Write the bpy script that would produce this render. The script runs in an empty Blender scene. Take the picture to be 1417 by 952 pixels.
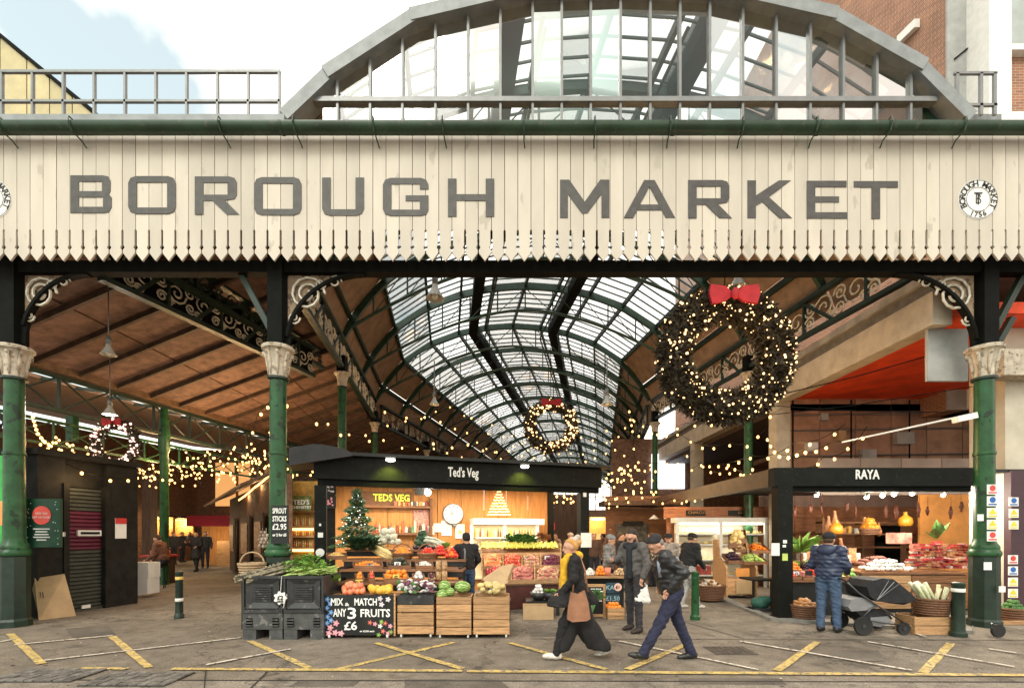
import bpy, bmesh, math, random
import numpy as np
from mathutils import Vector, Matrix
random.seed(7)
R = math.radians
sc = bpy.context.scene
COL = sc.collection
# ------------------------------------------------------------------ camera, world, sun, exposure
F = 640.0; CX = 708.5; HY = 738.0; EYE = 1.6          # focal length in photo pixels, horizon row, eye height
cam_d = bpy.data.cameras.new('camera'); cam = bpy.data.objects.new('camera', cam_d); COL.objects.link(cam)
cam.location = (0, 0, EYE); cam.rotation_euler = (R(90), 0, 0)
cam_d.sensor_width = 36; cam_d.lens = 36 * F / 1417; cam_d.shift_y = (HY - 476) / 1417
cam_d.clip_end = 2000; cam_d.clip_start = 0.05
sc.camera = cam
SUN_EL, SUN_AZ = R(42), R(200)                          # soft sun behind the camera, a little to the left
world = bpy.data.worlds.new('World'); sc.world = world; world.use_nodes = True
wt = world.node_tree; wt.nodes.clear()
def wn(t): return wt.nodes.new(t)
wo = wn('ShaderNodeOutputWorld'); wb = wn('ShaderNodeBackground'); wb.inputs[1].default_value = 0.15
sky = wn('ShaderNodeTexSky'); sky.sky_type = 'NISHITA'; sky.sun_disc = False
sky.sun_elevation = SUN_EL; sky.sun_rotation = SUN_AZ; sky.ozone_density = .4; sky.dust_density = 2.5
wtc = wn('ShaderNodeTexCoord'); wmap = wn('ShaderNodeMapping'); wmap.inputs['Location'].default_value = (3.1, 0.4, 0.0)
wno = wn('ShaderNodeTexNoise'); wno.inputs['Scale'].default_value = 2.1; wno.inputs['Detail'].default_value = 6; wno.inputs['Roughness'].default_value = 0.55
wrp = wn('ShaderNodeValToRGB'); wrp.color_ramp.elements[0].position = 0.33; wrp.color_ramp.elements[1].position = 0.47; wrp.color_ramp.elements[0].color = (.27,.27,.27,1)
wmx = wn('ShaderNodeMix'); wmx.data_type = 'RGBA'; wmx.clamp_result = False
wmx.inputs[7].default_value = (9.3, 8.5, 7.55, 1)
wt.links.new(wtc.outputs['Generated'], wmap.inputs[0]); wt.links.new(wmap.outputs[0], wno.inputs['Vector'])
wvd = wn('ShaderNodeVectorMath'); wvd.operation = 'DOT_PRODUCT'; wvd.inputs[1].default_value = Vector((-.98, 1, 1.08)).normalized()
wmr = wn('ShaderNodeMapRange'); wmr.inputs[1].default_value = .985; wmr.inputs[2].default_value = 1.; wmr.inputs[4].default_value = .24   # a break in the cloud at the upper left
wsu = wn('ShaderNodeMath'); wsu.operation = 'SUBTRACT'
wt.links.new(wtc.outputs['Generated'], wvd.inputs[0]); wt.links.new(wvd.outputs['Value'], wmr.inputs[0]); wt.links.new(wno.outputs['Fac'], wsu.inputs[0]); wt.links.new(wmr.outputs[0], wsu.inputs[1])
wt.links.new(wsu.outputs[0], wrp.inputs[0]); wt.links.new(wrp.outputs[0], wmx.inputs[0])
wtn = wn('ShaderNodeMix'); wtn.data_type = 'RGBA'; wtn.blend_type = 'MULTIPLY'; wtn.clamp_result = False; wtn.inputs[0].default_value = 1; wtn.inputs[7].default_value = (.75, 1.25, 1.0, 1)   # the photograph's turquoise cast
wt.links.new(sky.outputs[0], wtn.inputs[6]); wt.links.new(wtn.outputs[2], wmx.inputs[6]); wt.links.new(wmx.outputs[2], wb.inputs[0]); wt.links.new(wb.outputs[0], wo.inputs[0])
sun_d = bpy.data.lights.new('sun', 'SUN'); sun_d.energy = 1.0; sun_d.angle = R(20); sun_d.color = (1, .95, .87)
sun = bpy.data.objects.new('sun', sun_d); COL.objects.link(sun)
sd = Vector((math.sin(SUN_AZ) * math.cos(SUN_EL), math.cos(SUN_AZ) * math.cos(SUN_EL), math.sin(SUN_EL)))
sun.rotation_euler = sd.to_track_quat('Z', 'Y').to_euler(); sun.location = (0, -20, 30)
sc.view_settings.view_transform = 'Standard'; sc.view_settings.look = 'None'
sc.view_settings.exposure = 0.68; sc.view_settings.gamma = 1
sc.cycles.use_denoising = True
sc.cycles.max_bounces = 8; sc.cycles.transparent_max_bounces = 16; sc.cycles.diffuse_bounces = 4; sc.cycles.glossy_bounces = 3
sc.cycles.sample_clamp_indirect = 4.0
sc.cycles.caustics_reflective = False; sc.cycles.caustics_refractive = False

# ------------------------------------------------------------------ helpers
def P(px, py, Z): return Vector(((px - CX) / F * Z, Z, EYE + (HY - py) / F * Z))
def G(px, py):                                           # the point of the ground a pixel looks at
    Z = EYE * F / (py - HY); return Vector(((px - CX) / F * Z, Z, 0))
def hz(py, Z): return EYE + (HY - py) / F * Z
def xz(px, Z): return (px - CX) / F * Z
def c(h):
    h = h.lstrip('#'); v = [int(h[i:i + 2], 16) / 255 for i in (0, 2, 4)]
    return tuple(x / 12.92 if x <= .04045 else ((x + .055) / 1.055) ** 2.4 for x in v)
class MB:
    def __init__(s): s.v = []; s.f = []; s.m = []; s.cur = 0
    def _add(s, vs, fs):
        o = len(s.v); s.v += [tuple(x) for x in vs]
        for f in fs: s.f.append(tuple(i + o for i in f)); s.m.append(s.cur)
        return s
    def box(s, x0, x1, y0, y1, z0, z1):
        return s._add([(x0,y0,z0),(x1,y0,z0),(x1,y1,z0),(x0,y1,z0),(x0,y0,z1),(x1,y0,z1),(x1,y1,z1),(x0,y1,z1)],
            [(0,3,2,1),(4,5,6,7),(0,1,5,4),(1,2,6,5),(2,3,7,6),(3,0,4,7)])
    def hexa(s, p): return s._add(p, [(0,3,2,1),(4,5,6,7),(0,1,5,4),(1,2,6,5),(2,3,7,6),(3,0,4,7)])
    def bar(s, p, q, w, h=None, up=(0,0,1)):
        p = Vector(p); q = Vector(q); h = h or w; d = (q - p)
        if d.length < 1e-6: return s
        d.normalize(); u = Vector(up)
        if abs(d.dot(u)) > .98: u = Vector((0, 1, 0))
        a = d.cross(u).normalized() * (w / 2); b = a.cross(d).normalized() * (h / 2)
        return s.hexa([p-a-b, p+a-b, q+a-b, q-a-b, p-a+b, p+a+b, q+a+b, q-a+b])
    def obox(s, cen, size, M=None):
        x, y, z = [t / 2 for t in size]; M = M or Matrix()
        pts = [M @ Vector(t) + Vector(cen) for t in [(-x,-y,-z),(x,-y,-z),(x,y,-z),(-x,y,-z),(-x,-y,z),(x,-y,z),(x,y,z),(-x,y,z)]]
        return s.hexa(pts)
    def tube(s, pts, r, n=6, closed=False):
        pts = [Vector(p) for p in pts]; m = len(pts); rs = r if isinstance(r, (list, tuple)) else [r] * m
        ref = None; V = []
        for i, p in enumerate(pts):
            a = pts[(i - 1) % m] if (closed or i) else p; b = pts[(i + 1) % m] if (closed or i < m - 1) else p
            d = (b - a).normalized()
            if ref is None:
                ref = d.cross(Vector((0,0,1)))
                if ref.length < .1: ref = d.cross(Vector((1,0,0)))
            ref = (ref - d * ref.dot(d)).normalized(); e = d.cross(ref)
            for k in range(n):
                t = 2 * math.pi * k / n; V.append(p + (ref * math.cos(t) + e * math.sin(t)) * rs[i])
        Fs = []
        for i in range(m if closed else m - 1):
            j = (i + 1) % m
            for k in range(n): l = (k + 1) % n; Fs.append((i*n+k, i*n+l, j*n+l, j*n+k))
        if not closed: Fs += [tuple(range(n))[::-1], tuple(range((m-1)*n, m*n))]
        return s._add(V, Fs)
    def lathe(s, prof, n=12, cen=(0,0,0), M=None):
        V = []; Fs = []; cen = Vector(cen); M = M or Matrix()
        for r, z in prof:
            for k in range(n):
                t = 2 * math.pi * k / n; V.append(M @ Vector((r*math.cos(t), r*math.sin(t), z)) + cen)
        for i in range(len(prof) - 1):
            for k in range(n): l = (k+1) % n; Fs.append((i*n+k, i*n+l, (i+1)*n+l, (i+1)*n+k))
        if prof[0][0] > 1e-4: Fs.append(tuple(range(n))[::-1])
        if prof[-1][0] > 1e-4: Fs.append(tuple(range((len(prof)-1)*n, len(prof)*n)))
        return s._add(V, Fs)
    def ball(s, cen, r, nu=8, nv=6, M=None):
        r = r if isinstance(r, (tuple, list)) else (r, r, r); M = M or Matrix(); cen = Vector(cen); V = []; Fs = []
        for i in range(1, nv):
            t = math.pi * i / nv
            for k in range(nu):
                a = 2*math.pi*k/nu; V.append(cen + M @ Vector((r[0]*math.sin(t)*math.cos(a), r[1]*math.sin(t)*math.sin(a), -r[2]*math.cos(t))))
        V += [cen + M @ Vector((0,0,-r[2])), cen + M @ Vector((0,0,r[2]))]; b = len(V)-2
        for k in range(nu):
            l = (k+1) % nu; Fs.append((b, l, k)); Fs.append((b+1, (nv-2)*nu+k, (nv-2)*nu+l))
            for i in range(nv-2): Fs.append((i*nu+k, i*nu+l, (i+1)*nu+l, (i+1)*nu+k))
        return s._add(V, Fs)
    def slab(s, pts, off):                                # a polygon and its copy moved by off, joined by sides
        off = Vector(off); n = len(pts); a = [Vector(p) for p in pts]
        return s._add(a + [p + off for p in a], [tuple(range(n))[::-1], tuple(range(n, 2*n))] + [(i, (i+1) % n, n+(i+1) % n, n+i) for i in range(n)])
    def quad(s, *p): return s._add(p, [tuple(range(len(p)))])
    def join(s, o, M=None):
        M = M or Matrix(); k = len(s.v); s.v += [tuple(M @ Vector(v)) for v in o.v]
        s.f += [tuple(i + k for i in f) for f in o.f]; s.m += o.m; return s
    def mesh(s, name, mats, smooth=False):
        me = bpy.data.meshes.new(name); me.from_pydata(s.v, [], s.f)
        for m in (mats if isinstance(mats, (list, tuple)) else [mats]): me.materials.append(m)
        if len(me.materials) > 1: me.polygons.foreach_set('material_index', s.m)
        bm = bmesh.new(); bm.from_mesh(me); bmesh.ops.recalc_face_normals(bm, faces=bm.faces); bm.to_mesh(me); bm.free()
        if smooth: me.shade_smooth()
        if smooth == 'auto': me.set_sharp_from_angle(angle=R(40))
        return me
    def build(s, name, mats, parent=None, smooth=False, world=True):
        return put(name, s.mesh(name, mats, smooth), parent, world)
XF = {}
def put(name, me, parent=None, world=False, M=None):      # link a mesh as one object
    o = bpy.data.objects.new(name, me); COL.objects.link(o)
    if parent:
        o.parent = parent
        if world and parent.name in XF: o.matrix_parent_inverse = XF[parent.name].inverted()
    if M is not None: o.matrix_basis = M
    return o
def thing(name, label, cat, loc=(0,0,0), rz=0, group=None):
    o = bpy.data.objects.new(name, None); COL.objects.link(o); o.location = loc; o.rotation_euler = (0,0,rz)
    o.empty_display_size = .2
    XF[o.name] = Matrix.Translation(loc) @ Matrix.Rotation(rz, 4, 'Z')
    return tag(o, label, cat, group)
def tag(o, label=None, cat=None, group=None, kind=None):
    if label: o['label'] = label
    if cat: o['category'] = cat
    if group: o['group'] = group
    if kind: o['kind'] = kind
    return o
def lone(name, mb, mat, label, cat, group=None, smooth=False, kind=None):    # a thing that is one mesh, given in world space, origin at its base
    v = np.array(mb.v); b = Vector((float((v[:,0].min()+v[:,0].max())/2), float((v[:,1].min()+v[:,1].max())/2), float(v[:,2].min())))
    mb.v = [tuple(Vector(p) - b) for p in mb.v]
    o = mb.build(name, mat, None, smooth); o.location = b
    return tag(o, label, cat, group, kind)
def copy_tree(o, loc, rz=None, parent=None, label=None, group=None):
    n = o.copy(); COL.objects.link(n); n.parent = parent
    if parent is None:
        n.location = loc
        if rz is not None: n.rotation_euler = (0, 0, rz)
        if label: n['label'] = label
        if group: n['group'] = group
        XF[n.name] = Matrix.Translation(n.location) @ Matrix.Rotation(n.rotation_euler.z, 4, 'Z')
    for ch in list(o.children): copy_tree(ch, None, None, n)
    return n
# ------------------------------------------------------------------ materials
MATS = {}
def mat(name, col, rough=.6, var=.12, nscale=6., bump=0., bscale=40., metal=0., rnd=.0, col2=None, stretch=None, spec=.4, ramp=(.35,.65), wear=None, coat=0):
    if name in MATS: return MATS[name]
    m = bpy.data.materials.new(name); m.use_nodes = True; t = m.node_tree; L = t.links.new
    b = t.nodes['Principled BSDF']; b.inputs['Roughness'].default_value = rough; b.inputs['Metallic'].default_value = metal
    b.inputs['Specular IOR Level'].default_value = spec; b.inputs['Coat Weight'].default_value = coat
    col = c(col) if isinstance(col, str) else col
    c2 = (c(col2) if isinstance(col2, str) else col2) if col2 else tuple(min(1, x * (1 + var)) for x in col)
    c1 = col if col2 else tuple(x * (1 - var) for x in col)
    tc = t.nodes.new('ShaderNodeTexCoord'); oi = t.nodes.new('ShaderNodeObjectInfo')
    mp = t.nodes.new('ShaderNodeMapping'); L(tc.outputs['Object'], mp.inputs[0])
    if stretch: mp.inputs['Scale'].default_value = stretch
    vm = t.nodes.new('ShaderNodeMath'); vm.operation = 'MULTIPLY'; vm.inputs[1].default_value = 37.; L(oi.outputs['Random'], vm.inputs[0])
    L(vm.outputs[0], mp.inputs['Location'])
    no = t.nodes.new('ShaderNodeTexNoise'); no.inputs['Scale'].default_value = nscale; no.inputs['Detail'].default_value = 5; no.inputs['Roughness'].default_value = .6
    L(mp.outputs[0], no.inputs['Vector'])
    rp = t.nodes.new('ShaderNodeValToRGB'); L(no.outputs['Fac'], rp.inputs[0])
    rp.color_ramp.elements[0].position, rp.color_ramp.elements[1].position = ramp
    rp.color_ramp.elements[0].color = (*c1, 1); rp.color_ramp.elements[1].color = (*c2, 1)
    out = rp.outputs[0]
    if wear:                                              # chips and dirt with a shape of their own: (colour, threshold, scale)
        n2 = t.nodes.new('ShaderNodeTexNoise'); n2.inputs['Scale'].default_value = wear[2]; n2.inputs['Detail'].default_value = 8; L(mp.outputs[0], n2.inputs['Vector'])
        r2 = t.nodes.new('ShaderNodeValToRGB'); r2.color_ramp.elements[0].position = wear[1]; r2.color_ramp.elements[1].position = wear[1] + .04; L(n2.outputs['Fac'], r2.inputs[0])
        mw = t.nodes.new('ShaderNodeMix'); mw.data_type = 'RGBA'; L(r2.outputs[0], mw.inputs[0]); L(out, mw.inputs[6]); mw.inputs[7].default_value = (*(c(wear[0]) if isinstance(wear[0], str) else wear[0]), 1)
        out = mw.outputs[2]
    if rnd:
        hs = t.nodes.new('ShaderNodeHueSaturation'); mr = t.nodes.new('ShaderNodeMapRange')
        mr.inputs[3].default_value = 1 - rnd; mr.inputs[4].default_value = 1 + rnd; L(oi.outputs['Random'], mr.inputs[0])
        L(mr.outputs[0], hs.inputs['Value']); L(out, hs.inputs['Color']); out = hs.outputs[0]
    L(out, b.inputs['Base Color'])
    if bump:
        nb = t.nodes.new('ShaderNodeTexNoise'); nb.inputs['Scale'].default_value = bscale; nb.inputs['Detail'].default_value = 4; L(mp.outputs[0], nb.inputs['Vector'])
        bu = t.nodes.new('ShaderNodeBump'); bu.inputs['Strength'].default_value = bump; bu.inputs['Distance'].default_value = .02
        L(nb.outputs['Fac'], bu.inputs['Height']); L(bu.outputs[0], b.inputs['Normal'])
    MATS[name] = m; return m
def glow(name, col, strength):
    if name in MATS: return MATS[name]
    m = bpy.data.materials.new(name); m.use_nodes = True; b = m.node_tree.nodes['Principled BSDF']
    col = c(col) if isinstance(col, str) else col
    b.inputs['Base Color'].default_value = (*col, 1); b.inputs['Emission Color'].default_value = (*col, 1); b.inputs['Emission Strength'].default_value = strength
    MATS[name] = m; return m
def glassmat(name, tint, alpha_gloss=.12, dirt=.25, dcol=(.75,.78,.78), dscale=1.5):   # thin pane: clear, with reflection and patchy dirt
    if name in MATS: return MATS[name]
    m = bpy.data.materials.new(name); m.use_nodes = True; t = m.node_tree; L = t.links.new; t.nodes.clear()
    o = t.nodes.new('ShaderNodeOutputMaterial'); tr = t.nodes.new('ShaderNodeBsdfTransparent'); tr.inputs[0].default_value = (*tint, 1)
    gl = t.nodes.new('ShaderNodeBsdfGlossy'); gl.inputs['Roughness'].default_value = .04
    df = t.nodes.new('ShaderNodeBsdfTranslucent'); df.inputs[0].default_value = (*dcol, 1)
    d2 = t.nodes.new('ShaderNodeBsdfDiffuse'); d2.inputs[0].default_value = (*[x*.5 for x in dcol], 1)
    ad = t.nodes.new('ShaderNodeMixShader'); ad.inputs[0].default_value = .35; L(df.outputs[0], ad.inputs[1]); L(d2.outputs[0], ad.inputs[2])
    tc = t.nodes.new('ShaderNodeTexCoord'); no = t.nodes.new('ShaderNodeTexNoise'); no.inputs['Scale'].default_value = dscale; no.inputs['Detail'].default_value = 6
    oi = t.nodes.new('ShaderNodeObjectInfo'); va = t.nodes.new('ShaderNodeVectorMath'); L(tc.outputs['Object'], va.inputs[0]); L(oi.outputs['Location'], va.inputs[1]); L(va.outputs[0], no.inputs['Vector'])
    mr = t.nodes.new('ShaderNodeMapRange'); mr.inputs[1].default_value = .35; mr.inputs[2].default_value = .7; mr.inputs[3].default_value = dirt*.4; mr.inputs[4].default_value = dirt*1.6; L(no.outputs['Fac'], mr.inputs[0])
    m1 = t.nodes.new('ShaderNodeMixShader'); L(mr.outputs[0], m1.inputs[0]); L(tr.outputs[0], m1.inputs[1]); L(ad.outputs[0], m1.inputs[2])
    fr = t.nodes.new('ShaderNodeLayerWeight'); fr.inputs[0].default_value = .3; mm = t.nodes.new('ShaderNodeMath'); mm.operation = 'MULTIPLY_ADD'; mm.inputs[1].default_value = .5; mm.inputs[2].default_value = alpha_gloss; L(fr.outputs['Fresnel'], mm.inputs[0])
    m2 = t.nodes.new('ShaderNodeMixShader'); L(mm.outputs[0], m2.inputs[0]); L(m1.outputs[0], m2.inputs[1]); L(gl.outputs[0], m2.inputs[2]); L(m2.outputs[0], o.inputs[0])
    MATS[name] = m; return m
def point(loc, watts, col=(1,.72,.42), r=.08, parent=None, name='lamp_light', spot=None, aim=None):
    l = bpy.data.lights.new(name, 'SPOT' if spot else 'POINT'); l.energy = watts; l.color = col; l.shadow_soft_size = r
    if spot: l.spot_size = R(spot); l.spot_blend = .6
    o = bpy.data.objects.new(name, l); COL.objects.link(o); o.location = loc
    if aim is not None: o.rotation_euler = (Vector(aim) - Vector(loc)).to_track_quat('-Z', 'Y').to_euler()
    if parent:
        o.parent = parent
        if parent.name in XF: o.matrix_parent_inverse = XF[parent.name].inverted()
    return o
def arealight(loc, watts, sx, sy, col, parent=None, rot=(0,0,0)):
    l = bpy.data.lights.new('lamp_light', 'AREA'); l.shape = 'RECTANGLE'; l.size = sx; l.size_y = sy; l.energy = watts; l.color = col
    o = bpy.data.objects.new('lamp_light', l); COL.objects.link(o); o.location = loc; o.rotation_euler = rot
    if parent:
        o.parent = parent
        if parent.name in XF: o.matrix_parent_inverse = XF[parent.name].inverted()
    return o
def outline_mesh(loops, depth):                           # filled outline (first loop outside, others holes) in x,z facing -y; returns MB
    cu = bpy.data.curves.new('tmp', 'CURVE'); cu.dimensions = '2D'; cu.fill_mode = 'BOTH'; cu.extrude = depth / 2
    for lp in loops:
        sp = cu.splines.new('POLY'); sp.points.add(len(lp) - 1); sp.use_cyclic_u = True
        for p, q in zip(sp.points, lp): p.co = (q[0], q[1], 0, 1)
    return _curve(cu)
def _curve(cu):
    o = bpy.data.objects.new('tmp', cu); me = bpy.data.meshes.new_from_object(o); mb = MB()
    mb._add([(v.co.x, -v.co.z, v.co.y) for v in me.vertices], [tuple(p.vertices) for p in me.polygons])
    bpy.data.objects.remove(o); bpy.data.curves.remove(cu); bpy.data.meshes.remove(me); return mb
def text(s, size, depth=.006, sx=1., align='CENTER', bold=0., res=2, fit=None):
    cu = bpy.data.curves.new('tmp', 'FONT'); cu.body = s; cu.size = size; cu.extrude = depth / 2; cu.align_x = align; cu.align_y = 'CENTER'; cu.offset = bold; cu.resolution_u = res
    mb = _curve(cu)
    if fit: xs = [v[0] for v in mb.v]; sx = fit / (max(xs) - min(xs))
    mb.v = [(x * sx, y, z) for x, y, z in mb.v]; return mb
def at(mb, loc, rz=0, rx=0, ry=0):
    M = Matrix.Translation(loc) @ Matrix.Rotation(rz, 4, 'Z') @ Matrix.Rotation(ry, 4, 'Y') @ Matrix.Rotation(rx, 4, 'X')
    mb.v = [tuple(M @ Vector(v)) for v in mb.v]; return mb
def spiral(cen, r0, turns, u, w, n=14, flip=1):            # a scroll in the plane of u, w
    cen = Vector(cen); u = Vector(u); w = Vector(w)
    return [cen + (u * math.cos(flip*t*turns*2*math.pi) + w * math.sin(flip*t*turns*2*math.pi)) * r0 * (1 - .82*t) for t in [k / n for k in range(n + 1)]]

def asphalt(name, ca, cb_):
    m = bpy.data.materials.new(name); m.use_nodes = True; t = m.node_tree; L = t.links.new; b = t.nodes['Principled BSDF']; b.inputs['Roughness'].default_value = .8; b.inputs['Specular IOR Level'].default_value = .35
    tc = t.nodes.new('ShaderNodeTexCoord')
    def noise(s, d, lo, hi, a, e):
        n = t.nodes.new('ShaderNodeTexNoise'); n.inputs['Scale'].default_value = s; n.inputs['Detail'].default_value = d; n.inputs['Roughness'].default_value = .65; L(tc.outputs['Object'], n.inputs['Vector'])
        r = t.nodes.new('ShaderNodeMapRange'); r.inputs[1].default_value = lo; r.inputs[2].default_value = hi; r.inputs[3].default_value = a; r.inputs[4].default_value = e; L(n.outputs['Fac'], r.inputs[0]); return r.outputs[0], n
    big, _ = noise(.55, 6, .32, .68, 0, 1); mid, _ = noise(5., 5, .3, .7, .72, 1.25); fine, fn = noise(55., 3, .3, .7, .55, 1.5)
    stain, _ = noise(1.7, 8, .56, .64, 1., .62)
    mx = t.nodes.new('ShaderNodeMix'); mx.data_type = 'RGBA'; mx.inputs[6].default_value = (*ca, 1); mx.inputs[7].default_value = (*cb_, 1); L(big, mx.inputs[0])
    vo = t.nodes.new('ShaderNodeTexVoronoi'); vo.feature = 'DISTANCE_TO_EDGE'; vo.inputs['Scale'].default_value = .38; wv, _n = noise(2.5, 4, 0, 1, -.4, .4)
    va = t.nodes.new('ShaderNodeVectorMath'); L(tc.outputs['Object'], va.inputs[0]); L(_n.outputs['Color'], va.inputs[1]); L(va.outputs[0], vo.inputs['Vector'])
    cr = t.nodes.new('ShaderNodeMapRange'); cr.inputs[1].default_value = .002; cr.inputs[2].default_value = .009; cr.inputs[3].default_value = .45; cr.inputs[4].default_value = 1.; L(vo.outputs['Distance'], cr.inputs[0])
    f = mid
    for o in (fine, stain, cr.outputs[0]):
        k = t.nodes.new('ShaderNodeMath'); k.operation = 'MULTIPLY'; L(f, k.inputs[0]); L(o, k.inputs[1]); f = k.outputs[0]
    vm = t.nodes.new('ShaderNodeVectorMath'); vm.operation = 'SCALE'; L(mx.outputs[2], vm.inputs[0]); L(f, vm.inputs['Scale']); L(vm.outputs[0], b.inputs['Base Color'])
    bu = t.nodes.new('ShaderNodeBump'); bu.inputs['Strength'].default_value = .7; bu.inputs['Distance'].default_value = .02; L(fn.outputs['Fac'], bu.inputs['Height']); L(bu.outputs[0], b.inputs['Normal'])
    MATS[name] = m; return m
asphalt('asphalt', (.12,.1,.079), (.225,.19,.15)); asphalt('worn_asphalt', (.15,.13,.105), (.26,.225,.185))
M_ASPH = mat('asphalt', (.125,.105,.084), .85, nscale=.9, col2=(.215,.184,.15), bump=.8, bscale=70, wear=((.26,.225,.185), .585, 85.))
M_ASPH2 = mat('worn_asphalt', (.155,.135,.112), .85, nscale=1.3, col2=(.25,.22,.185), bump=.8, bscale=60, wear=((.29,.255,.215), .58, 80.))
M_YEL = mat('yellow_paint', (.5,.36,.12), .75, var=.25, nscale=6, bump=.3, bscale=90, wear=((.18,.152,.12), .545, 22.))
M_WHT = mat('white_line_paint', (.6,.54,.46), .75, var=.2, nscale=8, bump=.3, bscale=90, wear=((.16,.135,.105), .55, 22.))
M_CREAM = mat('cream_paint', (.505,.455,.385), .55, var=.1, nscale=1.3, rnd=.06, bump=.06, bscale=12, wear=((.4,.36,.295), .635, 5.), stretch=(1,1,.35))
M_LETTER = mat('grey_letter_paint', (.06,.056,.052), .55, var=.2, nscale=9)
M_GREEN = mat('green_iron_paint', (.016,.07,.024), .35, var=.25, nscale=5, bump=.2, bscale=22, spec=.3, wear=((.01,.026,.012), .58, 7.))
M_DGREEN = mat('dark_green_iron', (.011,.024,.016), .45, var=.3, nscale=5, bump=.1, bscale=25)
M_IRON = mat('black_iron', (.005,.0055,.0048), .7, var=.3, nscale=6, spec=.08)
M_RIB = mat('green_rib_paint', (.018,.046,.028), .42, var=.3, nscale=5)
M_STONE = mat('cream_capital_paint', (.47,.41,.325), .65, var=.2, nscale=9, bump=.25, bscale=30, wear=((.24,.19,.14), .57, 10.))
M_SCROLL = mat('pale_scroll_iron', (.52,.48,.4), .55, var=.25, nscale=14)
M_LEAD = mat('grey_lead_flashing', (.215,.23,.235), .55, var=.15, nscale=4, bump=.12, bscale=9, metal=.2)
M_ALU = mat('grey_aluminium', (.19,.195,.195), .42, var=.1, nscale=6, metal=.3)
M_GUT = mat('green_gutter_paint', (.02,.045,.024), .35, var=.3, nscale=3, wear=((.05,.06,.04), .62, 9.))
M_BROWNB = mat('brown_roof_boards', (.26,.17,.115), .75, var=.2, nscale=3, bump=.15, bscale=14, rnd=.1)
M_PINKB = mat('terracotta_ceiling_panel', (.145,.084,.064), .8, var=.35, nscale=4, rnd=.14, bump=.1, bscale=30)
M_GLASSR = glassmat('roof_glass', (.86,.91,.94), .02, .24, (.8,.84,.88))
M_GLASSG = glassmat('gable_glass', (.8,.85,.85), .03, .07, (.6,.62,.56), .8)
M_BLACKW = mat('black_painted_wood', (.01,.0105,.01), .5, var=.3, nscale=7, bump=.1, bscale=20)
M_CHAR = mat('charcoal_painted_timber', (.008,.009,.0076), .6, var=.25, nscale=5, bump=.12, bscale=18, spec=.12, wear=((.018,.018,.016), .63, 11.))
M_OSB = mat('orange_plywood', (.5,.22,.06), .6, var=.2, nscale=3, stretch=(6,6,.7), bump=.05)
M_CRATE = mat('pale_crate_wood', (.42,.24,.115), .75, var=.3, nscale=4, stretch=(1,8,12), rnd=.22, bump=.25, bscale=12, wear=((.2,.09,.035), .66, 6.))
M_WOOD = mat('brown_stained_wood', (.2,.09,.04), .6, var=.3, nscale=4, stretch=(1,6,9), rnd=.2, bump=.15, bscale=12)
M_WHITE = mat('white_enamel', (.72,.71,.68), .45, var=.06, nscale=7)
M_PAPER = mat('white_paper', (.75,.74,.71), .8, var=.05)
M_WARM = glow('warm_bulb_glass', (1., .54, .17), 2.6)
M_WARM2 = glow('small_warm_bulb', (1., .6, .25), 2.3)
M_COOL = glow('cool_lamp_glass', (1., .95, .85), 6.)
# ------------------------------------------------------------------ ground
g = MB().quad((-300,-60,0),(300,-60,0),(300,500,0),(-300,500,0)).build('ground', M_ASPH); tag(g, kind='structure')
rd = MB().quad((-40,-8,.004),(40,-8,.004),(40,4.95,.004),(-40,5.12,.004)).build('road', M_ASPH2); tag(rd, kind='structure')
NS = [0]
def stripe(name, a, b, w, m, lift=.008):
    NS[0] += 1; lift += .0007 * (NS[0] % 11)
    a = G(*a); b = G(*b); d = (b - a).normalized(); n = Vector((-d.y, d.x, 0)) * (w / 2)
    segs = max(2, int((b-a).length / .25)); mb = MB(); L0 = []
    for i in range(segs + 1):                             # slightly frayed edges
        p = a.lerp(b, i / segs); L0 += [p + n * random.uniform(.86, 1.06), p - n * random.uniform(.86, 1.06)]
    for v in L0: v.z = lift
    mb._add(L0, [(2*i, 2*i+1, 2*i+3, 2*i+2) for i in range(segs)])
    o = mb.build(name, m); tag(o, kind='structure'); return o
for i, (a, b, w) in enumerate([((112,925),(176,926),.085),((238,926),(640,929),.095),((646,929.5),(1430,935),.1)]): stripe('yellow_road_line', a, b, w, M_YEL, .012)
for a, b in [((14,877),(58,919)),((155,881),(206,924)),((345,887),(428,925)),((520,890),(640,926)),((948,893),(868,927)),((705,890),(838,927)),((1131,889),(1075,929)),((1316,890),(1277,931)),((628,889),(468,926))]:
    stripe('yellow_hatch_line', a, b, .095, M_YEL, .008)
for a, b in [((20,893),(156,880)),((60,915),(334,883)),((285,921),(402,899)),((857,888),(1050,928)),((1024,888),(1262,929)),((1201,889),(1404,924)),((1368,899),(1408,905)),((1250,872),(1280,882)),((0,818),(14,816)),((12,829),(48,824)),((5,850),(40,847)),((0,889),(20,885))]:
    stripe('white_bay_line', a, b, .055, M_WHT, .016)
M_SEAM = mat('dark_tar_seam', (.02,.018,.016), .9)
stripe('tar_seam', (0,941), (1430,944), .03, M_SEAM, .006); stripe('tar_seam', (735,884), (1430,886), .02, M_SEAM, .006); stripe('tar_seam', (930,856), (1030,884), .02, M_SEAM, .006)
stripe('tar_seam', (370,930), (340,960), .02, M_SEAM, .007); stripe('tar_seam', (285,925), (282,960), .012, M_SEAM, .007)
M_SETT = mat('grey_granite_sett', (.13,.12,.108), .8, var=.3, nscale=20, rnd=.3, bump=.4, bscale=60)
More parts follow.
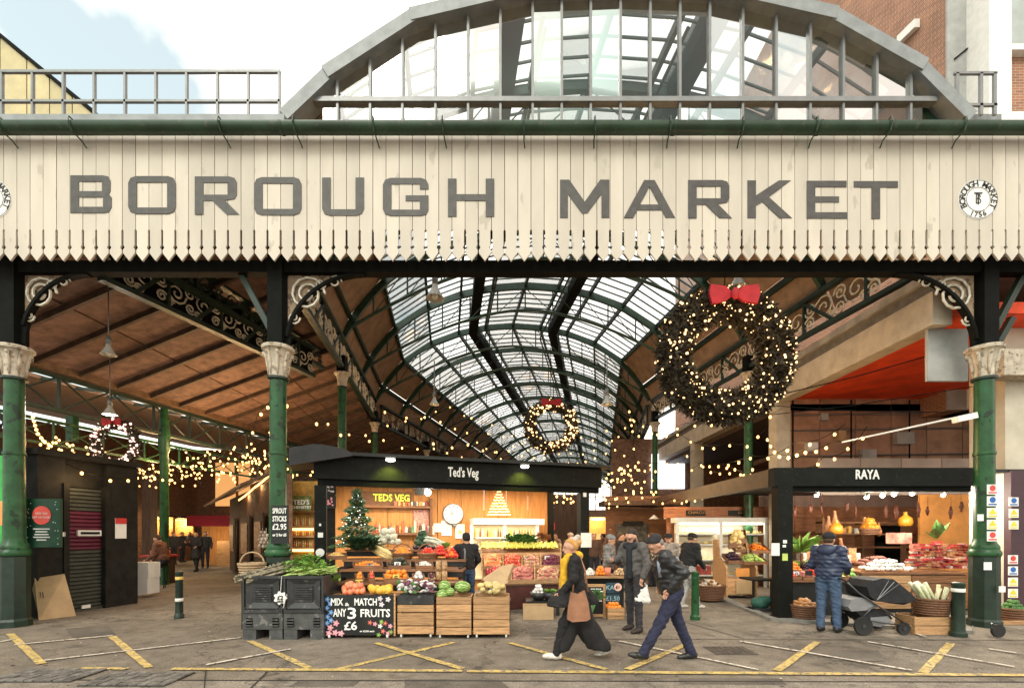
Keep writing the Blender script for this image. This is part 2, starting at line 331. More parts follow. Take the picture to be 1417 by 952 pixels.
for (cx, cy, nx, ny) in [(68,935,9,5),(192,940,9,5)]:     # two patches of rough setts round covers
    p0 = G(cx, cy); pt = MB().box(p0.x-.46,p0.x+.46,p0.y-.24,p0.y+.24,.005,.01).build('sett_patch', M_SEAM); tag(pt, kind='structure')
    me = MB().box(-.046,.046,-.04,.04,0,.02).mesh('sett', M_SETT)
    for i in range(nx):
        for j in range(ny):
            put('sett', me, pt, M=Matrix.Translation((p0.x+(i-(nx-1)/2)*.102+random.uniform(-.004,.004), p0.y+(j-(ny-1)/2)*.092, .004+random.uniform(-.006,.004))) @ Matrix.Rotation(random.uniform(-.06,.06),4,'Z') @ Matrix.Rotation(random.uniform(-.06,.06),4,'X'))
M_PATCH = mat('dark_tarmac_patch', (.105,.09,.074), .85, var=.3, nscale=3, bump=.7, bscale=70, wear=((.2,.17,.14), .6, 80.))
for i, (a, b, c_, d) in enumerate((((560,940),(690,940),(705,952),(560,952)),((90,870),(150,866),(160,878),(100,882)),((1150,900),(1215,900),(1225,915),(1150,914)),((730,868),(800,868),(806,880),(735,880)),((415,941),(500,941),(490,950),(400,950)),((940,938),(1080,939),(1090,948),(940,947)))):
    tag(MB().quad(*[tuple(G(*p))[:2] + (.0062,) for p in (a, b, c_, d)]).build('tarmac_patch', M_PATCH), kind='structure')
sp = MB()
for k in range(240):                                       # flattened gum and drips
    x = random.uniform(-8,9); y = random.uniform(4.2,12); r_ = random.uniform(.008,.028); n_ = 7
    sp.quad(*[(x+r_*random.uniform(.7,1.2)*math.cos(2*math.pi*j/n_), y+r_*random.uniform(.7,1.2)*math.sin(2*math.pi*j/n_), .0072) for j in range(n_)])
tag(sp.build('gum_spots', mat('grey_gum', (.06,.052,.045), .8, var=.4)), 'dark flattened gum spots dotted over the asphalt', 'gum spots', kind='stuff')
mh = thing('manhole_cover', 'square iron cover set in the asphalt in front of the dark RAYA post', 'manhole cover', G(1010,900))
gq = G(1010,900); MB().box(gq.x-.28,gq.x+.28,gq.y-.22,gq.y+.22,.0,.0068).build('frame', mat('worn_cover_iron',(.07,.062,.055),.6,var=.4,nscale=9,metal=.3), mh)
for k in range(6): MB().box(gq.x-.24+.082*k,gq.x-.18+.082*k,gq.y-.18,gq.y+.18,.007,.0105).build('tread', mat('worn_cover_iron',(.07,.062,.055),.6), mh)
lt = MB()
for k in range(46):                                       # scraps of litter
    x = random.uniform(-7,8); y = random.uniform(4.6,9.5); s = random.uniform(.008,.03); a = random.uniform(0,3)
    lt.quad((x,y,.02),(x+s*math.cos(a),y+s*math.sin(a),.021),(x+s*math.cos(a)-s*.6*math.sin(a),y+s*math.sin(a)+s*.6*math.cos(a),.023))
tag(lt.build('litter', M_PAPER), 'scraps of pale litter scattered over the asphalt', 'litter', kind='stuff')

# ------------------------------------------------------------------ fascia with the market's name
FY = 7.6; FS = F / FY
def fx(px): return (px - CX) / FS
def fh(py): return EYE + (HY - py) / FS
fas = thing('sign_fascia', 'cream boarded fascia with zigzag lower edge lettered BOROUGH MARKET', 'sign', (0, FY, fh(360)))
BW = 18.24 / FS; hb = BW / 2 - .0048
zt, zs, zc, zp, zb = fh(184), fh(318), fh(342.5), fh(350.5), fh(361)
side = [(hb, zt), (hb, zs), (hb-.013, zs-.01), (hb-.013, zc+.034)] + [(hb - .03*math.cos(t) , zc + .03*math.sin(t)) for t in [R(60),R(30),0,R(-30),R(-60)]] + [(hb-.006, zc-.04), (hb-.006, zp)]
ol = side + [(0, zb)] + [(-x, z) for x, z in side[::-1]]
bm_ = outline_mesh([ol], .03); bme = bm_.mesh('board', M_CREAM)
for k in range(-56, 60):
    put('board', bme, fas, True, Matrix.Translation((fx(5.2) + BW*(k+.5) + BW*39, FY + .015 + random.uniform(-.003,.003), random.uniform(-.004,.004))))
MB().box(-13.2,14.0,FY+.042,FY+.06,zs+.03,zt-.01).build('gap_blocker', mat('dark_backing',(.09,.07,.055),.8), fas)  # dark board added to block the bright background behind the joints
LT = {}
tv, th = .225, .165
def L_(ch, w):
    if ch == 'B': return [[(0,0),(w-.2,0),(w-.07,.03),(w,.15),(w,.41),(w-.07,.5),(w-.03,.59),(w-.03,.85),(w-.09,.97),(w-.22,1),(0,1)],[(tv,th),(w-tv,th),(w-tv,.42),(tv,.42)],[(tv,.58),(w-tv-.03,.58),(w-tv-.03,1-th),(tv,1-th)]]
    if ch == 'O': return [[(.2,0),(w-.2,0),(w-.06,.05),(w,.18),(w,.82),(w-.06,.95),(w-.2,1),(.2,1),(.06,.95),(0,.82),(0,.18),(.06,.05)],[(tv,th),(w-tv,th),(w-tv,1-th),(tv,1-th)]]
    if ch == 'R': return [[(0,0),(tv,0),(tv,.36),(w*.42,.36),(w*.76,0),(w*1.06,0),(w*.72,.37),(w-.06,.41),(w,.52),(w,.85),(w-.06,.96),(w-.2,1),(0,1)],[(tv,.52),(w-tv,.52),(w-tv,1-th),(tv,1-th)]]
    if ch == 'U': return [[(0,1),(0,.18),(.06,.05),(.2,0),(w-.2,0),(w-.06,.05),(w,.18),(w,1),(w-tv,1),(w-tv,th),(tv,th),(tv,1)]]
    if ch == 'G': return [[(w,.7),(w,.83),(w-.06,.95),(w-.2,1),(.2,1),(.06,.95),(0,.82),(0,.18),(.06,.05),(.2,0),(w-.2,0),(w-.06,.04),(w,.15),(w,.54),(w*.5,.54),(w*.5,.39),(w-tv,.39),(w-tv,th),(tv,th),(tv,1-th),(w-tv,1-th),(w-tv,.7)]]
    if ch == 'H': return [[(0,0),(0,1),(tv,1),(tv,.59),(w-tv,.59),(w-tv,1),(w,1),(w,0),(w-tv,0),(w-tv,.42),(tv,.42),(tv,0)]]
    if ch == 'M': return [[(0,0),(0,1),(.24,1),(w/2,.42),(w-.24,1),(w,1),(w,0),(w-tv+.02,0),(w-tv+.02,.62),(w/2+.07,.12),(w/2-.07,.12),(tv-.02,.62),(tv-.02,0)]]
    if ch == 'A': return [[(0,0),(w/2-.14,1),(w/2+.14,1),(w,0),(w-.25,0),(w-.36,.2),(.36,.2),(.25,0)],[(.43,.35),(w-.43,.35),(w/2,.82)]]
    if ch == 'K': return [[(0,0),(0,1),(tv,1),(tv,.6),(w-.3,1),(w+.02,1),(w*.5,.56),(w+.05,0),(w-.28,0),(w*.35,.43),(tv,.33),(tv,0)]]
    if ch == 'E': return [[(0,0),(0,1),(w-.02,1),(w-.02,1-th),(tv,1-th),(tv,.585),(w-.22,.585),(w-.22,.43),(tv,.43),(tv,th),(w,th),(w,0)]]
    if ch == 'T': return [[(0,1),(w,1),(w,1-th),(w/2+tv/2,1-th),(w/2+tv/2,0),(w/2-tv/2,0),(w/2-tv/2,1-th),(0,1-th)]]
for ch, x0, x1, y0, y1 in [('B',98,155,243.5,295.5),('O',178,243.5,244.5,296.5),('R',270,328,245,297.5),('O',352,417.5,246,298.5),('U',446,504,246.5,299),('G',530,593,247,299.5),('H',620,684,248,300.5),('M',775,843,249.5,302),('A',863,934,250,302),('R',952,1009,250,302.5),('K',1034,1093,250.5,302.5),('E',1116,1172,251,303),('T',1181,1242,251.5,303.5)]:
    H = (y1 - y0) / FS; mb = outline_mesh([[(x*H, y*H) for x, y in lp] for lp in L_(ch, (x1-x0)/FS/H)], .006)
    o = at(mb, (fx(x0), FY - .008, fh(y1))).build('letter', M_LETTER, fas)
for px in (-11, 1353):                                    # round emblems
    cx, cz, rr = fx(px), fh(276.5), 27.5/FS
    M90 = Matrix.Rotation(R(90), 4, 'X')
    d = MB().lathe([(rr,-.012),(rr,.0)], 40, (cx, FY-.006, cz), M90).build('emblem', M_WHITE, fas)
    rg = MB()
    for r_ in (rr*.96, rr*.6): rg.tube([(cx + r_*math.cos(t*math.pi/20), FY-.013, cz + r_*math.sin(t*math.pi/20)) for t in range(40)], .0035, 4, True)
    for i, ch in enumerate('BOROUGH MARKET'):
        a = R(205 - i*17.7); t_ = text(ch, .135, .004, bold=.002); rg.join(at(t_, (cx + rr*.78*math.cos(a), FY-.0095, cz + rr*.78*math.sin(a)), ry=-(a - R(90))))
    for i, ch in enumerate('1756'):
        a = R(246 + i*16); t_ = text(ch, .12, .004, bold=.002); rg.join(at(t_, (cx + rr*.78*math.cos(a), FY-.0095, cz + rr*.78*math.sin(a)), ry=-(a + R(90))))
    for s_, k in (('B', 0), ('T', 1)): rg.join(at(text(s_, .25 + .05*k, .004, .8, bold=-.003), (cx, FY-.0095 - .0015*k, cz)))
    rg.build('emblem_print', mat('black_print', (.02,.02,.02), .6), d)
# gutter over the fascia
gt = thing('gutter', 'dark green half round gutter along the top of the cream fascia', 'gutter', (0, 7.42, 8.0))
gz = hz(176, 7.42); mb = MB(); pr = [(.108*math.cos(t), .108*math.sin(t)) for t in [math.pi + k*math.pi/10 for k in range(11)]] + [(.108,.02),(.094,.02)] + [(.094*math.cos(t), .094*math.sin(t)) for t in [2*math.pi - k*math.pi/10 for k in range(11)]] + [(-.094,.02),(-.108,.02)]
mb.slab([(-13.2, 7.42 + a, gz + b) for a, b in pr], (27.2, 0, 0)); mb.build('trough', M_GUT, gt, 'auto')
for px in (388, 930, 1130): MB().slab([(xz(px,7.42), 7.42 + a*1.07, gz + b*1.07) for a, b in pr], (.05,0,0)).build('joint_collar', M_GUT, gt, 'auto')
for px in (7,104,308,410,519,614,725,823,926,1026,1127,1228,1330):
    x = xz(px, 7.4); MB().tube([(x, 7.58, gz+.06), (x-.01, 7.3, gz+.07), (x-.01, 7.285, gz-.02), (x, 7.34, gz-.125), (x+.005, 7.5, gz-.15), (x+.02, 7.58, gz-.21)], .011, 5).build('bracket', M_GUT, gt)
cp = MB().box(-13.2, fx(392), 7.63, 8.4, fh(186), fh(186)+.36); cp.build('parapet', M_LEAD); tag(bpy.data.objects['parapet'], 'grey lead parapet behind the gutter under the roof railing', 'parapet')
# roof railing, left
rl = thing('roof_railing', 'grey steel guard railing on the roof at the upper left', 'railing', (-6, 8.3, 8.2))
rz0, rz1, rz2 = fh(186)+.36, hz(141,8.3), hz(100,8.3)
xr = xz(388, 8.3)
MB().bar((-13.2,8.3,rz2),(xr,8.3,rz2),.05,.045).build('top_rail', M_ALU, rl); MB().bar((-13.2,8.3,rz1),(xr,8.3,rz1),.05,.04).build('mid_rail', M_ALU, rl)
for k in range(17):
    x = xr - .02 - k * 42.6/F*8.3; MB().bar((x,8.3,rz0-.05),(x,8.3,rz2-.03),.035,.05).build('post', M_ALU, rl)
# the gable: a glazed screen with lead coping
GY = 7.86; gc = xz(861, GY)
def gx(px): return xz(px, GY)
def gh(py): return hz(py, GY)
gb = thing('gable_window', 'wide glazed gable with grey mullions and stepped lead coping above the sign', 'window', (gc, GY, 8.2))
GP = [(395,166),(457,107),(574,31),(735,-7),(861,-12),(987,-7),(1146,29),(1267,97),(1338,168)]
def gtop(px):
    for (a, b), (d, e) in zip(GP, GP[1:]):
        if a <= px <= d: return b + (e - b) * (px - a) / (d - a)
    return 170
for i, ((a, b), (d, e)) in enumerate(zip(GP, GP[1:])):      # each length of coping laps the next
    p = Vector((gx(a), 0, gh(b))); q = Vector((gx(d), 0, gh(e))); dd = (q - p).normalized(); n = Vector((-dd.z, 0, dd.x)) * .1
    if i in (1,2): p = p - dd*.06
    if i in (5,6): q = q + dd*.06
    y0 = GY - .14 - (.03 if i in (1,2,5,6) else .0) - (.012 if i in (2,5) else 0)
    k = .012 if i in (3, 4) else 0
    MB().hexa([(p-n*1.5)+Vector((0,y0,0)), (q-n*1.5)+Vector((0,y0,0)), (q-n*1.5)+Vector((0,GY+.2,0)), (p-n*1.5)+Vector((0,GY+.2,0)),
               (p+n*(.6+k))+Vector((0,y0,0)), (q+n*(.6+k))+Vector((0,y0,0)), (q+n*(.6+k))+Vector((0,GY+.2,0)), (p+n*(.6+k))+Vector((0,GY+.2,0))]).build('coping', M_LEAD, gb)
mull = [468,513,557.5,603,648,692.5,737,777,817,858,899,940,981,1026.5,1072.5,1119.5,1165,1211,1258]
ztr = gh(141)
for px in mull:
    x = gx(px); zt_ = gh(gtop(px)) - .14
    MB().box(x-.021, x+.021, GY-.05, GY+.05, ztr+.03, zt_).build('mullion', M_ALU, gb); MB().box(x-.019, x+.019, GY-.045, GY+.04, 8.22, ztr-.05).build('mullion', M_ALU, gb)
MB().box(gx(432), gx(1292), GY-.07, GY+.06, ztr-.05, ztr+.03).build('transom', M_ALU, gb)
ed = [425] + mull + [1300]
for a, b in zip(ed, ed[1:]):
    x0, x1 = gx(a) + .023, gx(b) - .023
    if a == 425: x0 = gx(447)
    if b == 1300: x1 = gx(1276)
    za, zb_ = gh(gtop(a)) - .15, gh(gtop(b)) - .15
    if min(za, zb_) < ztr + .05: za = max(za, ztr + .06); zb_ = max(zb_, ztr+.06)
    ya = GY + random.uniform(-.004, .004)
    MB().quad((x0, ya, ztr+.03), (x1, GY, ztr+.03), (x1, GY, zb_), (x0, ya, za)).build('pane', M_GLASSG, gb)
    MB().quad((x0, GY, 8.22), (x1, GY, 8.22), (x1, ya, ztr-.05), (x0, ya, ztr-.05)).build('pane', M_GLASSG, gb)

# ------------------------------------------------------------------ nave axis: towards the left to the bend, then to the right
ZB = 21.0
def cxn(Z):
    return gc - (Z - GY) * 90/640 if Z <= ZB else gc - (ZB - GY) * 90/640 + (Z - ZB) * 122/640
PROF = [(0,11.12),(1.25,11.05),(2.45,10.8),(3.7,10.33),(4.95,9.5),(5.7,8.72),(6.3,7.75)]
PC = np.linalg.lstsq(np.array([[1, a**2, a**4, a**6] for a, b in PROF]), np.array([b for a, b in PROF]), rcond=None)[0]   # smooth arch through the surveyed points
def ph(d):
    d = abs(d)
    d = min(d, 6.5); return float(PC[0] + PC[1]*d**2 + PC[2]*d**4 + PC[3]*d**6)
nave = thing('nave_roof', 'long arched glass and iron market roof seen from below', 'roof', (0, 14, 7.7))
def rib(Z, w=.11, dp=.2):
    mb = MB(); n = 26; x0 = cxn(Z)
    ds = [-6.3 + 12.6*k/n for k in range(n+1)]; V = []
    for i, d in enumerate(ds):
        a = ds[max(0,i-1)]; b = ds[min(n,i+1)]; t = Vector((b-a, 0, ph(b)-ph(a))).normalized(); nn = Vector((-t.z, 0, t.x))
        p = Vector((x0+d, Z, ph(d) - .06))
        for yy in (-w/2, w/2):
            V += [p + Vector((0,yy,0)), p - nn*dp + Vector((0,yy,0))]
    Fs = []
    for i in range(n):
        o, q = 4*i, 4*i+4; Fs += [(o,q,q+1,o+1),(o+2,o+3,q+3,q+2),(o+1,q+1,q+3,o+3),(o,o+2,q+2,q)]
    mb._add(V, Fs); return mb
def chord(Z):                                              # lower chord, hangers and diagonals of one crescent truss
    mb = MB(); x0 = cxn(Z); f = lambda d: 7.75 + 2.35 * (1 - (abs(d)/6.3)**1.7); N = 12
    pts = [(-6.3 + 12.6*k/N) for k in range(N+1)]
    mb.tube([(x0+d, Z, f(d)) for d in [-6.3 + 12.6*k/24 for k in range(25)]], .05, 6)
    for i, d in enumerate(pts[1:-1]):
        mb.tube([(x0+d, Z, f(d)), (x0+d, Z, ph(d)-.2)], .026, 4)
        e = pts[i+2] if d < 0 else pts[i]
        if abs(d) > .1: mb.tube([(x0+d, Z, f(d)), (x0+(e if abs(e) < 6.2 else d), Z, ph(e)-.2)], .017, 4)
    return mb
ZA = [8.05, 9.7, 11.3, 14.3, 17.6, ZB]
ZBs = [23.6, 26.2, 29, 32, 35, 38.5, 42.5, 47, 52, 57, 62, 68]
for Z in ZA + ZBs:
    rb = rib(Z).build('rib', M_RIB, nave)
    if Z > 9: chord(Z).build('truss_chord', M_RIB, rb)
PURL = [-5.95,-4.95,-3.7,-2.45,-1.25,0,1.25,2.45,3.7,4.95,5.95]
for d in PURL:
    for a, b in ((8.05, ZB), (ZB, 68)):
        MB().bar((cxn(a)+d, a, ph(d)-.1), (cxn(b)+d, b, ph(d)-.1), .085, .17).build('purlin', M_DGREEN, nave)
for s in (-1, 1):                                          # dark ventilator boxes beside the ridge
    for a, b in ((8.1, ZB), (ZB, 68)):
        d = s*1.8; off = Vector((0,0,.12))
        q = []
        for Z in (a, b):
            x = cxn(Z)+d
            q.append([(x-.19, Z, ph(d)-.34), (x+.19, Z, ph(d)-.34), (x-.19, Z, ph(d)+.2), (x+.19, Z, ph(d)+.2)])
        A, B = q
        MB().hexa([A[0],A[1],B[1],B[0],A[2],A[3],B[3],B[2]]).build('ventilator', M_IRON, nave)
        MB().tube([(cxn(a)+d-s*.55, a, ph(d)-.5),(cxn(b)+d-s*.55, b, ph(d)-.5)], .035, 5).build('conduit', M_DGREEN, nave)
segs = [(-4.95,-3.7),(-3.7,-2.45),(-2.45,-1.25),(-1.25,0),(0,1.25),(1.25,2.45),(2.45,3.7),(3.7,4.95)]
NP = 34; dz = (ZB - 8.1) / NP; sh = -90/640*dz
for a, b in segs:                                          # panes of the first bays one by one, with glazing bars between
    me = MB().quad((a,0,ph(a)), (b,0,ph(b)), (b+sh*.96,dz*.96,ph(b)), (a+sh*.96,dz*.96,ph(a))).mesh('pane', M_GLASSR)
    for k in range(NP):
        Z = 8.1 + k*dz; o = put('pane', me, nave, True, Matrix.Translation((cxn(Z), Z, random.uniform(-.008,.008))))
gbm = MB()
for k in range(NP+1):
    Z = 8.1 + k*dz
    for a, b in segs: gbm.bar((cxn(Z)+a, Z-.008, ph(a)-.01), (cxn(Z)+b, Z-.008, ph(b)-.01), .028, .05)
gbm.build('glazing_bars', M_DGREEN, nave)['kind'] = 'stuff'
fp = MB(); fb = MB(); Z = ZB
while Z < 68:
    Z2 = Z + .5
    for a, b in segs:
        fp.quad((cxn(Z+.02)+a,Z+.02,ph(a)), (cxn(Z+.02)+b,Z+.02,ph(b)), (cxn(Z2-.02)+b,Z2-.02,ph(b)), (cxn(Z2-.02)+a,Z2-.02,ph(a)))
        fb.bar((cxn(Z)+a,Z,ph(a)-.01), (cxn(Z)+b,Z,ph(b)-.01), .032, .05)
    Z = Z2
fp.build('far_panes', M_GLASSR, nave)['kind'] = 'stuff'; fb.build('far_glazing_bars', M_DGREEN, nave)['kind'] = 'stuff'
for s in (-1, 1):                                          # solid boarded lower slopes between the ribs
    zz = ZA + ZBs
    for a, b in zip(zz, zz[1:]):
        for d0, d1 in ((4.98, 5.93), (5.97, 6.5)):
            MB().slab([(cxn(a+.03)+s*d0,a+.03,ph(d0)),(cxn(b-.03)+s*d0,b-.03,ph(d0)),(cxn(b-.03)+s*d1,b-.03,ph(d1) - (.3 if d1 > 6.3 else 0)),(cxn(a+.03)+s*d1,a+.03,ph(d1) - (.3 if d1 > 6.3 else 0))], (0,0,.05)).build('roof_board', M_BROWNB, nave)
# glazed end screen of the nave
es = MB()
for d in [-5.5+k*1.1 for k in range(11)]: es.bar((cxn(68)+d,68,5.0),(cxn(68)+d,68,ph(d)-.2),.1,.1)
for z in (5,7,9): es.bar((cxn(68)-6,68,z),(cxn(68)+6,68,z),.1,.12)
es.build('end_screen', M_DGREEN, nave)

# ------------------------------------------------------------------ iron columns, girders and brackets
def column_parts(rt, z_ped, z_cap0, z_cap1, ztop, r, detail=True, ped=True):
    n = 20 if detail else 12
    if ped:
        MB().lathe([(r*1.6,0),(r*1.6,.1),(r*1.44,.14),(r*1.4,z_ped-.12),(r*1.5,z_ped-.1)], 8 if detail else 8).build('pedestal', M_DGREEN, rt, world=False)
        MB().lathe([(r*1.5,z_ped-.1),(r*1.58,z_ped-.06),(r*1.5,z_ped-.02),(r*1.36,z_ped+.01),(r*1.4,z_ped+.05),(r*1.28,z_ped+.09),(r*1.1,z_ped+.13),(r*1.03,z_ped+.2)], n).build('base_moulding', M_GREEN, rt, 'auto', False)
    z0 = z_ped+.18 if ped else 0
    MB().lathe([(r*1.03,z0),(r,z0+.5),(r*.94,z_cap0-.03)], n).build('shaft', M_GREEN, rt, 'auto', False)
    MB().lathe([(r*1.06,z0+1.45),(r*1.09,z0+1.47),(r*1.06,z0+1.5)], n).build('band', M_GREEN, rt, 'auto', False)
    h = z_cap1 - z_cap0
    MB().lathe([(r*1.0,z_cap0-.05),(r*1.22,z_cap0-.04),(r*1.22,z_cap0),(r*1.0,z_cap0+.01)], n).build('necking', M_DGREEN, rt, 'auto', False)
    cpb = MB().lathe([(r*1.0,z_cap0),(r*1.03,z_cap0+.2*h),(r*1.1,z_cap0+.45*h),(r*1.32,z_cap0+.72*h),(r*1.62,z_cap0+.86*h),(r*1.82,z_cap0+.88*h),(r*1.87,z_cap0+.97*h),(r*1.75,z_cap1)], n)
    cap = cpb.build('capital', M_STONE, rt, 'auto', False)
    if detail:
        for k in range(8):
            t = 2*math.pi*k/8 + .39; u = Vector((math.cos(t), math.sin(t), 0)); w = Vector((0,0,1))
            pts = [u*(r*1.05)+w*(z_cap0+.03), u*(r*1.1)+w*(z_cap0+.3*h), u*(r*1.26)+w*(z_cap0+.6*h), u*(r*1.52)+w*(z_cap0+.8*h), u*(r*1.66)+w*(z_cap0+.78*h), u*(r*1.62)+w*(z_cap0+.68*h)]
            MB().tube(pts, [.012,.028,.03,.026,.02,.012], 5).build('acanthus_leaf', M_STONE, cap, True, False)
    MB().box(-.125,.125,-.13,.13,z_cap1,ztop).build('upper_post', M_IRON, rt, world=False)
cols = []
for px, lab in ((20,'green iron column with cream capital at the left edge beside the kiosk'),(385,'green iron column with cream capital behind the black pallet boxes'),(1362,'green iron column with cream capital and safety stickers on the right')):
    x = xz(px, 8.0); t = thing('iron_column', lab, 'column', (x, 8.0, 0), group='front iron columns')
    column_parts(t, 1.32, hz(523,8), hz(481,8), fh(362)+.3, .142); cols.append(t)
def inner(px_or_x, Z, ztop, lab, r=.13):
    t = thing('iron_column', lab, 'column', (px_or_x, Z, 0), group='inner iron columns')
    column_parts(t, 0, ztop-.42, ztop, ztop+.5, r, False, False); return t
for Z, l in ((14,'nearest inner green column on the left of the nave'),(20.3,'second inner green column on the left of the nave'),(27,'third inner green column on the left of the nave'),(34,'farthest inner green column on the left of the nave')): inner(cxn(Z)-6.15, Z, 6.45, l)
for Z, l in ((14,'nearest inner green column on the right, seen through the big wreath'),(20.3,'second inner green column on the right of the nave'),(24.5,'third inner green column on the right of the nave'),(34,'farthest inner green column on the right of the nave')): inner(cxn(Z)+6.15, Z, 6.45, l)
def scroll_girder(a, b, z0, z1, label, n, bay=None, side=Vector((1,0,0)), pale=True, web=False):
    a = Vector(a); b = Vector(b); t = thing('scroll_girder', label, 'girder', (a.x, a.y, z0), group='scrollwork girders')
    up = Vector((0,0,1)); d = (b-a); L = d.length; d.normalize()
    for z, nm in ((z0,'bottom_chord'),(z1,'top_chord')): MB().bar(Vector((a.x,a.y,z)), Vector((b.x,b.y,z)), .16, .09).build(nm, M_DGREEN, t)
    h = z1 - z0; m = M_SCROLL if pale else M_DGREEN
    if web: nw = Vector((-d.y, d.x, 0))*.05; MB().slab([Vector((a.x,a.y,z0+.045))+nw,Vector((b.x,b.y,z0+.045))+nw,Vector((b.x,b.y,z1-.045))+nw,Vector((a.x,a.y,z1-.045))+nw],nw*.3).build('web_plate', M_IRON, t)
    for i in range(n):
        p = a + d*(L*i/n); q = a + d*(L*(i+1)/n); sc_ = MB(); w = L/n
        MB().bar(Vector((p.x,p.y,z0+.05)), Vector((q.x,q.y,z1-.05)) if i % 2 else Vector((p.x,p.y,z1-.05)), .07, .07).build('strut', M_DGREEN, t)
        cm = (p+q)/2; r = min(h*.36, w*.36)
        for k, (u0, zz, rr) in enumerate(((-.2,.52,1.),(.28,.66,.6),(.3,.28,.55),(-.42,.22,.4))):
            ce = cm + d*(w*u0); sc_.tube(spiral((ce.x,ce.y,z0+h*zz), r*rr, 1.6, d, up, 16, 1 if (i+k) % 2 else -1), .021, 4)
        sc_.build('scroll', m, t)
    return t
for s, lb in ((-1,'left'),(1,'right')):
    scroll_girder((cxn(8.3)+s*6.15,8.3,0),(cxn(20.6)+s*6.15,20.6,0),6.62,7.5,'pale scrollwork girder along the %s side of the nave, nearest the street' % lb, 14)
    scroll_girder((cxn(21.4)+s*6.15,21.4,0),(cxn(52)+s*6.15,52,0),6.62,7.5,'scrollwork girder deep in the nave on the %s side' % lb, 20)
# cross beam behind the fascia and the curved spandrels
bmz0, bmz1 = hz(380,8.0), hz(364,8.0)
bmx = MB().box(-13.2,14.0,7.92,8.1,bmz0,bmz1); lone('cross_beam', bmx, M_IRON, 'dark iron beam running across the front just below the fascia', 'beam')
def spandrel(xc, s, wd, ht, label, zt=None):
    zt = zt or bmz0; t = thing('spandrel_bracket', label, 'bracket', (xc, 8.0, zt-ht), group='curved iron spandrels')
    arc = [(xc + s*(.15 + wd*(1-math.cos(k*math.pi/2/12))), 8.0, zt - ht*(1-math.sin(k*math.pi/2/12))) for k in range(13)]
    ab = MB()
    for p, q in zip(arc, arc[1:]): ab.bar(p, q, .12, .05)
    ab.build('arch_rib', M_IRON, t)
    pl = MB(); X = Vector((1,0,0)); Zv = Vector((0,0,1))
    pl.tube(spiral((xc+s*(.15+wd*.26),8.0,zt-ht*.27), min(wd,ht)*.25, 2.2, X*s, Zv, 26), .022, 5)
    pl.tube(spiral((xc+s*(.15+wd*.62),8.0,zt-ht*.1), min(wd,ht)*.09, 1.5, X*s, Zv, 14), .016, 5)
    pl.tube(spiral((xc+s*(.15+wd*.09),8.0,zt-ht*.6), min(wd,ht)*.09, 1.5, X*s, Zv, 14, -1), .016, 5)
    pl.tube(spiral((xc+s*(.15+wd*.43),8.0,zt-ht*.13), min(wd,ht)*.08, 1.5, X*s, Zv, 14, -1), .014, 5)
    pl.build('scroll', M_SCROLL, t)
    ol_ = [(xc+s*.15,8.03,zt)] + [(p[0], 8.03, p[2]) for p in arc]
    MB().slab(ol_, (0,.02,0)).build('backing_plate', mat('tan_spandrel_plate', (.27,.19,.125), .7, var=.2, nscale=12, wear=((.1,.07,.045),.55,10.)), t)
X0, X1, X2 = [t.location.x for t in cols]
spandrel(X0, 1, 1.15, 1.2, 'curved scroll spandrel right of the column at the left edge')
spandrel(X1, 1, 1.35, 1.25, 'curved scroll spandrel right of the column behind the pallet boxes')
spandrel(X2, -1, 1.4, 1.3, 'curved scroll spandrel left of the column with the stickers')
for (a, b, lb) in ((P(327,366,8.05), P(384,474,8.05),'green iron strut leaning against the column behind the pallet boxes'),(P(1417,378,8.05),P(1368,470,8.05),'dark iron strut right of the column with the stickers'),(P(1400,440,8.3),P(1380,475,8.3),'short dark strut beside the capital of the right hand column')):
    lone('brace_strut', MB().bar(a, b, .1, .09), M_DGREEN, lb, 'strut')
# ------------------------------------------------------------------ left aisle: lean-to roof in the direction of the rear nave
def bl(lat, Z): return 122/640*Z - lat                     # x of the line parallel to the rear nave at a distance left of it
def navl(Z): return cxn(Z) - 6.3
def ceil_h(x, Z): return min(7.55, 6.77 + (9.77 - (122/640*Z - x)) * .27)
LATL = 13.57
ais = thing('aisle_roof', 'low terracotta panelled lean-to ceiling over the left aisle', 'roof', (-6.5, 12, 5.0))
Zs = [8.2 + .95*k for k in range(28)]
M_JOIST = mat('dark_joist', (.05,.03,.02), .6, var=.4, nscale=5, rnd=.2)
for i, (a, b) in enumerate(zip(Zs, Zs[1:])):
    for q in range(3):
        def pt(Z, f): x = bl(LATL, Z) + (min(navl(Z), bl(3.5, Z)) - bl(LATL, Z)) * f; zz = Z - (x - bl(LATL, Z))*.19; return Vector((x, max(zz, 8.16), ceil_h(x, Z)))
        f0, f1 = q/3 + .004, (q+1)/3 - .004
        pts = [pt(a+.02, f0), pt(b-.02, f0), pt(b-.02, f1), pt(a+.02, f1)]
        if (pts[1]-pts[0]).length < .1 and (pts[2]-pts[3]).length < .1: continue
        MB().slab(pts, (0,0,.04)).build('ceiling_panel', M_PINKB, ais)
    p, q = pt(a, 0), pt(a, 1)
    if q.y > 8.17: MB().bar(p - Vector((0,0,.06)), q - Vector((0,0,.06)), .07, .13).build('joist', M_JOIST, ais)
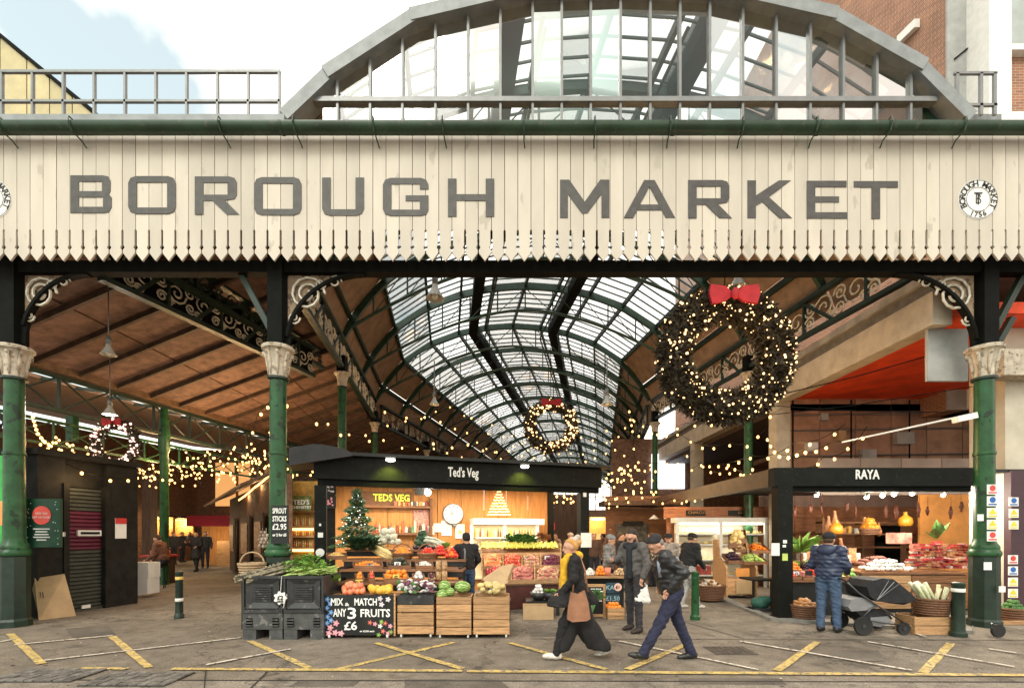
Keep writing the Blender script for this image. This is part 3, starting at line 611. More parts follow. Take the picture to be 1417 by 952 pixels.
# unseen roof deck added above the ceiling to keep the daylight out
dk = MB()
for a, b in zip(Zs, Zs[1:]):
    p, q = bl(LATL,a)-.3, bl(LATL,b)-.3; r, s_ = navl(b)+.05, navl(a)+.05
    dk.slab([(p,a,ceil_h(p,a)+.3),(q,b,ceil_h(q,b)+.3),(r,b,7.72),(s_,a,7.72)], (0,0,.12))
dk.build('unseen_roof_deck', M_LEAD, ais)
def lattice(a, b, z0, z1, n, label, m=M_DGREEN, w=.09):
    a = Vector(a); b = Vector(b); t = thing('lattice_girder', label, 'girder', (a.x,a.y,min(z0,z0)), group='lattice girders')
    A = lambda f, z: Vector((a.x+(b.x-a.x)*f, a.y+(b.y-a.y)*f, z))
    for z, nm in ((z0,'bottom_chord'),(z1,'top_chord')): MB().bar(A(0,z), A(1,z), w*1.3, w).build(nm, m, t)
    for i in range(n):
        MB().bar(A(i/n,z0), A(i/n,z1), w*.6).build('post', m, t)
        f0, f1 = i/n, (i+1)/n
        MB().bar(A(f0,z0), A(f1,z1), w*.45).build('diagonal', m, t); MB().bar(A(f0,z1), A(f1,z0), w*.4).build('diagonal', m, t)
    return t
lattice((bl(LATL,9.2)-.1,9.2,0),(bl(LATL,34)-.1,34,0),4.7,5.55,20,'dark lattice girder carrying the low edge of the left aisle roof')
lattice((bl(LATL+1.6,9),9,0),(bl(LATL+1.6,32),32,0),4.06,4.7,18,'green lattice girder behind the small wreath on the left', M_GREEN, .07)
ct = MB().bar((bl(LATL,8.6),8.6,5.7),(bl(LATL,33),33,5.7),.22,.16); lone('eaves_beam', ct, mat('brown_eaves_timber',(.12,.07,.04),.6,var=.4,nscale=4), 'long brown timber beam at the low edge of the left aisle roof', 'beam')
for Z, l in ((14.5,'green post carrying the left aisle edge behind the kiosk'),(20.5,'green post in the left hall left of the walking figure'),(27,'far green post in the left hall right of the walking figure')):
    lone('iron_post', MB().lathe([(.13,0),(.12,4.1),(.16,4.2),(.16,4.7),(.1,5.5)], 10, (bl(LATL,Z)-.1, Z, 0)), M_GREEN, l, 'post', 'left hall posts', 'auto')
lone('iron_post', MB().bar(P(100,576,14),P(100,612,14),.22,.2), M_GREEN, 'stout green bracket post on the green lattice girder at the left', 'post', 'left hall posts')
scroll_girder((.307*8.12-9.72,8.12,0),(.307*13.2-9.72,13.2,0),6.08,6.86,'deep dark girder with pale scrolls under the left aisle ceiling', 9, web=True)
scroll_girder((bl(8.4,8.15),8.15,0),(bl(8.4,14),14,0),6.6,7.1,'dark scrollwork girder close behind the middle spandrel', 8, pale=False)
# left hall beyond
M_DKBR = mat('dark_brown_boarding', (.06,.034,.022), .7, var=.35, nscale=3, stretch=(5,5,.6), bump=.1)
M_DKBRICK = mat('sooty_brick', (.15,.08,.05), .8, var=.35, nscale=9, bump=.2, bscale=30)
hall = thing('left_hall', 'dark timber and brick hall with a glazed roof strip beyond the left aisle', 'hall', (-14, 26, 0))
def slabq(name, q, th, m): return MB().slab(q, th).build(name, m, hall)
slabq('roof_slope', [(bl(13.45,8.5),8.5,6.15),(bl(13.45,34),34,6.15),(bl(16.9,34),34,6.5),(bl(16.9,8.5),8.5,6.5)], (0,0,.12), M_BROWNB)
slabq('roof_slope', [(bl(18.1,8.5),8.5,6.6),(bl(18.1,34),34,6.6),(bl(30,34),34,8),(bl(30,8.5),8.5,8)], (0,0,.12), M_BROWNB)
for k in range(22):
    Z = 12 + k*1.0; MB().bar((bl(16.85,Z),Z,6.5),(bl(18.15,Z),Z,6.62),.07,.1).build('glazing_bar', M_DGREEN, hall)
slabq('back_wall', [(-28,31,0),(-2.5,31,0),(-2.5,31,7.2),(-28,31,7.2)], (0,.2,0), M_DKBRICK)
slabq('side_wall', [(bl(27,10),10,0),(bl(27,34),34,0),(bl(27,34),34,7),(bl(27,10),10,7)], (-.2,0,0), M_DKBRICK)
for px0, px1, y0, y1, Z in ((205,222,712,745,30),(298,325,640,700,30.2),(330,345,640,720,30.2)): MB().box(xz(px0,Z),xz(px1,Z),Z,Z+.1,hz(y1,Z),hz(y0,Z)).build('lit_window', glow('amber_window', (1.,.5,.17), .45), hall)
MB().box(xz(196,20),xz(208,20),20,20.4,0,4.2).build('pier', M_DKBR, hall); MB().box(xz(366,17),xz(384,17),17,17.4,0,4).build('pier', M_DKBR, hall)
# row of dark shop fronts between the left hall and the vegetable stall
sf = thing('brick_shop', 'dark brick and timber shop front behind the middle column', 'shop', (xz(345,13.5), 13.5, 0))
def shopwall(a, b, z0, z1, m, nm): return MB().slab([a+(z0,), b+(z0,), b+(z1,), a+(z1,)], (.12,.12,0)).build(nm, m, sf)
A_ = (xz(318,20.5), 20.5); B_ = (xz(395,11.6), 11.6)
shopwall(A_, B_, 0, 3.1, M_DKBRICK, 'wall')
aw = MB().slab([(A_[0]-.9,A_[1]-.4,2.75),(B_[0]-.9,B_[1]-.4,2.75),(B_[0],B_[1],3.25),(A_[0],A_[1],3.25)], (0,0,.06)).build('awning', mat('dark_awning', (.1,.05,.03), .7), sf)
def onwall(f, z, off=.12): return Vector((A_[0]+(B_[0]-A_[0])*f-off*.75, A_[1]+(B_[1]-A_[1])*f-off*.65, z))
for f, w_ in ((.2,.07),(.5,.09),(.74,.07)):
    p, q = onwall(f-w_, .1), onwall(f+w_, .1); MB().slab([p, q, q+Vector((0,0,2.1)), p+Vector((0,0,2.1))], (-.03,-.03,0)).build('door', M_DKBR, sf)
    p, q = onwall(f-w_*.7, .9, .18), onwall(f+w_*.7, .9, .18); MB().slab([p, q, q+Vector((0,0,1.05)), p+Vector((0,0,1.05))], (-.01,-.01,0)).build('notice_panel', mat('warm_notices', (.3,.18,.11), .6, var=.6, nscale=9), sf)
# small goods hanging on the shop front: bunches
for k in range(7):
    p = onwall(.82+.016*k, 1.25+.1*(k % 3), .25); lone('garlic_string', MB().tube([p+Vector((0,0,.3)),p],.008,4).join(MB().ball(p,.06,6,5)).join(MB().ball(p+Vector((.03,0,.1)),.05,6,5)).join(MB().ball(p+Vector((-.03,0,.18)),.045,6,5)), mat('garlic_skin',(.6,.5,.42),.7,var=.2,rnd=.2), 'string of garlic hanging on the dark shop front behind the column', 'garlic', 'garlic strings on the shop front', True)
# ------------------------------------------------------------------ kiosk with the roller shutter
KD = Vector((122/640,1,0)).normalized(); KN = Vector((-KD.y, KD.x, 0))
K0 = Vector((xz(52,8.75), 8.75, 0)); KL = 1.93
kio = thing('shutter_kiosk', 'black market kiosk with a purple banded roller shutter closed', 'kiosk', K0)
def kp(s, t, z): return K0 + KD*s + KN*t + Vector((0,0,z))
def kbox(mb, s0, s1, t0, t1, z0, z1): return mb.hexa([kp(s0,t0,z0),kp(s1,t0,z0),kp(s1,t1,z0),kp(s0,t1,z0),kp(s0,t0,z1),kp(s1,t0,z1),kp(s1,t1,z1),kp(s0,t1,z1)])
M_KIO = mat('black_kiosk_panel', (.014,.0135,.0115), .6, spec=.15, var=.35, nscale=5, bump=.08)
def kat(px):                                               # distance along the side wall seen at a pixel column
    t = (px - CX)/F; return (t*K0.y - K0.x) / (KD.x - t*KD.y)
s0_, s1_ = kat(91), kat(148)
kbox(MB(), 0, s0_, 0, 2.2, 0, 3.1).build('wall', M_KIO, kio); kbox(MB(), s1_, KL, 0, 2.2, 0, 3.1).build('wall', M_KIO, kio)
kbox(MB(), s0_, s1_, .1, 2.2, 2.55, 3.1).build('shutter_box', M_KIO, kio); kbox(MB(), -.06, KL+.06, -.08, 2.25, 3.1, 3.22).build('roof', M_KIO, kio)
kbox(MB(), s0_, s1_, .22, .3, 0, 2.55).build('inner_panel', M_KIO, kio)
M_SHUT = mat('grey_shutter_slat', (.055,.06,.05), .45, var=.2, metal=.3); M_PURP = mat('purple_shutter_slat', (.1,.012,.032), .45, var=.2)
me_g = kbox(MB(), s0_+.01, s1_-.01, .1, .125, .003, .078); 
for k in range(31):
    z = .06 + k*.08; mm = M_PURP if 1.22 < z < 2.0 else M_SHUT
    mb = MB(); a, b = s0_+.01, s1_-.01
    mb._add([kp(a,.11,z),kp(b,.11,z),kp(b,.085,z+.02),kp(a,.085,z+.02),kp(b,.085,z+.055),kp(a,.085,z+.055),kp(b,.11,z+.077),kp(a,.11,z+.077)], [(0,1,2,3),(3,2,4,5),(5,4,6,7)])
    mb.build('shutter_slat', mm, kio)
kbox(MB(), s0_+.0, s1_, .05, .13, 0, .06).build('bottom_bar', M_SHUT, kio)
for s in (s0_, s1_): kbox(MB(), s-.05, s+.05, -.03, .12, 0, 2.6).build('guide_rail', M_KIO, kio)
hb_ = kbox(MB(), s0_+.25, s1_-.08, .04, .08, 1.55, 1.67); hb_.build('handle_plate', M_WHITE, kio); kbox(MB(), s0_+.3, s1_-.12, .03, .05, 1.585, 1.635).build('handle_slot', M_KIO, kio)
kbox(MB(), s0_+.32, s0_+.48, .03, .06, .05, .12).build('lock', M_WHITE, kio)
kbox(MB(), kat(158.5), kat(174), -.02, -.012, hz(745,9.9), hz(716,9.9)).build('notice', M_PAPER, kio); kbox(MB(), kat(158.5), kat(174), -.03, -.022, hz(724,9.9), hz(716,9.9)).build('notice_heading', mat('red_print', (.5,.03,.03), .6), kio)
kbox(MB(), kat(83), kat(89), -.03, -.005, hz(742,9.1), hz(736,9.1)).build('switch_plate', M_WHITE, kio)
# poster case in front of the kiosk
pc = thing('poster_case', 'dark green festive poster with a red disc on the front of the kiosk', 'poster', P(57,757,8.5))
pz0, pz1 = hz(757,8.45), hz(690,8.45); px0, px1 = xz(33,8.45), xz(83,8.45)
MB().box(px0,px1,8.45,8.5,pz0,pz1).build('case', mat('poster_green', (.012,.05,.028), .4, var=.2), pc)
MB().lathe([(.17,0),(.17,.004)],24,((px0+px1)/2,8.446,pz1-.3),Matrix.Rotation(R(90),4,'X')).build('red_disc', mat('coral_print', (.75,.09,.07), .5), pc)
mb = MB()
for i, (s_, sz) in enumerate((('GIVE THE',.055),('GIFT OF FOOD',.05))): mb.join(at(text(s_, sz, .003), ((px0+px1)/2, 8.438, pz1-.27-.07*i)))
for i in range(5): w_ = random.uniform(.08,.17); mb.box((px0+px1)/2-w_,(px0+px1)/2+w_,8.44,8.444,pz1-.56-.05*i,pz1-.54-.05*i)
for i in range(26): x, z = random.choice([(random.uniform(px0+.03,px0+.13),random.uniform(pz0+.04,pz1-.04)),(random.uniform(px1-.13,px1-.03),random.uniform(pz0+.04,pz1-.04))]); mb.ball((x,8.446,z),.008,5,4)
mb.build('print', M_WHITE, pc)['kind'] = 'stuff'
hd = thing('green_hoarding', 'bright green Christmas hoarding with golden disc at the left edge', 'hoarding', (-9.3,8.35,0))
MB().box(-10.2,xz(31,8.3),8.3,8.36,0,3.0).build('panel', mat('festive_green', (.035,.3,.06), .5, var=.3, nscale=2), hd)
MB().lathe([(.22,0),(.22,.004)],24,(xz(2,8.3),8.296,hz(710,8.3)),Matrix.Rotation(R(90),4,'X')).build('golden_disc', mat('gold_print', (.7,.3,.08), .5), hd)
mb = MB()
for i in range(40): mb.ball((random.uniform(-9.5,-8.85),8.296,random.uniform(.9,2.2)),.012,5,4)
mb.build('printed_lights', M_PAPER, hd)['kind'] = 'stuff'
# flattened cardboard leaning on the kiosk
cb = thing('cardboard_sheet', 'flattened brown cardboard box leaning against the black kiosk', 'cardboard', G(80,856))
M_CARD = mat('cardboard', (.44,.3,.165), .85, var=.1, nscale=4, bump=.05, rnd=.1)
a, b = G(54,858), G(104,852); tp, tq = kp(.12,-.02,.95), kp(.52,-.03,.98); tp = P(48,800,8.75); tq = P(88,794,8.95)
MB().slab([a,b,tq,tp], (.008,.01,.004)).build('panel', M_CARD, cb)
a2 = G(50,846); MB().slab([a+Vector((-.006,0,.002)),a2,P(40,800,8.85),tp+Vector((-.006,0,.002))], (.004,.01,.004)).build('flap', M_CARD, cb)
mb = MB(); mid = lambda f: a.lerp(tp,f)*.86 + b.lerp(tq,f)*.14
mb.bar(mid(.52)+Vector((0,-.012,0)), mid(.66)+Vector((0,-.012,0)), .01); mb.bar(mid(.52)+Vector((.05,-.012,0)), mid(.66)+Vector((.05,-.012,0)), .01); mb.build('printed_arrows', mat('black_print', (.02,.02,.02), .6), cb)

# ------------------------------------------------------------------ upper backdrop: clad gable left, brick wall and pilaster right
yb = thing('clad_building', 'yellow clad building with steeply sloping roofline at the upper left', 'building', (-17,16.5,0))
M_YCL = mat('yellow_cladding', (.42,.36,.19), .5, var=.12, nscale=2, rnd=.12)
pe = [0,37,68.5,100,134]; pe = [-70,-34] + pe; top = lambda px: 52 + (px - 0)*(107/131)
for a, b in zip(pe, pe[1:]):
    x0, x1 = xz(a,16)+.02, xz(b,16)-.02
    MB().slab([(x0,16,9),(x1,16,9),(x1,16,hz(top(b),16)-.02),(x0,16,hz(top(a),16)-.02)],(0,6,0)).build('cladding_panel', M_YCL, yb)
MB().slab([(xz(-70,16),15.9,hz(top(-70),16)),(xz(134,16),15.9,hz(top(134),16)),(xz(134,16),15.9,hz(top(134),16)+.14),(xz(-70,16),15.9,hz(top(-70),16)+.14)],(0,6.2,0)).build('roof_edge', M_IRON, yb)
def brickmat(name, ca, cb_, mort, sx=4.4):
    m = bpy.data.materials.new(name); m.use_nodes = True; t = m.node_tree; L = t.links.new; b = t.nodes['Principled BSDF']; b.inputs['Roughness'].default_value = .85
    tc = t.nodes.new('ShaderNodeTexCoord'); sp = t.nodes.new('ShaderNodeSeparateXYZ'); cm = t.nodes.new('ShaderNodeCombineXYZ'); ad = t.nodes.new('ShaderNodeMath')
    L(tc.outputs['Object'], sp.inputs[0]); L(sp.outputs[0], ad.inputs[0]); L(sp.outputs[1], ad.inputs[1]); L(ad.outputs[0], cm.inputs[0]); L(sp.outputs[2], cm.inputs[1])
    br = t.nodes.new('ShaderNodeTexBrick'); br.inputs['Scale'].default_value = sx; br.inputs['Color1'].default_value = (*ca,1); br.inputs['Color2'].default_value = (*cb_,1); br.inputs['Mortar'].default_value = (*mort,1)
    br.inputs['Mortar Size'].default_value = .03; br.inputs['Brick Width'].default_value = 1.0; br.inputs['Row Height'].default_value = .33; L(cm.outputs[0], br.inputs['Vector'])
    no = t.nodes.new('ShaderNodeTexNoise'); no.inputs['Scale'].default_value = 1.1; no.inputs['Detail'].default_value = 6; L(tc.outputs['Object'], no.inputs['Vector'])
    hs = t.nodes.new('ShaderNodeHueSaturation'); mr = t.nodes.new('ShaderNodeMapRange'); mr.inputs[3].default_value = .55; mr.inputs[4].default_value = 1.4; L(no.outputs['Fac'], mr.inputs[0]); L(mr.outputs[0], hs.inputs['Value']); L(br.outputs[0], hs.inputs['Color']); L(hs.outputs[0], b.inputs['Base Color'])
    bu = t.nodes.new('ShaderNodeBump'); bu.inputs['Strength'].default_value = .6; bu.inputs['Distance'].default_value = .02; L(br.outputs['Fac'], bu.inputs['Height']); bu.invert = True; L(bu.outputs[0], b.inputs['Normal'])
    MATS[name] = m; return m
M_BRICK = brickmat('red_brick', (.37,.165,.095), (.25,.11,.065), (.42,.35,.27))
bb = thing('brick_building', 'red brick flank wall with a white wall light behind the glass gable', 'building', (13.5,18,0))
XB = 12.0; Zc = XB*F/(1310-CX)
MB().box(XB,XB+6,Zc,34,5,hz(11,XB*F/(1084-CX))).build('brick_wall', M_BRICK, bb)
wl = MB().hexa([Vector((XB-.18,y,z)) if s else Vector((XB-.02,y,z)) for z0_ in (0,1) for (s,y,z) in ((1,XB*F/(1274-CX),hz(38,XB*F/(1274-CX))+z0_*.25),(1,XB*F/(1249-CX),hz(62,XB*F/(1249-CX))+z0_*.25),(0,XB*F/(1249-CX),hz(62,XB*F/(1249-CX))+z0_*.25),(0,XB*F/(1274-CX),hz(38,XB*F/(1274-CX))+z0_*.25))]); wl.build('wall_light', M_WHITE, bb)
M_CONC = mat('grey_concrete', (.33,.335,.325), .8, var=.15, nscale=2, bump=.1, bscale=8)
cpz = thing('concrete_pilaster', 'grey rendered pilaster between the brick wall and white building', 'pilaster', (xz(1338,Zc),Zc-.4,5))
MB().box(xz(1311,Zc-.06),xz(1367,Zc-.06),Zc-.06,Zc-.004,5,24).build('shaft', M_CONC, cpz); 
MB().tube([P(1321,82,Zc-.09),P(1370,42,Zc-.09)],.02,5).build('cable', M_IRON, cpz)
wbld = thing('white_building', 'white framed building with grey windows and brick panel at the upper right', 'building', (xz(1400,12.2),12.4,5))
Zw = 12.1
MB().box(xz(1369,Zw),xz(1400,Zw),Zw,Zw+2,5,24).build('white_pier', M_WHITE, wbld)
MB().box(xz(1400,Zw),xz(1500,Zw),Zw+.25,Zw+.4,hz(150,Zw),hz(66,Zw)).build('brick_panel', M_BRICK, wbld)
MB().box(xz(1400,Zw),xz(1500,Zw),Zw+.05,Zw+.4,hz(166,Zw),hz(152,Zw)).build('sill', M_WHITE, wbld); MB().box(xz(1400,Zw),xz(1500,Zw),Zw+.05,Zw+.4,hz(66,Zw),hz(58,Zw)).build('sill', M_WHITE, wbld)
MB().box(xz(1400,Zw),xz(1500,Zw),Zw+.3,Zw+.35,hz(58,Zw),hz(-40,Zw)).build('window_pane', mat('grey_window', (.3,.34,.33), .15, var=.15, nscale=1.5), wbld)
bk = thing('balcony_rail', 'small grey balcony railing in front of the grey pilaster', 'railing', (xz(1349,9.6),9.6,8.9))
Zk = 9.6
for y_ in (102,146): MB().bar(P(1320,y_,Zk),P(1379,y_,Zk),.05).build('rail', M_ALU, bk)
for px in (1324,1357,1376): MB().bar(P(px,102,Zk),P(px,160,Zk),.06,.05).build('post', M_ALU, bk)
MB().hexa([P(1332,168,Zk+.2),P(1386,168,Zk+.2),P(1386,168,Zk+1.2),P(1332,168,Zk+1.2),P(1332,158,Zk+.2),P(1386,158,Zk+.2),P(1386,158,Zk+1.2),P(1332,158,Zk+1.2)]).build('kerb', M_LEAD, bk)

# ------------------------------------------------------------------ right hall: concrete frame, red ceiling, upper wall
rh = thing('right_hall', 'concrete framed hall with red ceiling behind the RAYA stall', 'hall', (9,14,0))
M_RCONC = mat('cream_concrete_beam', (.4,.345,.275), .75, var=.15, nscale=3, bump=.1, bscale=20); M_RED = mat('red_ceiling_paint', (.78,.07,.016), .6, var=.2, nscale=2)
XR = 7.55
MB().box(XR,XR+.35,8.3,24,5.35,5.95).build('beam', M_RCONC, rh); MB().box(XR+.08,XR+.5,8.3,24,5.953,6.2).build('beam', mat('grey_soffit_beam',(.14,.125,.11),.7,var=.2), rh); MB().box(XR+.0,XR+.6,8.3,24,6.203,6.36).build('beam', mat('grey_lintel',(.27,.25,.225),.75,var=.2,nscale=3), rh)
MB().box(cxn(8.3)+6.4,16,8.3,24,6.55,6.75).build('upper_slab', M_RCONC, rh)
MB().box(XR+.353,16,8.3,13.6,5.55,5.75).build('red_ceiling', M_RED, rh)
MB().box(XR+.353,16,13.6,24,5.2,5.4).build('rear_ceiling', M_DKBR, rh)
for Z in (13.2, 19.2): MB().box(XR+.0,XR+.4,Z,Z+.4,0,5.35).build('concrete_post', M_RCONC, rh)
Zr = 13.6
pn = [XR+.45 + k*1.05 for k in range(9)]
for a, b in zip(pn, pn[1:]): MB().box(a+.012,b-.012,Zr,Zr+.1,3.4,5.55).build('wall_panel', mat('brown_wall_panel', (.33,.19,.125), .7, var=.25, nscale=2, rnd=.2, bump=.08), rh)
for a, b in zip(pn, pn[1:]): MB().box(a+.012,b-.012,Zr-1.6,Zr-1.5,2.6,3.55).build('parapet_panel', mat('pale_parapet_panel', (.4,.33,.29), .7, var=.12, nscale=2, rnd=.12), rh)
MB().box(XR+.45,16,Zr-1.5,Zr,3.3,3.4).build('mezzanine_floor', M_DKBR, rh)
MB().box(5.2,16,24,24.2,0,6.5).build('back_wall', M_DKBRICK, rh)
MB().box(15.8,16,8.6,24,0,6.5).build('side_wall', M_DKBRICK, rh)
MB().box(xz(902,23.9),xz(947,23.9),23.85,23.95,hz(676,23.9),hz(628,23.9)).build('window', glow('daylit_window',(.9,.95,1),1.6), rh)
for i, (x, z, w, h, m) in enumerate(((8.6,4.0,.3,.25,M_WHITE),(9.5,4.3,.22,.3,M_CARD if 'cardboard' in MATS else M_CONC),(10.2,3.75,.4,.3,M_CONC),(9.0,4.9,.2,.2,M_CONC),(11.2,4.2,.5,.35,M_CONC))): MB().box(x,x+w,Zr-.16,Zr-.003,z,z+h).build('wall_box', m, rh)
for z in (4.6,5.05,3.85): MB().tube([(XR+.5,Zr-.08,z),(14,Zr-.08,z+.1)],.025,6).build('pipe', M_ALU, rh)
for x in (8.2,9.9,11.6): MB().tube([(x,Zr-.1,3.45),(x,Zr-.1,5.5)],.02,6).build('pipe', M_IRON, rh)
for i, (a, b, r_) in enumerate(((P(1050,553,9.5),P(1335,478,8.6),.012),(P(1045,560,9.5),P(1345,571,8.2),.008),(P(1030,578,9.4),P(1345,535,8.3),.008))): lone('overhead_cable', MB().tube([a,(a+b)/2-Vector((0,0,.05)),b],r_,5), M_IRON, ['upper','lower','middle'][i]+' thin cable slung to the right hand column above the RAYA stall', 'cable')
lone('awning_arm', MB().tube([P(1165,612,9.4),P(1345,573,8.0)],.018,8).join(MB().obox(P(1335,578,8.0),(.35,.12,.1),Matrix.Rotation(R(-12),4,'Y'))), M_WHITE, 'white metal awning arm fixed to the right hand column', 'awning arm')
gp = MB().box(xz(1284,8.5),xz(1340,8.5),8.5,8.56,hz(527,8.5),hz(455,8.5)); lone('grey_panel', gp, M_CONC, 'grey square board under the ceiling beside the right hand capital', 'board')
# cream pier and dark return at the right edge
pr_ = thing('cream_pier', 'cream rendered pier at the right edge with stacked safety signs', 'pier', (xz(1430,8.8),8.9,0))
MB().box(xz(1391,8.9),xz(1391,8.9)+1.6,8.9,9.6,0,6.0).build('shaft', mat('cream_render',(.5,.45,.36),.75,var=.12,nscale=2,bump=.1), pr_); MB().box(xz(1386,8.6),xz(1420,8.6)+.5,8.55,8.9,hz(520,8.6),hz(484,8.6)).build('capital', M_STONE, pr_)
MB().box(xz(1403,8.7),xz(1450,8.7),8.75,8.88,0,hz(650,8.7)).build('door_frame', mat('mauve_frame', (.05,.022,.03), .5), pr_)
# ------------------------------------------------------------------ produce helpers
def grid_on(quad_, u, v):                                   # point on a four-cornered surface a,b,c,d
    a, b, c_, d = [Vector(q) for q in quad_]; return a.lerp(b, u).lerp(d.lerp(c_, u), v)
def pile(name, label, cat, quad_, n, r, m, layers=3, squash=1., seg=(8,6), stretch=None, group=None):   # a heap too small to count singly
    mb = MB(); layers = max(3, layers); r *= 1.06
    for l in range(layers):
        k = int(n * max(.2, 1 - .3*l)); inset = .08 + .12*l; L1 = (Vector(quad_[1])-Vector(quad_[0])).length; L2 = (Vector(quad_[3])-Vector(quad_[0])).length
        nu = max(1, int(math.sqrt(k*L1/max(L2,.01)))); nv = max(1, int(k/nu))
        for i in range(nu):
            for j in range(nv):
                u = inset + (1-2*inset)*(i+.5+random.uniform(-.3,.3))/nu; v = inset + (1-2*inset)*(j+.5+random.uniform(-.3,.3))/nv
                p = grid_on(quad_, u, v) + Vector((0,0,r*(.7+1.3*l)+random.uniform(-.1,.3)*r)); s = r*random.uniform(.72,1.16)
                M = Matrix.Rotation(random.uniform(0,6.3),4,'Z') @ Matrix.Rotation(random.uniform(-.7,.7),4,'X')
                rr = (s, s, s*squash) if not stretch else (s*stretch, s, s)
                if isinstance(m, (list,tuple)): mb.cur = random.randrange(len(m))
                mb.ball(p, rr, seg[0], seg[1], M)
    return lone(name, mb, m, label, cat, group, True, 'stuff')
def each(name, label, cat, group, spots, r, m, squash=1., seg=(12,8), stalk=None):                       # pieces one could count
    me = MB().ball((0,0,0), (r,r,r*squash), *seg); me = me.mesh(name, m, True)
    for p in spots:
        o = put(name, me, M=Matrix.Translation(p) @ Matrix.Rotation(random.uniform(0,6.3),4,'Z') @ Matrix.Rotation(random.uniform(-.5,.5),4,'X') @ Matrix.Scale(random.uniform(.9,1.08),4)); tag(o, label, cat, group)
def leaves(cen, n, L, spread, rad, up=.5, wd=.25, bend=.3):                                              # bunch of blades
    mb = MB()
    for k in range(n):
        a = random.uniform(0,2*math.pi); e = random.uniform(up*.4, up*1.3); d = Vector((math.cos(a)*math.cos(e), math.sin(a)*math.cos(e), math.sin(e))); p = Vector(cen) + Vector((random.uniform(-1,1)*spread[0], random.uniform(-1,1)*spread[1], random.uniform(0,1)*spread[2]))
        l = L*random.uniform(.6,1.15); s = d.cross(Vector((0,0,1))).normalized()*l*wd*.5; n_ = s.cross(d).normalized()
        q = p + d*l*.5 + n_*l*.06; t = p + d*l - Vector((0,0,l*bend))
        mb._add([p, q-s, t, q+s], [(0,1,2),(0,2,3)])
    return mb
def sticks(a, b, n, spread, r0, r1, bend=.05, seg=5):
    mb = MB()
    for k in range(n):
        o = Vector([random.uniform(-1,1)*s for s in spread]); o2 = o*random.uniform(.6,1.4) + Vector([random.uniform(-.4,.4)*s for s in spread])
        p = Vector(a)+o; q = Vector(b)+o2; m_ = (p+q)/2 + Vector((0,0,random.uniform(-1,1)*bend)); mb.tube([p,m_,q],[r0,(r0+r1)/2*1.05,r1],seg)
    return mb
def crate(name, label, x0, x1, y0, y1, z0, z1, nsl, group=None, m=M_CRATE, castor=False, gap=.012, cat='crate', heights=None):
    t = thing(name, label, cat, ((x0+x1)/2, (y0+y1)/2, z0), group=group); zz = z0 + (.06 if castor else 0)
    hs = heights or [1]*nsl; tot = sum(hs); z = zz
    for i, h in enumerate(hs):
        ze = z + (z1-zz)*h/tot; j = random.uniform(-.006,.006)
        MB().box(x0,x1,y0+j,y0+.018+j,z+gap/2,ze-gap/2).build('slat', m, t); z = ze
        MB().box(x0+.002,x0+.018,y0+.02,y1-.02,ze-(z1-zz)*h/tot+gap/2,ze-gap/2).build('side_slat', m, t); MB().box(x1-.018,x1-.002,y0+.02,y1-.02,ze-(z1-zz)*h/tot+gap/2,ze-gap/2).build('side_slat', m, t)
    for x in (x0+.03, x1-.03): MB().box(x-.022,x+.022,y0+.026,y0+.06,zz,z1-.004).build('corner_post', m, t)
    MB().box(x0+.02,x1-.02,y0+.062,y1,zz,zz+.02).build('floor', m, t); MB().box(x0+.02,x1-.02,y1-.02,y1-.002,zz+.02,z1).build('back', m, t)
    if castor:
        for x in (x0+.05, x1-.05):
            w = MB().lathe([(.032,-.014),(.036,-.01),(.036,.01),(.032,.014)],12,(x,y0+.05,z0+.036),Matrix.Rotation(R(90),4,'Y')); w.build('castor', M_WHITE, t, True); MB().box(x-.02,x+.02,y0+.035,y0+.065,z0+.05,zz).build('castor_fork', M_ALU, t)
    return t
M_APPLE = mat('red_apple_skin', (.5,.035,.03), .3, nscale=5, col2=(.62,.16,.05), spec=.5); M_PEACH = mat('blush_apple_skin', (.72,.16,.08), .35, nscale=6, col2=(.72,.36,.12))
M_ORANGE = mat('orange_peel', (.8,.24,.025), .42, var=.12, nscale=9, rnd=.1, bump=.1, bscale=120); M_GRAPEF = mat('pink_grapefruit_peel', (.72,.17,.11), .42, nscale=4, col2=(.78,.3,.14), rnd=.1)
M_MANGO = mat('yellow_mango_skin', (.78,.4,.03), .4, nscale=3, col2=(.8,.5,.08), rnd=.1); M_TOM = mat('tomato_skin', (.62,.035,.018), .25, var=.15, spec=.6)
M_LEAFD = mat('dark_leaf', (.02,.055,.022), .5, var=.4, nscale=6); M_LEAFL = mat('light_leaf', (.17,.32,.06), .5, var=.35, nscale=6); M_LEAFM = mat('mid_leaf', (.06,.15,.035), .5, var=.4, nscale=6)
M_CEL = mat('celery_green', (.33,.45,.12), .5, var=.25, nscale=8); M_PEAR = mat('green_pear_skin', (.4,.5,.12), .4, var=.15); M_BAN = mat('banana_skin', (.72,.56,.1), .45, nscale=7, col2=(.5,.52,.12))
M_POT = mat('potato_skin', (.5,.33,.18), .8, var=.25, nscale=7); M_SHAL = mat('pink_shallot_skin', (.45,.15,.12), .5, var=.3, nscale=8); M_AUB = mat('aubergine_skin', (.035,.012,.03), .25, var=.3, spec=.6); M_PARS = mat('parsnip_skin', (.72,.55,.25), .6, var=.15)
M_BAG = mat('clear_bag_plastic', (.62,.6,.58), .2, var=.3, nscale=14, spec=.7); M_BLKP = mat('black_crate_plastic', (.028,.029,.031), .45, var=.35, nscale=6, bump=.06, wear=((.09,.085,.08), .62, 8.))
M_GRYP = mat('grey_scuffed_plastic', (.06,.062,.062), .55, var=.3, nscale=6, wear=((.15,.145,.14), .6, 9.)); M_SPROUT = mat('sprout_stalk', (.22,.19,.13), .8, var=.5, nscale=18)
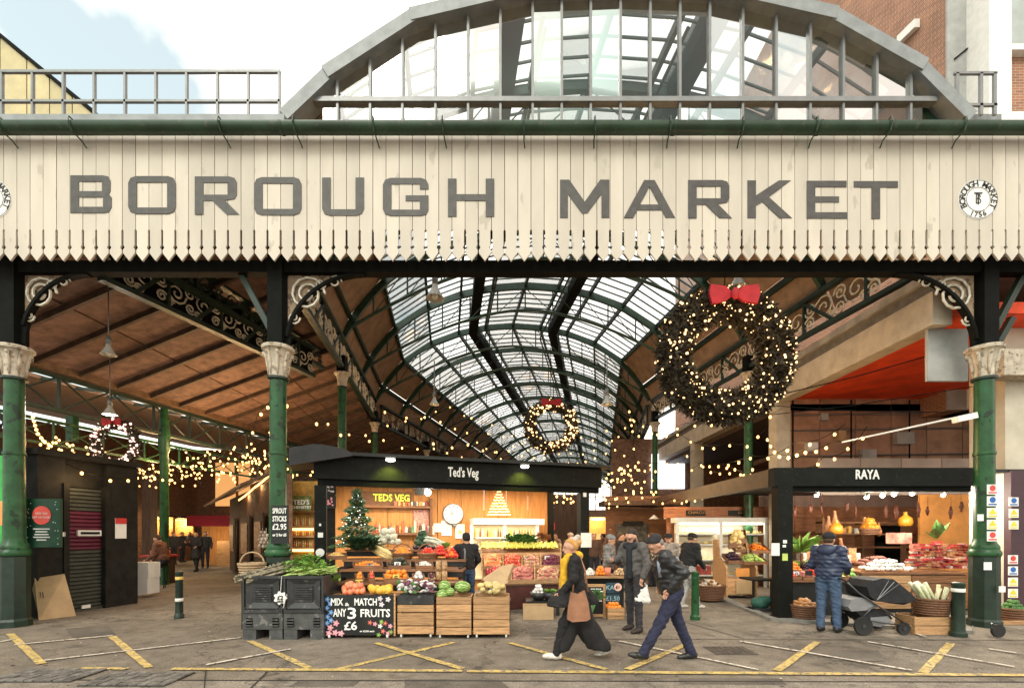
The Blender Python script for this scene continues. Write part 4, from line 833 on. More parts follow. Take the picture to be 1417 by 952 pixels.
M_BASK = mat('willow_basket', (.16,.075,.04), .7, var=.5, nscale=30, stretch=(1,1,5), bump=.4, bscale=50); M_PBASK = mat('pale_willow_basket', (.38,.26,.15), .7, var=.5, nscale=30, stretch=(1,1,5), bump=.4, bscale=50)
M_BLACKB = mat('blackboard_paint', (.012,.013,.013), .7, var=.4, nscale=3); M_CHALK = mat('white_chalk', (.82,.81,.78), .9, var=.1)
# ------------------------------------------------------------------ black pallet boxes by the column
def pallet_box(px0, px1, label):
    Z = 6.97; x0, x1 = xz(px0,Z), xz(px1,Z); zt = hz(797,Z); t = thing('pallet_box', label, 'pallet box', ((x0+x1)/2, Z+.35, 0), group='black pallet boxes'); w = x1-x0; zm = zt*.42; y0, y1 = Z, Z+.72
    for a, b in ((x0,x0+w*.34),(x1-w*.34,x1)): MB().box(a+.004,b-.004,y0+.012,y1,0,zt*.155).build('foot', M_GRYP, t)
    lo = MB().box(x0,x1,y0+.01,y1,zt*.16,zm-.006).build('lower_shell', M_GRYP, t)
    for cx_ in (x0+w*.17, x1-w*.17):
        MB().box(cx_-w*.08,cx_+w*.08,y0+.002,y0+.0095,zt*.2,zt*.34).build('vent_recess', M_IRON, lo)
        for k in range(3): MB().box(cx_-w*.085,cx_+w*.085,y0-.012,y0+.0015,zt*(.215+.045*k),zt*(.232+.045*k)).build('vent_bar', M_GRYP, lo)
    up = MB(); up.box(x0,x0+.03,y0,y1,zm,zt).box(x1-.03,x1,y0,y1,zm,zt).box(x0+.031,x1-.031,y0+.035,y0+.06,zm,zt-.002).box(x0+.031,x1-.031,y1-.03,y1,zm,zt); up.build('upper_shell', M_BLKP, t)
    MB().box(x0-.008,x1+.008,y0-.012,y0+.03,zt-.035,zt+.005).build('rim', M_BLKP, t); MB().box(x0+.031,x1-.031,y0-.006,y0+.034,zm+.0,zm+.05).build('bottom_rail', M_BLKP, t)
    p = MB(); fr = [(x0+.05,zm+.07),(x1-.05,zm+.07),(x1-.05,zt-.06),(x0+.05,zt-.06)]; inn = [(x0+w*.26,zm+.16),(x1-w*.26,zm+.16),(x1-w*.26,zt-.12),(x0+w*.26,zt-.12)]
    for i in range(4):
        j = (i+1)%4; p.quad((fr[i][0],y0+.004,fr[i][1]),(fr[j][0],y0+.004,fr[j][1]),(inn[j][0],y0+.032,inn[j][1]),(inn[i][0],y0+.032,inn[i][1]))
    p.build('tapered_panel', M_BLKP, t)
    for k in range(7): z = zm+.175+k*(zt-zm-.31)/7; MB().box(x0+w*.28,x1-w*.28,y0+.008,y0+.03,z,z+.018).build('louvre', M_BLKP, t)
    for a, b in ((x0+.06,zm+.03),(x1-.06,zm+.03)): MB().tube([(a+.025*math.cos(q*.785),y0-.01,b+.03+.025*math.sin(q*.785)) for q in range(8)],.006,4,True).build('ring_lug', M_GRYP, t)
    MB().box(x0+.031,x1-.031,y0+.061,y1-.031,zt*.5,zt*.55).build('liner', M_BLKP, t)
    return t
pallet_box(335,390.5,'black slatted pallet box heaped with sprout stalks, left of the pair'); pallet_box(392,447.5,'black slatted pallet box topped with celery, right of the pair')
zt = hz(797,6.97)
xa, xb, xc = xz(338,7.1), xz(390,7.1), xz(446,7.1)
mb = sticks((xa+.04,7.05,zt-.06),(xb+.02,7.55,zt+.13),30,(.14,.12,.05),.02,.02,.03)
for k in range(160): u = random.random(); p = Vector((xa+.05,7.05,zt-.02)).lerp(Vector((xb,7.55,zt+.13)),u)+Vector((random.uniform(-.16,.16),random.uniform(-.12,.12),random.uniform(-.02,.06))); mb.ball(p,.017,6,5)
lone('sprout_stalks', mb, M_SPROUT, 'grey brown brussels sprout stalks lying in the left pallet box', 'sprouts', None, True, 'stuff')
cel = thing('celery_heap', 'pale green celery and leaves spilling over the right pallet box', 'celery', ((xb+xc)/2,7.3,zt))
mb = MB()
for k in range(60): x = random.uniform(xb+.0,xc-.06); y = random.uniform(7.02,7.6); z = zt-.02+random.uniform(0,.1)+(7.4-abs(y-7.3))*.0; a = random.uniform(-.8,.8); l = random.uniform(.18,.34); mb.tube([(x,y,z),(x+l*.5*math.cos(a),y+.03,z+.03),(x+l*math.cos(a),y+l*.5*math.sin(a),z+random.uniform(0,.08))],[.013,.012,.007],5)
mb.build('stems', M_CEL, cel)['kind'] = 'stuff'; leaves(((xb+xc)/2-.02,7.3,zt+.04),160,.13,(.28,.25,.15),0,.7,.5).build('leaf_sprigs', M_LEAFL, cel)['kind'] = 'stuff'; leaves(((xb+xc)/2-.1,7.5,zt+.15),70,.12,(.15,.12,.12),0,.7,.5).build('upper_sprigs', M_LEAFL, cel)['kind'] = 'stuff'
tgp = thing('price_tag', 'white flower shaped price tag hanging between the two pallet boxes', 'price tag', P(390,840,6.93)); mb = MB(); pc_ = P(388,827,6.93)
fl = [(.09*(1+.16*math.cos(7*a))*math.cos(a), .09*(1+.16*math.cos(7*a))*math.sin(a)) for a in [k*math.pi/28 for k in range(56)]]
at(outline_mesh([fl],.004), pc_).build('card', M_PAPER, tgp); at(text('£2',.09,.003,bold=.003),pc_+Vector((0,-.006,0))).join(at(text('each',.05,.003,bold=.002),pc_+Vector((0,-.006,-.05)))).build('price', mat('black_print',(.02,.02,.02),.6), tgp)
MB().tube([pc_+Vector((0,0,.09)),P(390,797,6.95)],.004,4).build('string', M_WHITE, tgp); MB().bar(P(397,822,6.93),P(392,841,6.93),.03,.004).build('ribbon', M_WHITE, tgp)
def basket(name, label, cen, r, h, m=M_BASK, handle=False, group=None, taper=.82):
    t = thing(name, label, 'basket', cen, group=group); n = 18; b = MB(); rows = max(4,int(h/.035))
    for i in range(rows): f = i/(rows-1); rr = r*(taper+(1-taper)*f); b.tube([(rr*(1+.012*(-1)**k)*math.cos(2*math.pi*k/(2*n)+i*.17), rr*(1+.012*(-1)**(k+i))*math.sin(2*math.pi*k/(2*n)+i*.17), .02+(h-.03)*f) for k in range(2*n)], h/rows*.58, 5, True)
    b.build('weave', m, t, True, False); MB().lathe([(0.001,.01),(r*taper,.012),(r*.97,h*.82),(0.001,h*.8)],n).build('lining', m, t, False, False)
    MB().tube([(r*1.02*math.cos(2*math.pi*k/24), r*1.02*math.sin(2*math.pi*k/24), h+.004*(-1)**k) for k in range(24)],.018,6,True).build('rim', m, t, True, False)
    if handle: MB().tube([(r*math.cos(a),0,h+r*.95*math.sin(a)) for a in [k*math.pi/12 for k in range(13)]],.014,6).build('handle', m, t, True, False)
    return t
basket('wicker_basket','pale wicker basket with a hooped handle behind the pallet boxes',Vector((xz(349,7.75),7.75,zt-.06)),.2,.2,M_PBASK,True)
lone('goods_table', MB().box(xz(330,7.72),xz(448,7.72),7.72,8.5,zt-.1,zt-.07).box(xz(333,7.72),xz(337,7.72),7.74,7.8,0,zt-.1).box(xz(440,7.72),xz(446,7.72),7.74,7.8,0,zt-.1).box(xz(333,8.3),xz(337,8.3),8.42,8.48,0,zt-.1), M_BLACKW, 'low black table behind the pallet boxes', 'table')
# sprout sign on the column
ssn = thing('chalk_sign', 'black board on the middle column chalked SPROUT STICKS', 'sign', P(386,750,7.78))
MB().box(xz(375,7.78),xz(399,7.78),7.78,7.8,hz(752,7.78),hz(699,7.78)).build('board', M_BLACKB, ssn)
mb = MB()
for i, (s_, sz) in enumerate((('SPROUT',.1),('STICKS',.1),('£2.95',.11),('or 2 for £5',.05))): mb.join(at(text(s_,sz*1.25,.003,fit=.235,bold=.002),(xz(387,7.78),7.774,hz(707+i*11,7.78))))
mb.build('chalk_writing', M_CHALK, ssn)['kind'] = 'stuff'
# ------------------------------------------------------------------ chalkboard trolley
Z = 7.05; x0, x1 = xz(450,Z), xz(545,Z)
ckb = thing('chalkboard_stand', 'black chalkboard on castors reading MIX & MATCH ANY 3 FRUITS', 'sign', ((x0+x1)/2,Z+.1,0))
zb, ztp = hz(883,Z)+.05, hz(823,Z)
MB().box(x0,x1,Z,Z+.03,zb,ztp).build('board', M_BLACKB, ckb)
for x in (x0-.012, x1+.012): MB().box(x-.011,x+.011,Z-.005,Z+.045,zb-.01,ztp+.02).build('side_rail', M_CRATE if x > x0 else M_IRON, ckb)
for x in (x0+.06, x1-.1): MB().lathe([(.03,-.014),(.034,-.01),(.034,.01),(.03,.014)],12,(x,Z+.02,.036),Matrix.Rotation(R(90),4,'Y')).build('castor', M_WHITE, ckb, True)
for s_, sz, px, py, sx in (('MIX',.15,466,833,17),('&',.07,480,836,6),('MATCH',.15,506,833,31),('ANY',.165,470,848,18),('3',.24,487,849,12),('FRUITS',.165,519,848.5,41),('£6',.18,485,866,18),('or £2.50 each',.035,508,873,20)):
    at(text(s_,sz,.004,fit=sx/F*Z,bold=.0035 if sz > .1 else .001),P(px,py,Z-.006)).build('chalk_word', M_CHALK, ckb)
def flower(px, py, r, m):
    ce = P(px,py,Z-.005); f = [(r*(1+.28*math.cos(5*a))*math.cos(a), r*(1+.28*math.cos(5*a))*math.sin(a)) for a in [k*math.pi/15 for k in range(30)]]
    fo = at(outline_mesh([f],.003),ce).build('painted_flower', m, ckb); MB().lathe([(r*.25,0),(r*.25,.003)],8,ce+Vector((0,-.002,0)),Matrix.Rotation(R(90),4,'X')).build('flower_eye', mat('yellow_chalk',(.75,.6,.2),.8), fo)
M_BLU = mat('blue_chalk',(.12,.28,.6),.8,var=.3); M_PNK = mat('pink_chalk',(.7,.3,.38),.8,var=.2); M_LIL = mat('lilac_chalk',(.6,.55,.62),.8,var=.2); M_RCH = mat('red_chalk',(.6,.12,.12),.8,var=.2)
for k, (a, b) in enumerate([(453,829),(457,835),(452,841),(458,847),(453,853),(458,858),(452,862)]): flower(a,b,.034,M_BLU)
for a, b in [(457,868),(465,862),(464,875),(472,876),(455,876)]: flower(a,b,.04,M_PNK)
for a, b in [(526,828),(537,829),(528,836)]: flower(a,b,.035,M_LIL)
for a, b, m in [(512,861,M_RCH),(519,863,M_PNK),(526,866,M_PAPER),(533,862,M_RCH),(540,866,M_PNK),(530,873,M_RCH),(537,876,M_PNK),(524,878,M_LEAFL),(541,874,M_LEAFL),(528,860,M_LEAFL)]: flower(a,b,.03,m)
# crates
def crpx(px0, px1, py0, py1, Z, d, n, label, **k): return crate('wooden_crate', label, xz(px0,Z), xz(px1,Z), Z, Z+d, max(0,hz(py1,Z)), hz(py0,Z), n, 'wooden crates in the front row', **k)
crpx(550,600,836,884,7.07,.45,4,'pale wooden crate on castors beside the chalkboard', castor=True, heights=[1.3,2.0,1.2], gap=.016)
MB().box(xz(550,7.06),xz(600,7.06),7.06,7.5,hz(836,7.06)+.003,hz(824,7.06)).build('black_tray', M_BLKP); tag(bpy.data.objects['black_tray'],'black plastic tray of bagged produce beside the chalkboard','tray')
crpx(604,652,825,885,7.03,.45,5,'tall wooden slatted crate under the watermelons', castor=True); crpx(655,705,825,885,7.05,.45,5,'tall wooden slatted crate under the pears, right end of the row', castor=True)
lone('counter_core', MB().box(xz(451,7.2),xz(548,7.2),7.12,7.5,.1,.61), M_BLACKW, 'black trolley body behind the chalkboard', 'trolley')
# ------------------------------------------------------------------ stepped rack with produce
rk = thing('display_rack', 'stepped dark display rack full of fruit in front of the vegetable stall', 'rack', (-2,8.3,0))
ST = [(7.52,8.08,.8),(8.1,8.68,.97),(8.7,9.28,1.11),(9.3,9.62,1.28)]
for a, b, h in ST: MB().box(-2.86+(a-7.5)*-.28,-.85-(a-7.5)*.02,a,b,h-.04,h).build('shelf', M_WOOD, rk); MB().box(-2.84+(a-7.5)*-.28,-.87-(a-7.5)*.02,a+.03,a+.06,h-.14,h-.043).build('riser', M_BLACKW, rk)
MB().box(-3.1,-2.95,8.2,9.6,0,1.0).build('side_panel', M_BLACKW, rk); MB().box(-.95,-.9,8.2,9.6,0,1.0).build('side_panel', M_BLACKW, rk)
def row(px0, px1, k, dz=0., inset=.04, front=0., depth=None):                                            # quad on a shelf between two pixel columns
    if k < 0: a, b, h = 7.1,7.5,.648
    else: a, b, h = ST[k]
    a += front; b = a + depth if depth else b
    return [(xz(px0,a)+inset,a+inset,h+dz),(xz(px1,a)-inset,a+inset,h+dz),(xz(px1,b)-inset,b-inset,h+dz+.04),(xz(px0,b)+inset,b-inset,h+dz+.04)]
def spots(px0, px1, k, n, r, lay=1):
    out = []; q = row(px0,px1,k)
    nu = max(1,int(n)); 
    for l in range(lay):
        for i in range(nu-l):
            for j in range(3-l): out.append(grid_on(q,(i+.5+l*.5+random.uniform(-.25,.25))/nu,(j+.5+l*.4+random.uniform(-.3,.3))/3)+Vector((0,0,r*(.95+1.4*l+random.uniform(-.25,.2)))))
    return out
lone('top_board', MB().box(xz(451,7.1),xz(547,7.1),7.1,7.5,.612,.635), M_CRATE, 'wooden board top above the chalkboard', 'board')
each('grapefruit','pink grapefruit on the counter above the chalkboard','grapefruit','grapefruit above the chalkboard',spots(472,507,-1,5,.05,2),.052,M_GRAPEF)
each('mango','round yellow mango on the counter right of the grapefruit','mango','yellow mangoes above the chalkboard',spots(508,546,-1,4,.06,1),.062,M_MANGO,.9)
mb = MB()
for k in range(70): p = grid_on(row(551,601,-1,.03,.0),random.random(),random.random())+Vector((0,0,random.uniform(0,.16))); mb.ball(p,(random.uniform(.03,.06),random.uniform(.02,.05),random.uniform(.015,.04)),5,4,Matrix.Rotation(random.uniform(0,6),4,'Z') @ Matrix.Rotation(random.uniform(0,3),4,'X')); mb.cur = random.choice([0,0,0,1,2])
lone('bagged_salad', mb, [M_BAG,M_LEAFM,mat('purple_leaf',(.16,.05,.1),.5)], 'heap of clear bagged salad leaves in the black tray', 'bagged salad', None, False, 'stuff')
M_MELON = None
def melonmat():
    m = bpy.data.materials.new('striped_melon_rind'); m.use_nodes = True; t = m.node_tree; L = t.links.new; b = t.nodes['Principled BSDF']; b.inputs['Roughness'].default_value = .35
    tc = t.nodes.new('ShaderNodeTexCoord'); sp = t.nodes.new('ShaderNodeSeparateXYZ'); L(tc.outputs['Object'],sp.inputs[0]); at_ = t.nodes.new('ShaderNodeMath'); at_.operation = 'ARCTAN2'; L(sp.outputs[1],at_.inputs[0]); L(sp.outputs[2],at_.inputs[1])
    no = t.nodes.new('ShaderNodeTexNoise'); no.inputs['Scale'].default_value = 18; L(tc.outputs['Object'],no.inputs['Vector']); ad = t.nodes.new('ShaderNodeMath'); ad.operation = 'MULTIPLY_ADD'; ad.inputs[1].default_value = 1.2; L(no.outputs['Fac'],ad.inputs[0]); L(at_.outputs[0],ad.inputs[2])
    mu = t.nodes.new('ShaderNodeMath'); mu.operation = 'MULTIPLY'; mu.inputs[1].default_value = 11.; L(ad.outputs[0],mu.inputs[0]); si = t.nodes.new('ShaderNodeMath'); si.operation = 'SINE'; L(mu.outputs[0],si.inputs[0])
    rp = t.nodes.new('ShaderNodeValToRGB'); rp.color_ramp.elements[0].position = .2; rp.color_ramp.elements[1].position = .6; rp.color_ramp.elements[0].color = (.12,.24,.05,1); rp.color_ramp.elements[1].color = (.4,.52,.16,1); L(si.outputs[0],rp.inputs[0]); L(rp.outputs[0],b.inputs['Base Color']); return m
M_MELON = melonmat()
for px, py, r, L_, lb in ((614,812,.1,1.0,'round green watermelon at the back left of the melon crate'),(613,822,.085,1.1,'watermelon at the front left of the melon crate'),(624,818,.07,1.0,'small round watermelon between the others'),(639,813,.1,1.3,'large oval striped watermelon on the right of the melon crate')):
    o = put('watermelon', MB().ball((0,0,0),(r*L_,r,r*.98),18,12).mesh('watermelon',M_MELON,True), M=Matrix.Translation((xz(px,7.25),7.25 + (.1 if py < 815 else -.06),hz(py,7.25)+.0)) @ Matrix.Rotation(random.uniform(-.4,.4),4,'Z')); tag(o, lb, 'watermelon', 'watermelons on the crate')
me = MB().lathe([(.001,-.05),(.035,-.045),(.047,-.01),(.04,.03),(.022,.055),(.012,.065),(.001,.066)],10).mesh('pear',mat('russet_pear_skin',(.52,.4,.17),.5,var=.2,nscale=7,rnd=.15),True)
for k in range(22): p = grid_on(row(657,704,-1),random.random(),random.random()); o = put('pear',me,M=Matrix.Translation(p+Vector((0,0,.05+.05*(k%2)))) @ Matrix.Rotation(random.uniform(0,6),4,'Z') @ Matrix.Rotation(random.uniform(.6,1.6),4,'X')); tag(o,'russet yellow pear on the crate at the right end of the front row','pear','pears on the crate')
lone('cauliflower_leaves', leaves(P(459,806,7.4),60,.14,(.06,.1,.1),0,.9,.45), M_LEAFL, 'pale leafy greens at the left end of the counter above the chalkboard', 'greens', None, False, 'stuff')
q0 = row(450,474,0); pile('pear_boxes','heap of green pears in stacked punnets behind the leafy greens','pears',q0,40,.035,M_PEAR,4)
def tray(label, q, hgt=.07, m=M_WOOD):
    t = thing('produce_tray', label, 'tray', (Vector(q[0])+Vector(q[2]))/2, group='trays on the display rack'); a, b, c_, d = [Vector(v) for v in q]; up = Vector((0,0,hgt))
    for i, (p, r_) in enumerate(((a,b),(b,c_),(c_,d),(d,a))): MB().bar(p+up/2, r_+up/2, .012, hgt).build('side', m, t)
    MB().slab([a,b,c_,d],(0,0,.01)).build('base', m, t)
    return t
def loaded(lab, cat, name, q, n, r, m, **k):
    tray('shallow wooden tray holding the '+lab, [tuple(Vector(v)) for v in q]); return pile(name, lab+' heaped in a tray on the stepped rack', cat, q, n, r, m, **k)
loaded('small clementines','clementines','clementine_heap',row(489,506,0),30,.026,M_ORANGE); loaded('red nets of apples','apples','red_net_heap',row(507,521,0),26,.028,M_APPLE,layers=3)
tray('shallow wooden tray holding the big oranges', row(528,568,0)); each('orange','orange piled in the wooden tray on the lowest step of the rack','orange','oranges on the lowest step',spots(528,568,0,7,.038,3),.04,M_ORANGE)
loaded('bags of garlic','garlic','garlic_bag_heap',row(568,590,0),30,.03,M_BAG); loaded('dark red plums','plums','plum_heap',row(590,604,0),30,.025,mat('plum_skin',(.09,.02,.03),.4))
for i, px in enumerate((604,612)):
    for k in range(2):
        ja = thing('storage_jar', ('lower ' if k == 0 else 'upper ')+('left' if i == 0 else 'right')+' jar of dried fruit on the rack beside the shop worker','jar',(xz(px+3,7.85),7.85,.81+k*.17)); MB().lathe([(.045,0),(.05,.01),(.05,.13),(.045,.14)],14).build('glass', mat('jar_contents',(.4,.24,.12),.25,var=.5,nscale=30), ja, True, False); MB().lathe([(.047,.14),(.047,.16)],14).build('lid', M_CRATE, ja, False, False)
loaded('orange kumquats','kumquats','kumquat_heap',row(486,532,1),90,.022,M_ORANGE,layers=3); loaded('dark avocados','avocados','avocado_heap',row(533,571,1),45,.036,mat('avocado_skin',(.035,.035,.02),.5,var=.5,nscale=10),stretch=1.3); loaded('white mushrooms','mushrooms','mushroom_heap',row(572,602,1),70,.022,mat('mushroom_skin',(.68,.64,.58),.7,var=.15))
loaded('yellow physalis','physalis','physalis_heap',row(450,482,2),90,.022,mat('physalis_skin',(.75,.48,.16),.5,var=.2),layers=3)
lone('spinach_bunch', leaves(P(503,762,8.9),260,.22,(.22,.15,.18),0,.8,.42,.2), M_LEAFD, 'big bunch of dark green leaves below the Christmas tree', 'greens', None, False, 'stuff')
lone('parsnip_heap', sticks(P(520,758,8.95),P(543,771,8.8),26,(.06,.05,.05),.025,.01), M_PARS, 'pale yellow parsnips lying on the rack right of the dark greens', 'parsnips', None, True, 'stuff')
for px, lb, m in ((557,'basket with hooped handle full of clementines on the rack',M_ORANGE),(592,'basket with hooped handle full of tomatoes on the rack',M_TOM)):
    b_ = basket('handled_basket', lb, P(px,774,8.85), .19, .12, M_WOOD, True); ce = P(px,774,8.85)+Vector((0,0,.1)); pile('clementine_heap' if m is M_ORANGE else 'tomato_heap', ('clementines' if m is M_ORANGE else 'tomatoes')+' heaped in the handled basket on the rack', 'clementines' if m is M_ORANGE else 'tomatoes', [ce+Vector(v) for v in ((-.17,-.15,0),(.17,-.15,0),(.17,.15,0),(-.17,.15,0))], 40, .028, m)
pile('tomato_heap','bright red tomatoes heaped at the right end of the rack','tomatoes',row(598,620,2,.08),40,.036,M_TOM,3); pile('pepper_heap','orange red peppers heaped beside the shop worker','peppers',row(612,638,2,.03),40,.04,[M_TOM,M_ORANGE],3)
pile('squash_heap','dark green squashes on the top step of the rack','squashes',row(572,596,3,.05),12,.07,M_LEAFD,2); lone('leek_heap', sticks(P(588,746,9.4),P(616,755,9.3),22,(.05,.06,.06),.02,.016), mat('leek_white',(.6,.62,.5),.5,var=.3,nscale=9), 'pale leeks and aubergines laid on the top step of the rack', 'leeks', None, True, 'stuff'); pile('aubergine_heap','glossy dark aubergines on the top step of the rack','aubergines',row(568,618,3,.0),26,.045,M_AUB,2,stretch=1.8)
pile('cauliflower_heap','white cauliflowers in the middle of the top step','cauliflowers',row(515,560,3,.08),10,.07,mat('cauliflower',(.55,.53,.42),.7,var=.35,nscale=25),2)
lone('lettuce_head', leaves(P(617,757,9.2),60,.1,(.05,.05,.05),0,.9,.6), M_LEAFL, 'small pale lettuce on the top step at its right end', 'lettuce', None, False, 'stuff')
# ------------------------------------------------------------------ the vegetable stall
S0 = Vector((-4.0, 9.66, 0)); SU = Vector((.9545,.2995,0)).normalized(); SV = Vector((-SU.y, SU.x, 0)); SRZ = math.atan2(SU.y, SU.x)
st = thing('vegetable_stall', "black timber stall with orange plywood back, its beam lettered Ted's Veg", 'stall', S0, SRZ)
def sw(s, t, z): return S0 + SU*s + SV*t + Vector((0,0,z))
def sl(px, t=0):                                            # distance along the stall line (t metres behind the front) seen at a pixel column
    k = (px - CX)/F; o = S0 + SV*t; return (k*o.y - o.x) / (SU.x - k*SU.y)
def shh(py, s, t=0): return hz(py, sw(s,t,0).y)
MB().box(-.12,6.5,-.1,.06,2.74,3.2).build('front_beam', M_CHAR, st, world=False); MB().box(-.05,6.45,-.05,.02,2.6,2.738).build('under_beam', M_IRON, st, world=False)
for s_ in (.02, sl(808)): MB().box(s_-.13,s_+.1,-.09,.13,0,2.6).build('post', M_CHAR, st, world=False)
for s_ in (.02, 6.2): MB().box(s_-.1,s_+.1,2.5,2.7,0,3.0).build('back_post', M_CHAR, st, world=False)
nb = 9; wS = 6.2/nb
for k in range(nb): MB().box(.13+k*(wS-.02)+.008,.13+(k+1)*(wS-.02)-.008,2.52,2.55,0,3.0).build('back_panel', M_OSB, st, world=False)
MB().slab([(-.3,-.25,3.22),(6.7,-.25,3.22),(6.7,2.9,3.05),(-.3,2.9,3.05)],(0,0,.07)).build('canopy_roof', M_BLACKW, st, world=False)
MB().box(.13,6.1,-.02,2.5,2.98,3.0).build('canopy_lining', M_DKBR, st, world=False)
hd_ = MB(); n = 8; prf = [(-.55,2.95),(-.55,3.3)] + [(-.1+.75*math.sin(k*math.pi/2/n), 3.2+.2*math.cos(k*math.pi/2/n)) for k in range(n+1)]
hd_.slab([(s_, -.35, z) for s_, z in prf], (0,.9,0)); hd_.build('corner_hood', mat('black_tarpaulin',(.018,.017,.02),.45,var=.3,nscale=4), st, world=False)
at(text("Ted's Veg",.3,.012,fit=.70,bold=.006),(sl(640),-.108,2.97)).build('lettering', M_WHITE, st, world=False)
def stick(px, py, w, h, m, nm='sticker'):                   # stickers on the left post
    p = (0.0 + (px-440)/F*9.6, -.094, shh(py,0)); MB().box(p[0]-w/2,p[0]+w/2,-.096,-.091,p[2]-h/2,p[2]+h/2).build(nm, m, st, world=False)
stick(440,726,.04,.05,M_PAPER); stick(440.5,740,.1,.1,M_PAPER); MB().lathe([(.085,0),(.085,.004)],18,(0.0,-.092,shh(764,0)),Matrix.Rotation(R(90),4,'X')).build('round_sticker', M_PAPER, st, world=False)
MB().box(sl(801.5),sl(816),-.1,-.093,shh(757,sl(808)),shh(737,sl(808))).build('notice', M_PAPER, st, world=False)
MB().box(sl(806)-.03,sl(806)+.05,-.12,-.09,2.5,2.6).build('clip_lamp', M_WHITE, st, world=False)
for px in (540,725):                                        # two small floods washing the beam
    s_ = sl(px,-.3); p = sw(s_,-.36,shh(637 if px == 540 else 646, s_, -.3)); t = thing('beam_lamp', 'small oval lamp on the beam %s the stall lettering' % ('left of' if px == 540 else 'right of'), 'lamp', p, SRZ)
    MB().ball((0,0,0),(.1,.06,.035),14,8).build('lens', glow('pale_lamp',(1.,.97,.75),9.), t, True, False); MB().box(-.1,.1,-.05,.05,.03,.06).build('housing', M_ALU, t, world=False); MB().tube([(0,.0,.05),(0,.12,.1),(0,.3,.05)],.012,5).build('arm', M_ALU, t, world=False)
    point(p-SV*.05-Vector((0,0,.07)), 26, (.85,1.,.1), .05, t, spot=110, aim=p+SV*.3-Vector((0,0,.6)))
# bright work lamp
pz = sl(592,.5); pp = sw(pz,.5,shh(681,pz,.5)); wl_ = thing('work_lamp','bright white work lamp hanging under the stall beam','lamp',pp)
MB().ball((0,0,0),(.075,.05,.075),14,10).build('bulb', glow('white_hot_lamp',(.95,.97,1.),30.), wl_, True, False); MB().box(-.3,-.1,-.03,.05,-.06,.1).build('housing', M_IRON, wl_, world=False); MB().tube([(0,0,.07),(0,0,.25)],.012,5).build('stem', M_ALU, wl_, world=False)
point(pp+Vector((0,-.15,-.1)), 30, (1,.95,.88), .08, wl_)
def strip(label, s_, t_, w, watts, col=(1,.8,.55)):
    p = sw(s_,t_,2.88); t = thing('strip_light', label, 'lamp', p, SRZ, 'strip lights in the stalls'); MB().box(-w/2,w/2,-.04,.04,0,.05).build('housing', M_WHITE, t, world=False); MB().box(-w/2,w/2,-.03,.03,-.02,-.002).build('tube', glow('strip_tube',(1.,.85,.6),6.), t, world=False)
    arealight(p-Vector((0,0,.04)), watts, w, .08, col, t, (0,0,SRZ))
strip('strip light under the stall canopy on its left',1.4,1.3,1.2,32); strip('strip light under the stall canopy in its middle',3.2,1.3,1.2,32); strip('strip light under the stall canopy on its right',5.0,1.3,1.2,32)
strip('strip light behind the stall beam above the rack',1.6,.25,1.6,48); strip('strip light behind the stall beam above the apples',4.4,.25,1.6,48)
# back wall fittings
TB = 2.5
def bw(px, py, off=.03): s_ = sl(px,TB-off); return sw(s_,TB-off,shh(py,s_,TB-off))
def wallbox(parent, nm, px0, px1, py0, py1, th, m, off=.0):
    s0, s1 = sl(px0,TB-off), sl(px1,TB-off); zA, zB_ = shh(py1,(s0+s1)/2,TB-off), shh(py0,(s0+s1)/2,TB-off)
    p = [sw(s0,TB-off-th,zA),sw(s1,TB-off-th,zA),sw(s1,TB-off,zA),sw(s0,TB-off,zA),sw(s0,TB-off-th,zB_),sw(s1,TB-off-th,zB_),sw(s1,TB-off,zB_),sw(s0,TB-off,zB_)]
    return MB().hexa(p).build(nm, m, parent)
sg = thing('wall_sign','yellow green lettered TEDS VEG sign on the plywood wall','sign',bw(542,695))
wallbox(sg,'board',488,570,680,700,.02,M_WOOD); at(text('TEDS VEG',.26,.02,fit=sl(567,TB)-sl(517,TB),bold=.004),bw(542,689,.06),SRZ).build('letters', glow('lime_letters',(.6,.72,.05),.75), sg)
shf = thing('wall_shelf','cluttered wooden shelf of small goods behind the Christmas tree','shelf',bw(555,735)); wallbox(shf,'top_shelf',486,596,700,703,.2,M_WOOD); wallbox(shf,'upright',594,597,690,745,.2,M_WOOD); wallbox(shf,'lower_shelf',500,594,737,740,.25,M_WOOD)
random.seed(11)
GC = [(.5,.12,.06),(.6,.35,.08),(.55,.5,.42),(.08,.06,.05),(.3,.06,.06),(.1,.25,.1),(.6,.55,.5),(.45,.2,.1)]
def goods(n, pxr, py, hr, off, lab, grp, wr=(2.5,5)):
    x = pxr[0]
    while x < pxr[1] and n > 0:
        w = random.uniform(*wr); h = random.uniform(*hr); ci = random.randrange(len(GC)); s0, s1 = sl(x,TB-off), sl(x+w,TB-off); z0 = shh(py,s0,TB-off); hh = h/F*13
        o = lone('shop_packet', MB().obox(sw((s0+s1)/2,TB-off-.05,z0+hh/2+.002),((s1-s0)*.9,.08,hh),Matrix.Rotation(SRZ,4,'Z')) if random.random() < .5 else MB().lathe([((s1-s0)*.4,0),((s1-s0)*.42,hh*.7),((s1-s0)*.2,hh*.85),((s1-s0)*.2,hh)],8,sw((s0+s1)/2,TB-off-.05,z0+.002)), mat('packet_%d' % ci, GC[ci], .45, var=.5, nscale=22), lab, 'packet', grp, 'auto'); x += w*1.1; n -= 1
goods(30,(505,592),737,(8,16),.05,'small packet on the lower wall shelf behind the Christmas tree','packets on the stall shelf'); goods(20,(545,592),700,(3,9),.05,'small packet on the upper wall shelf by the lettered sign','packets on the upper shelf')
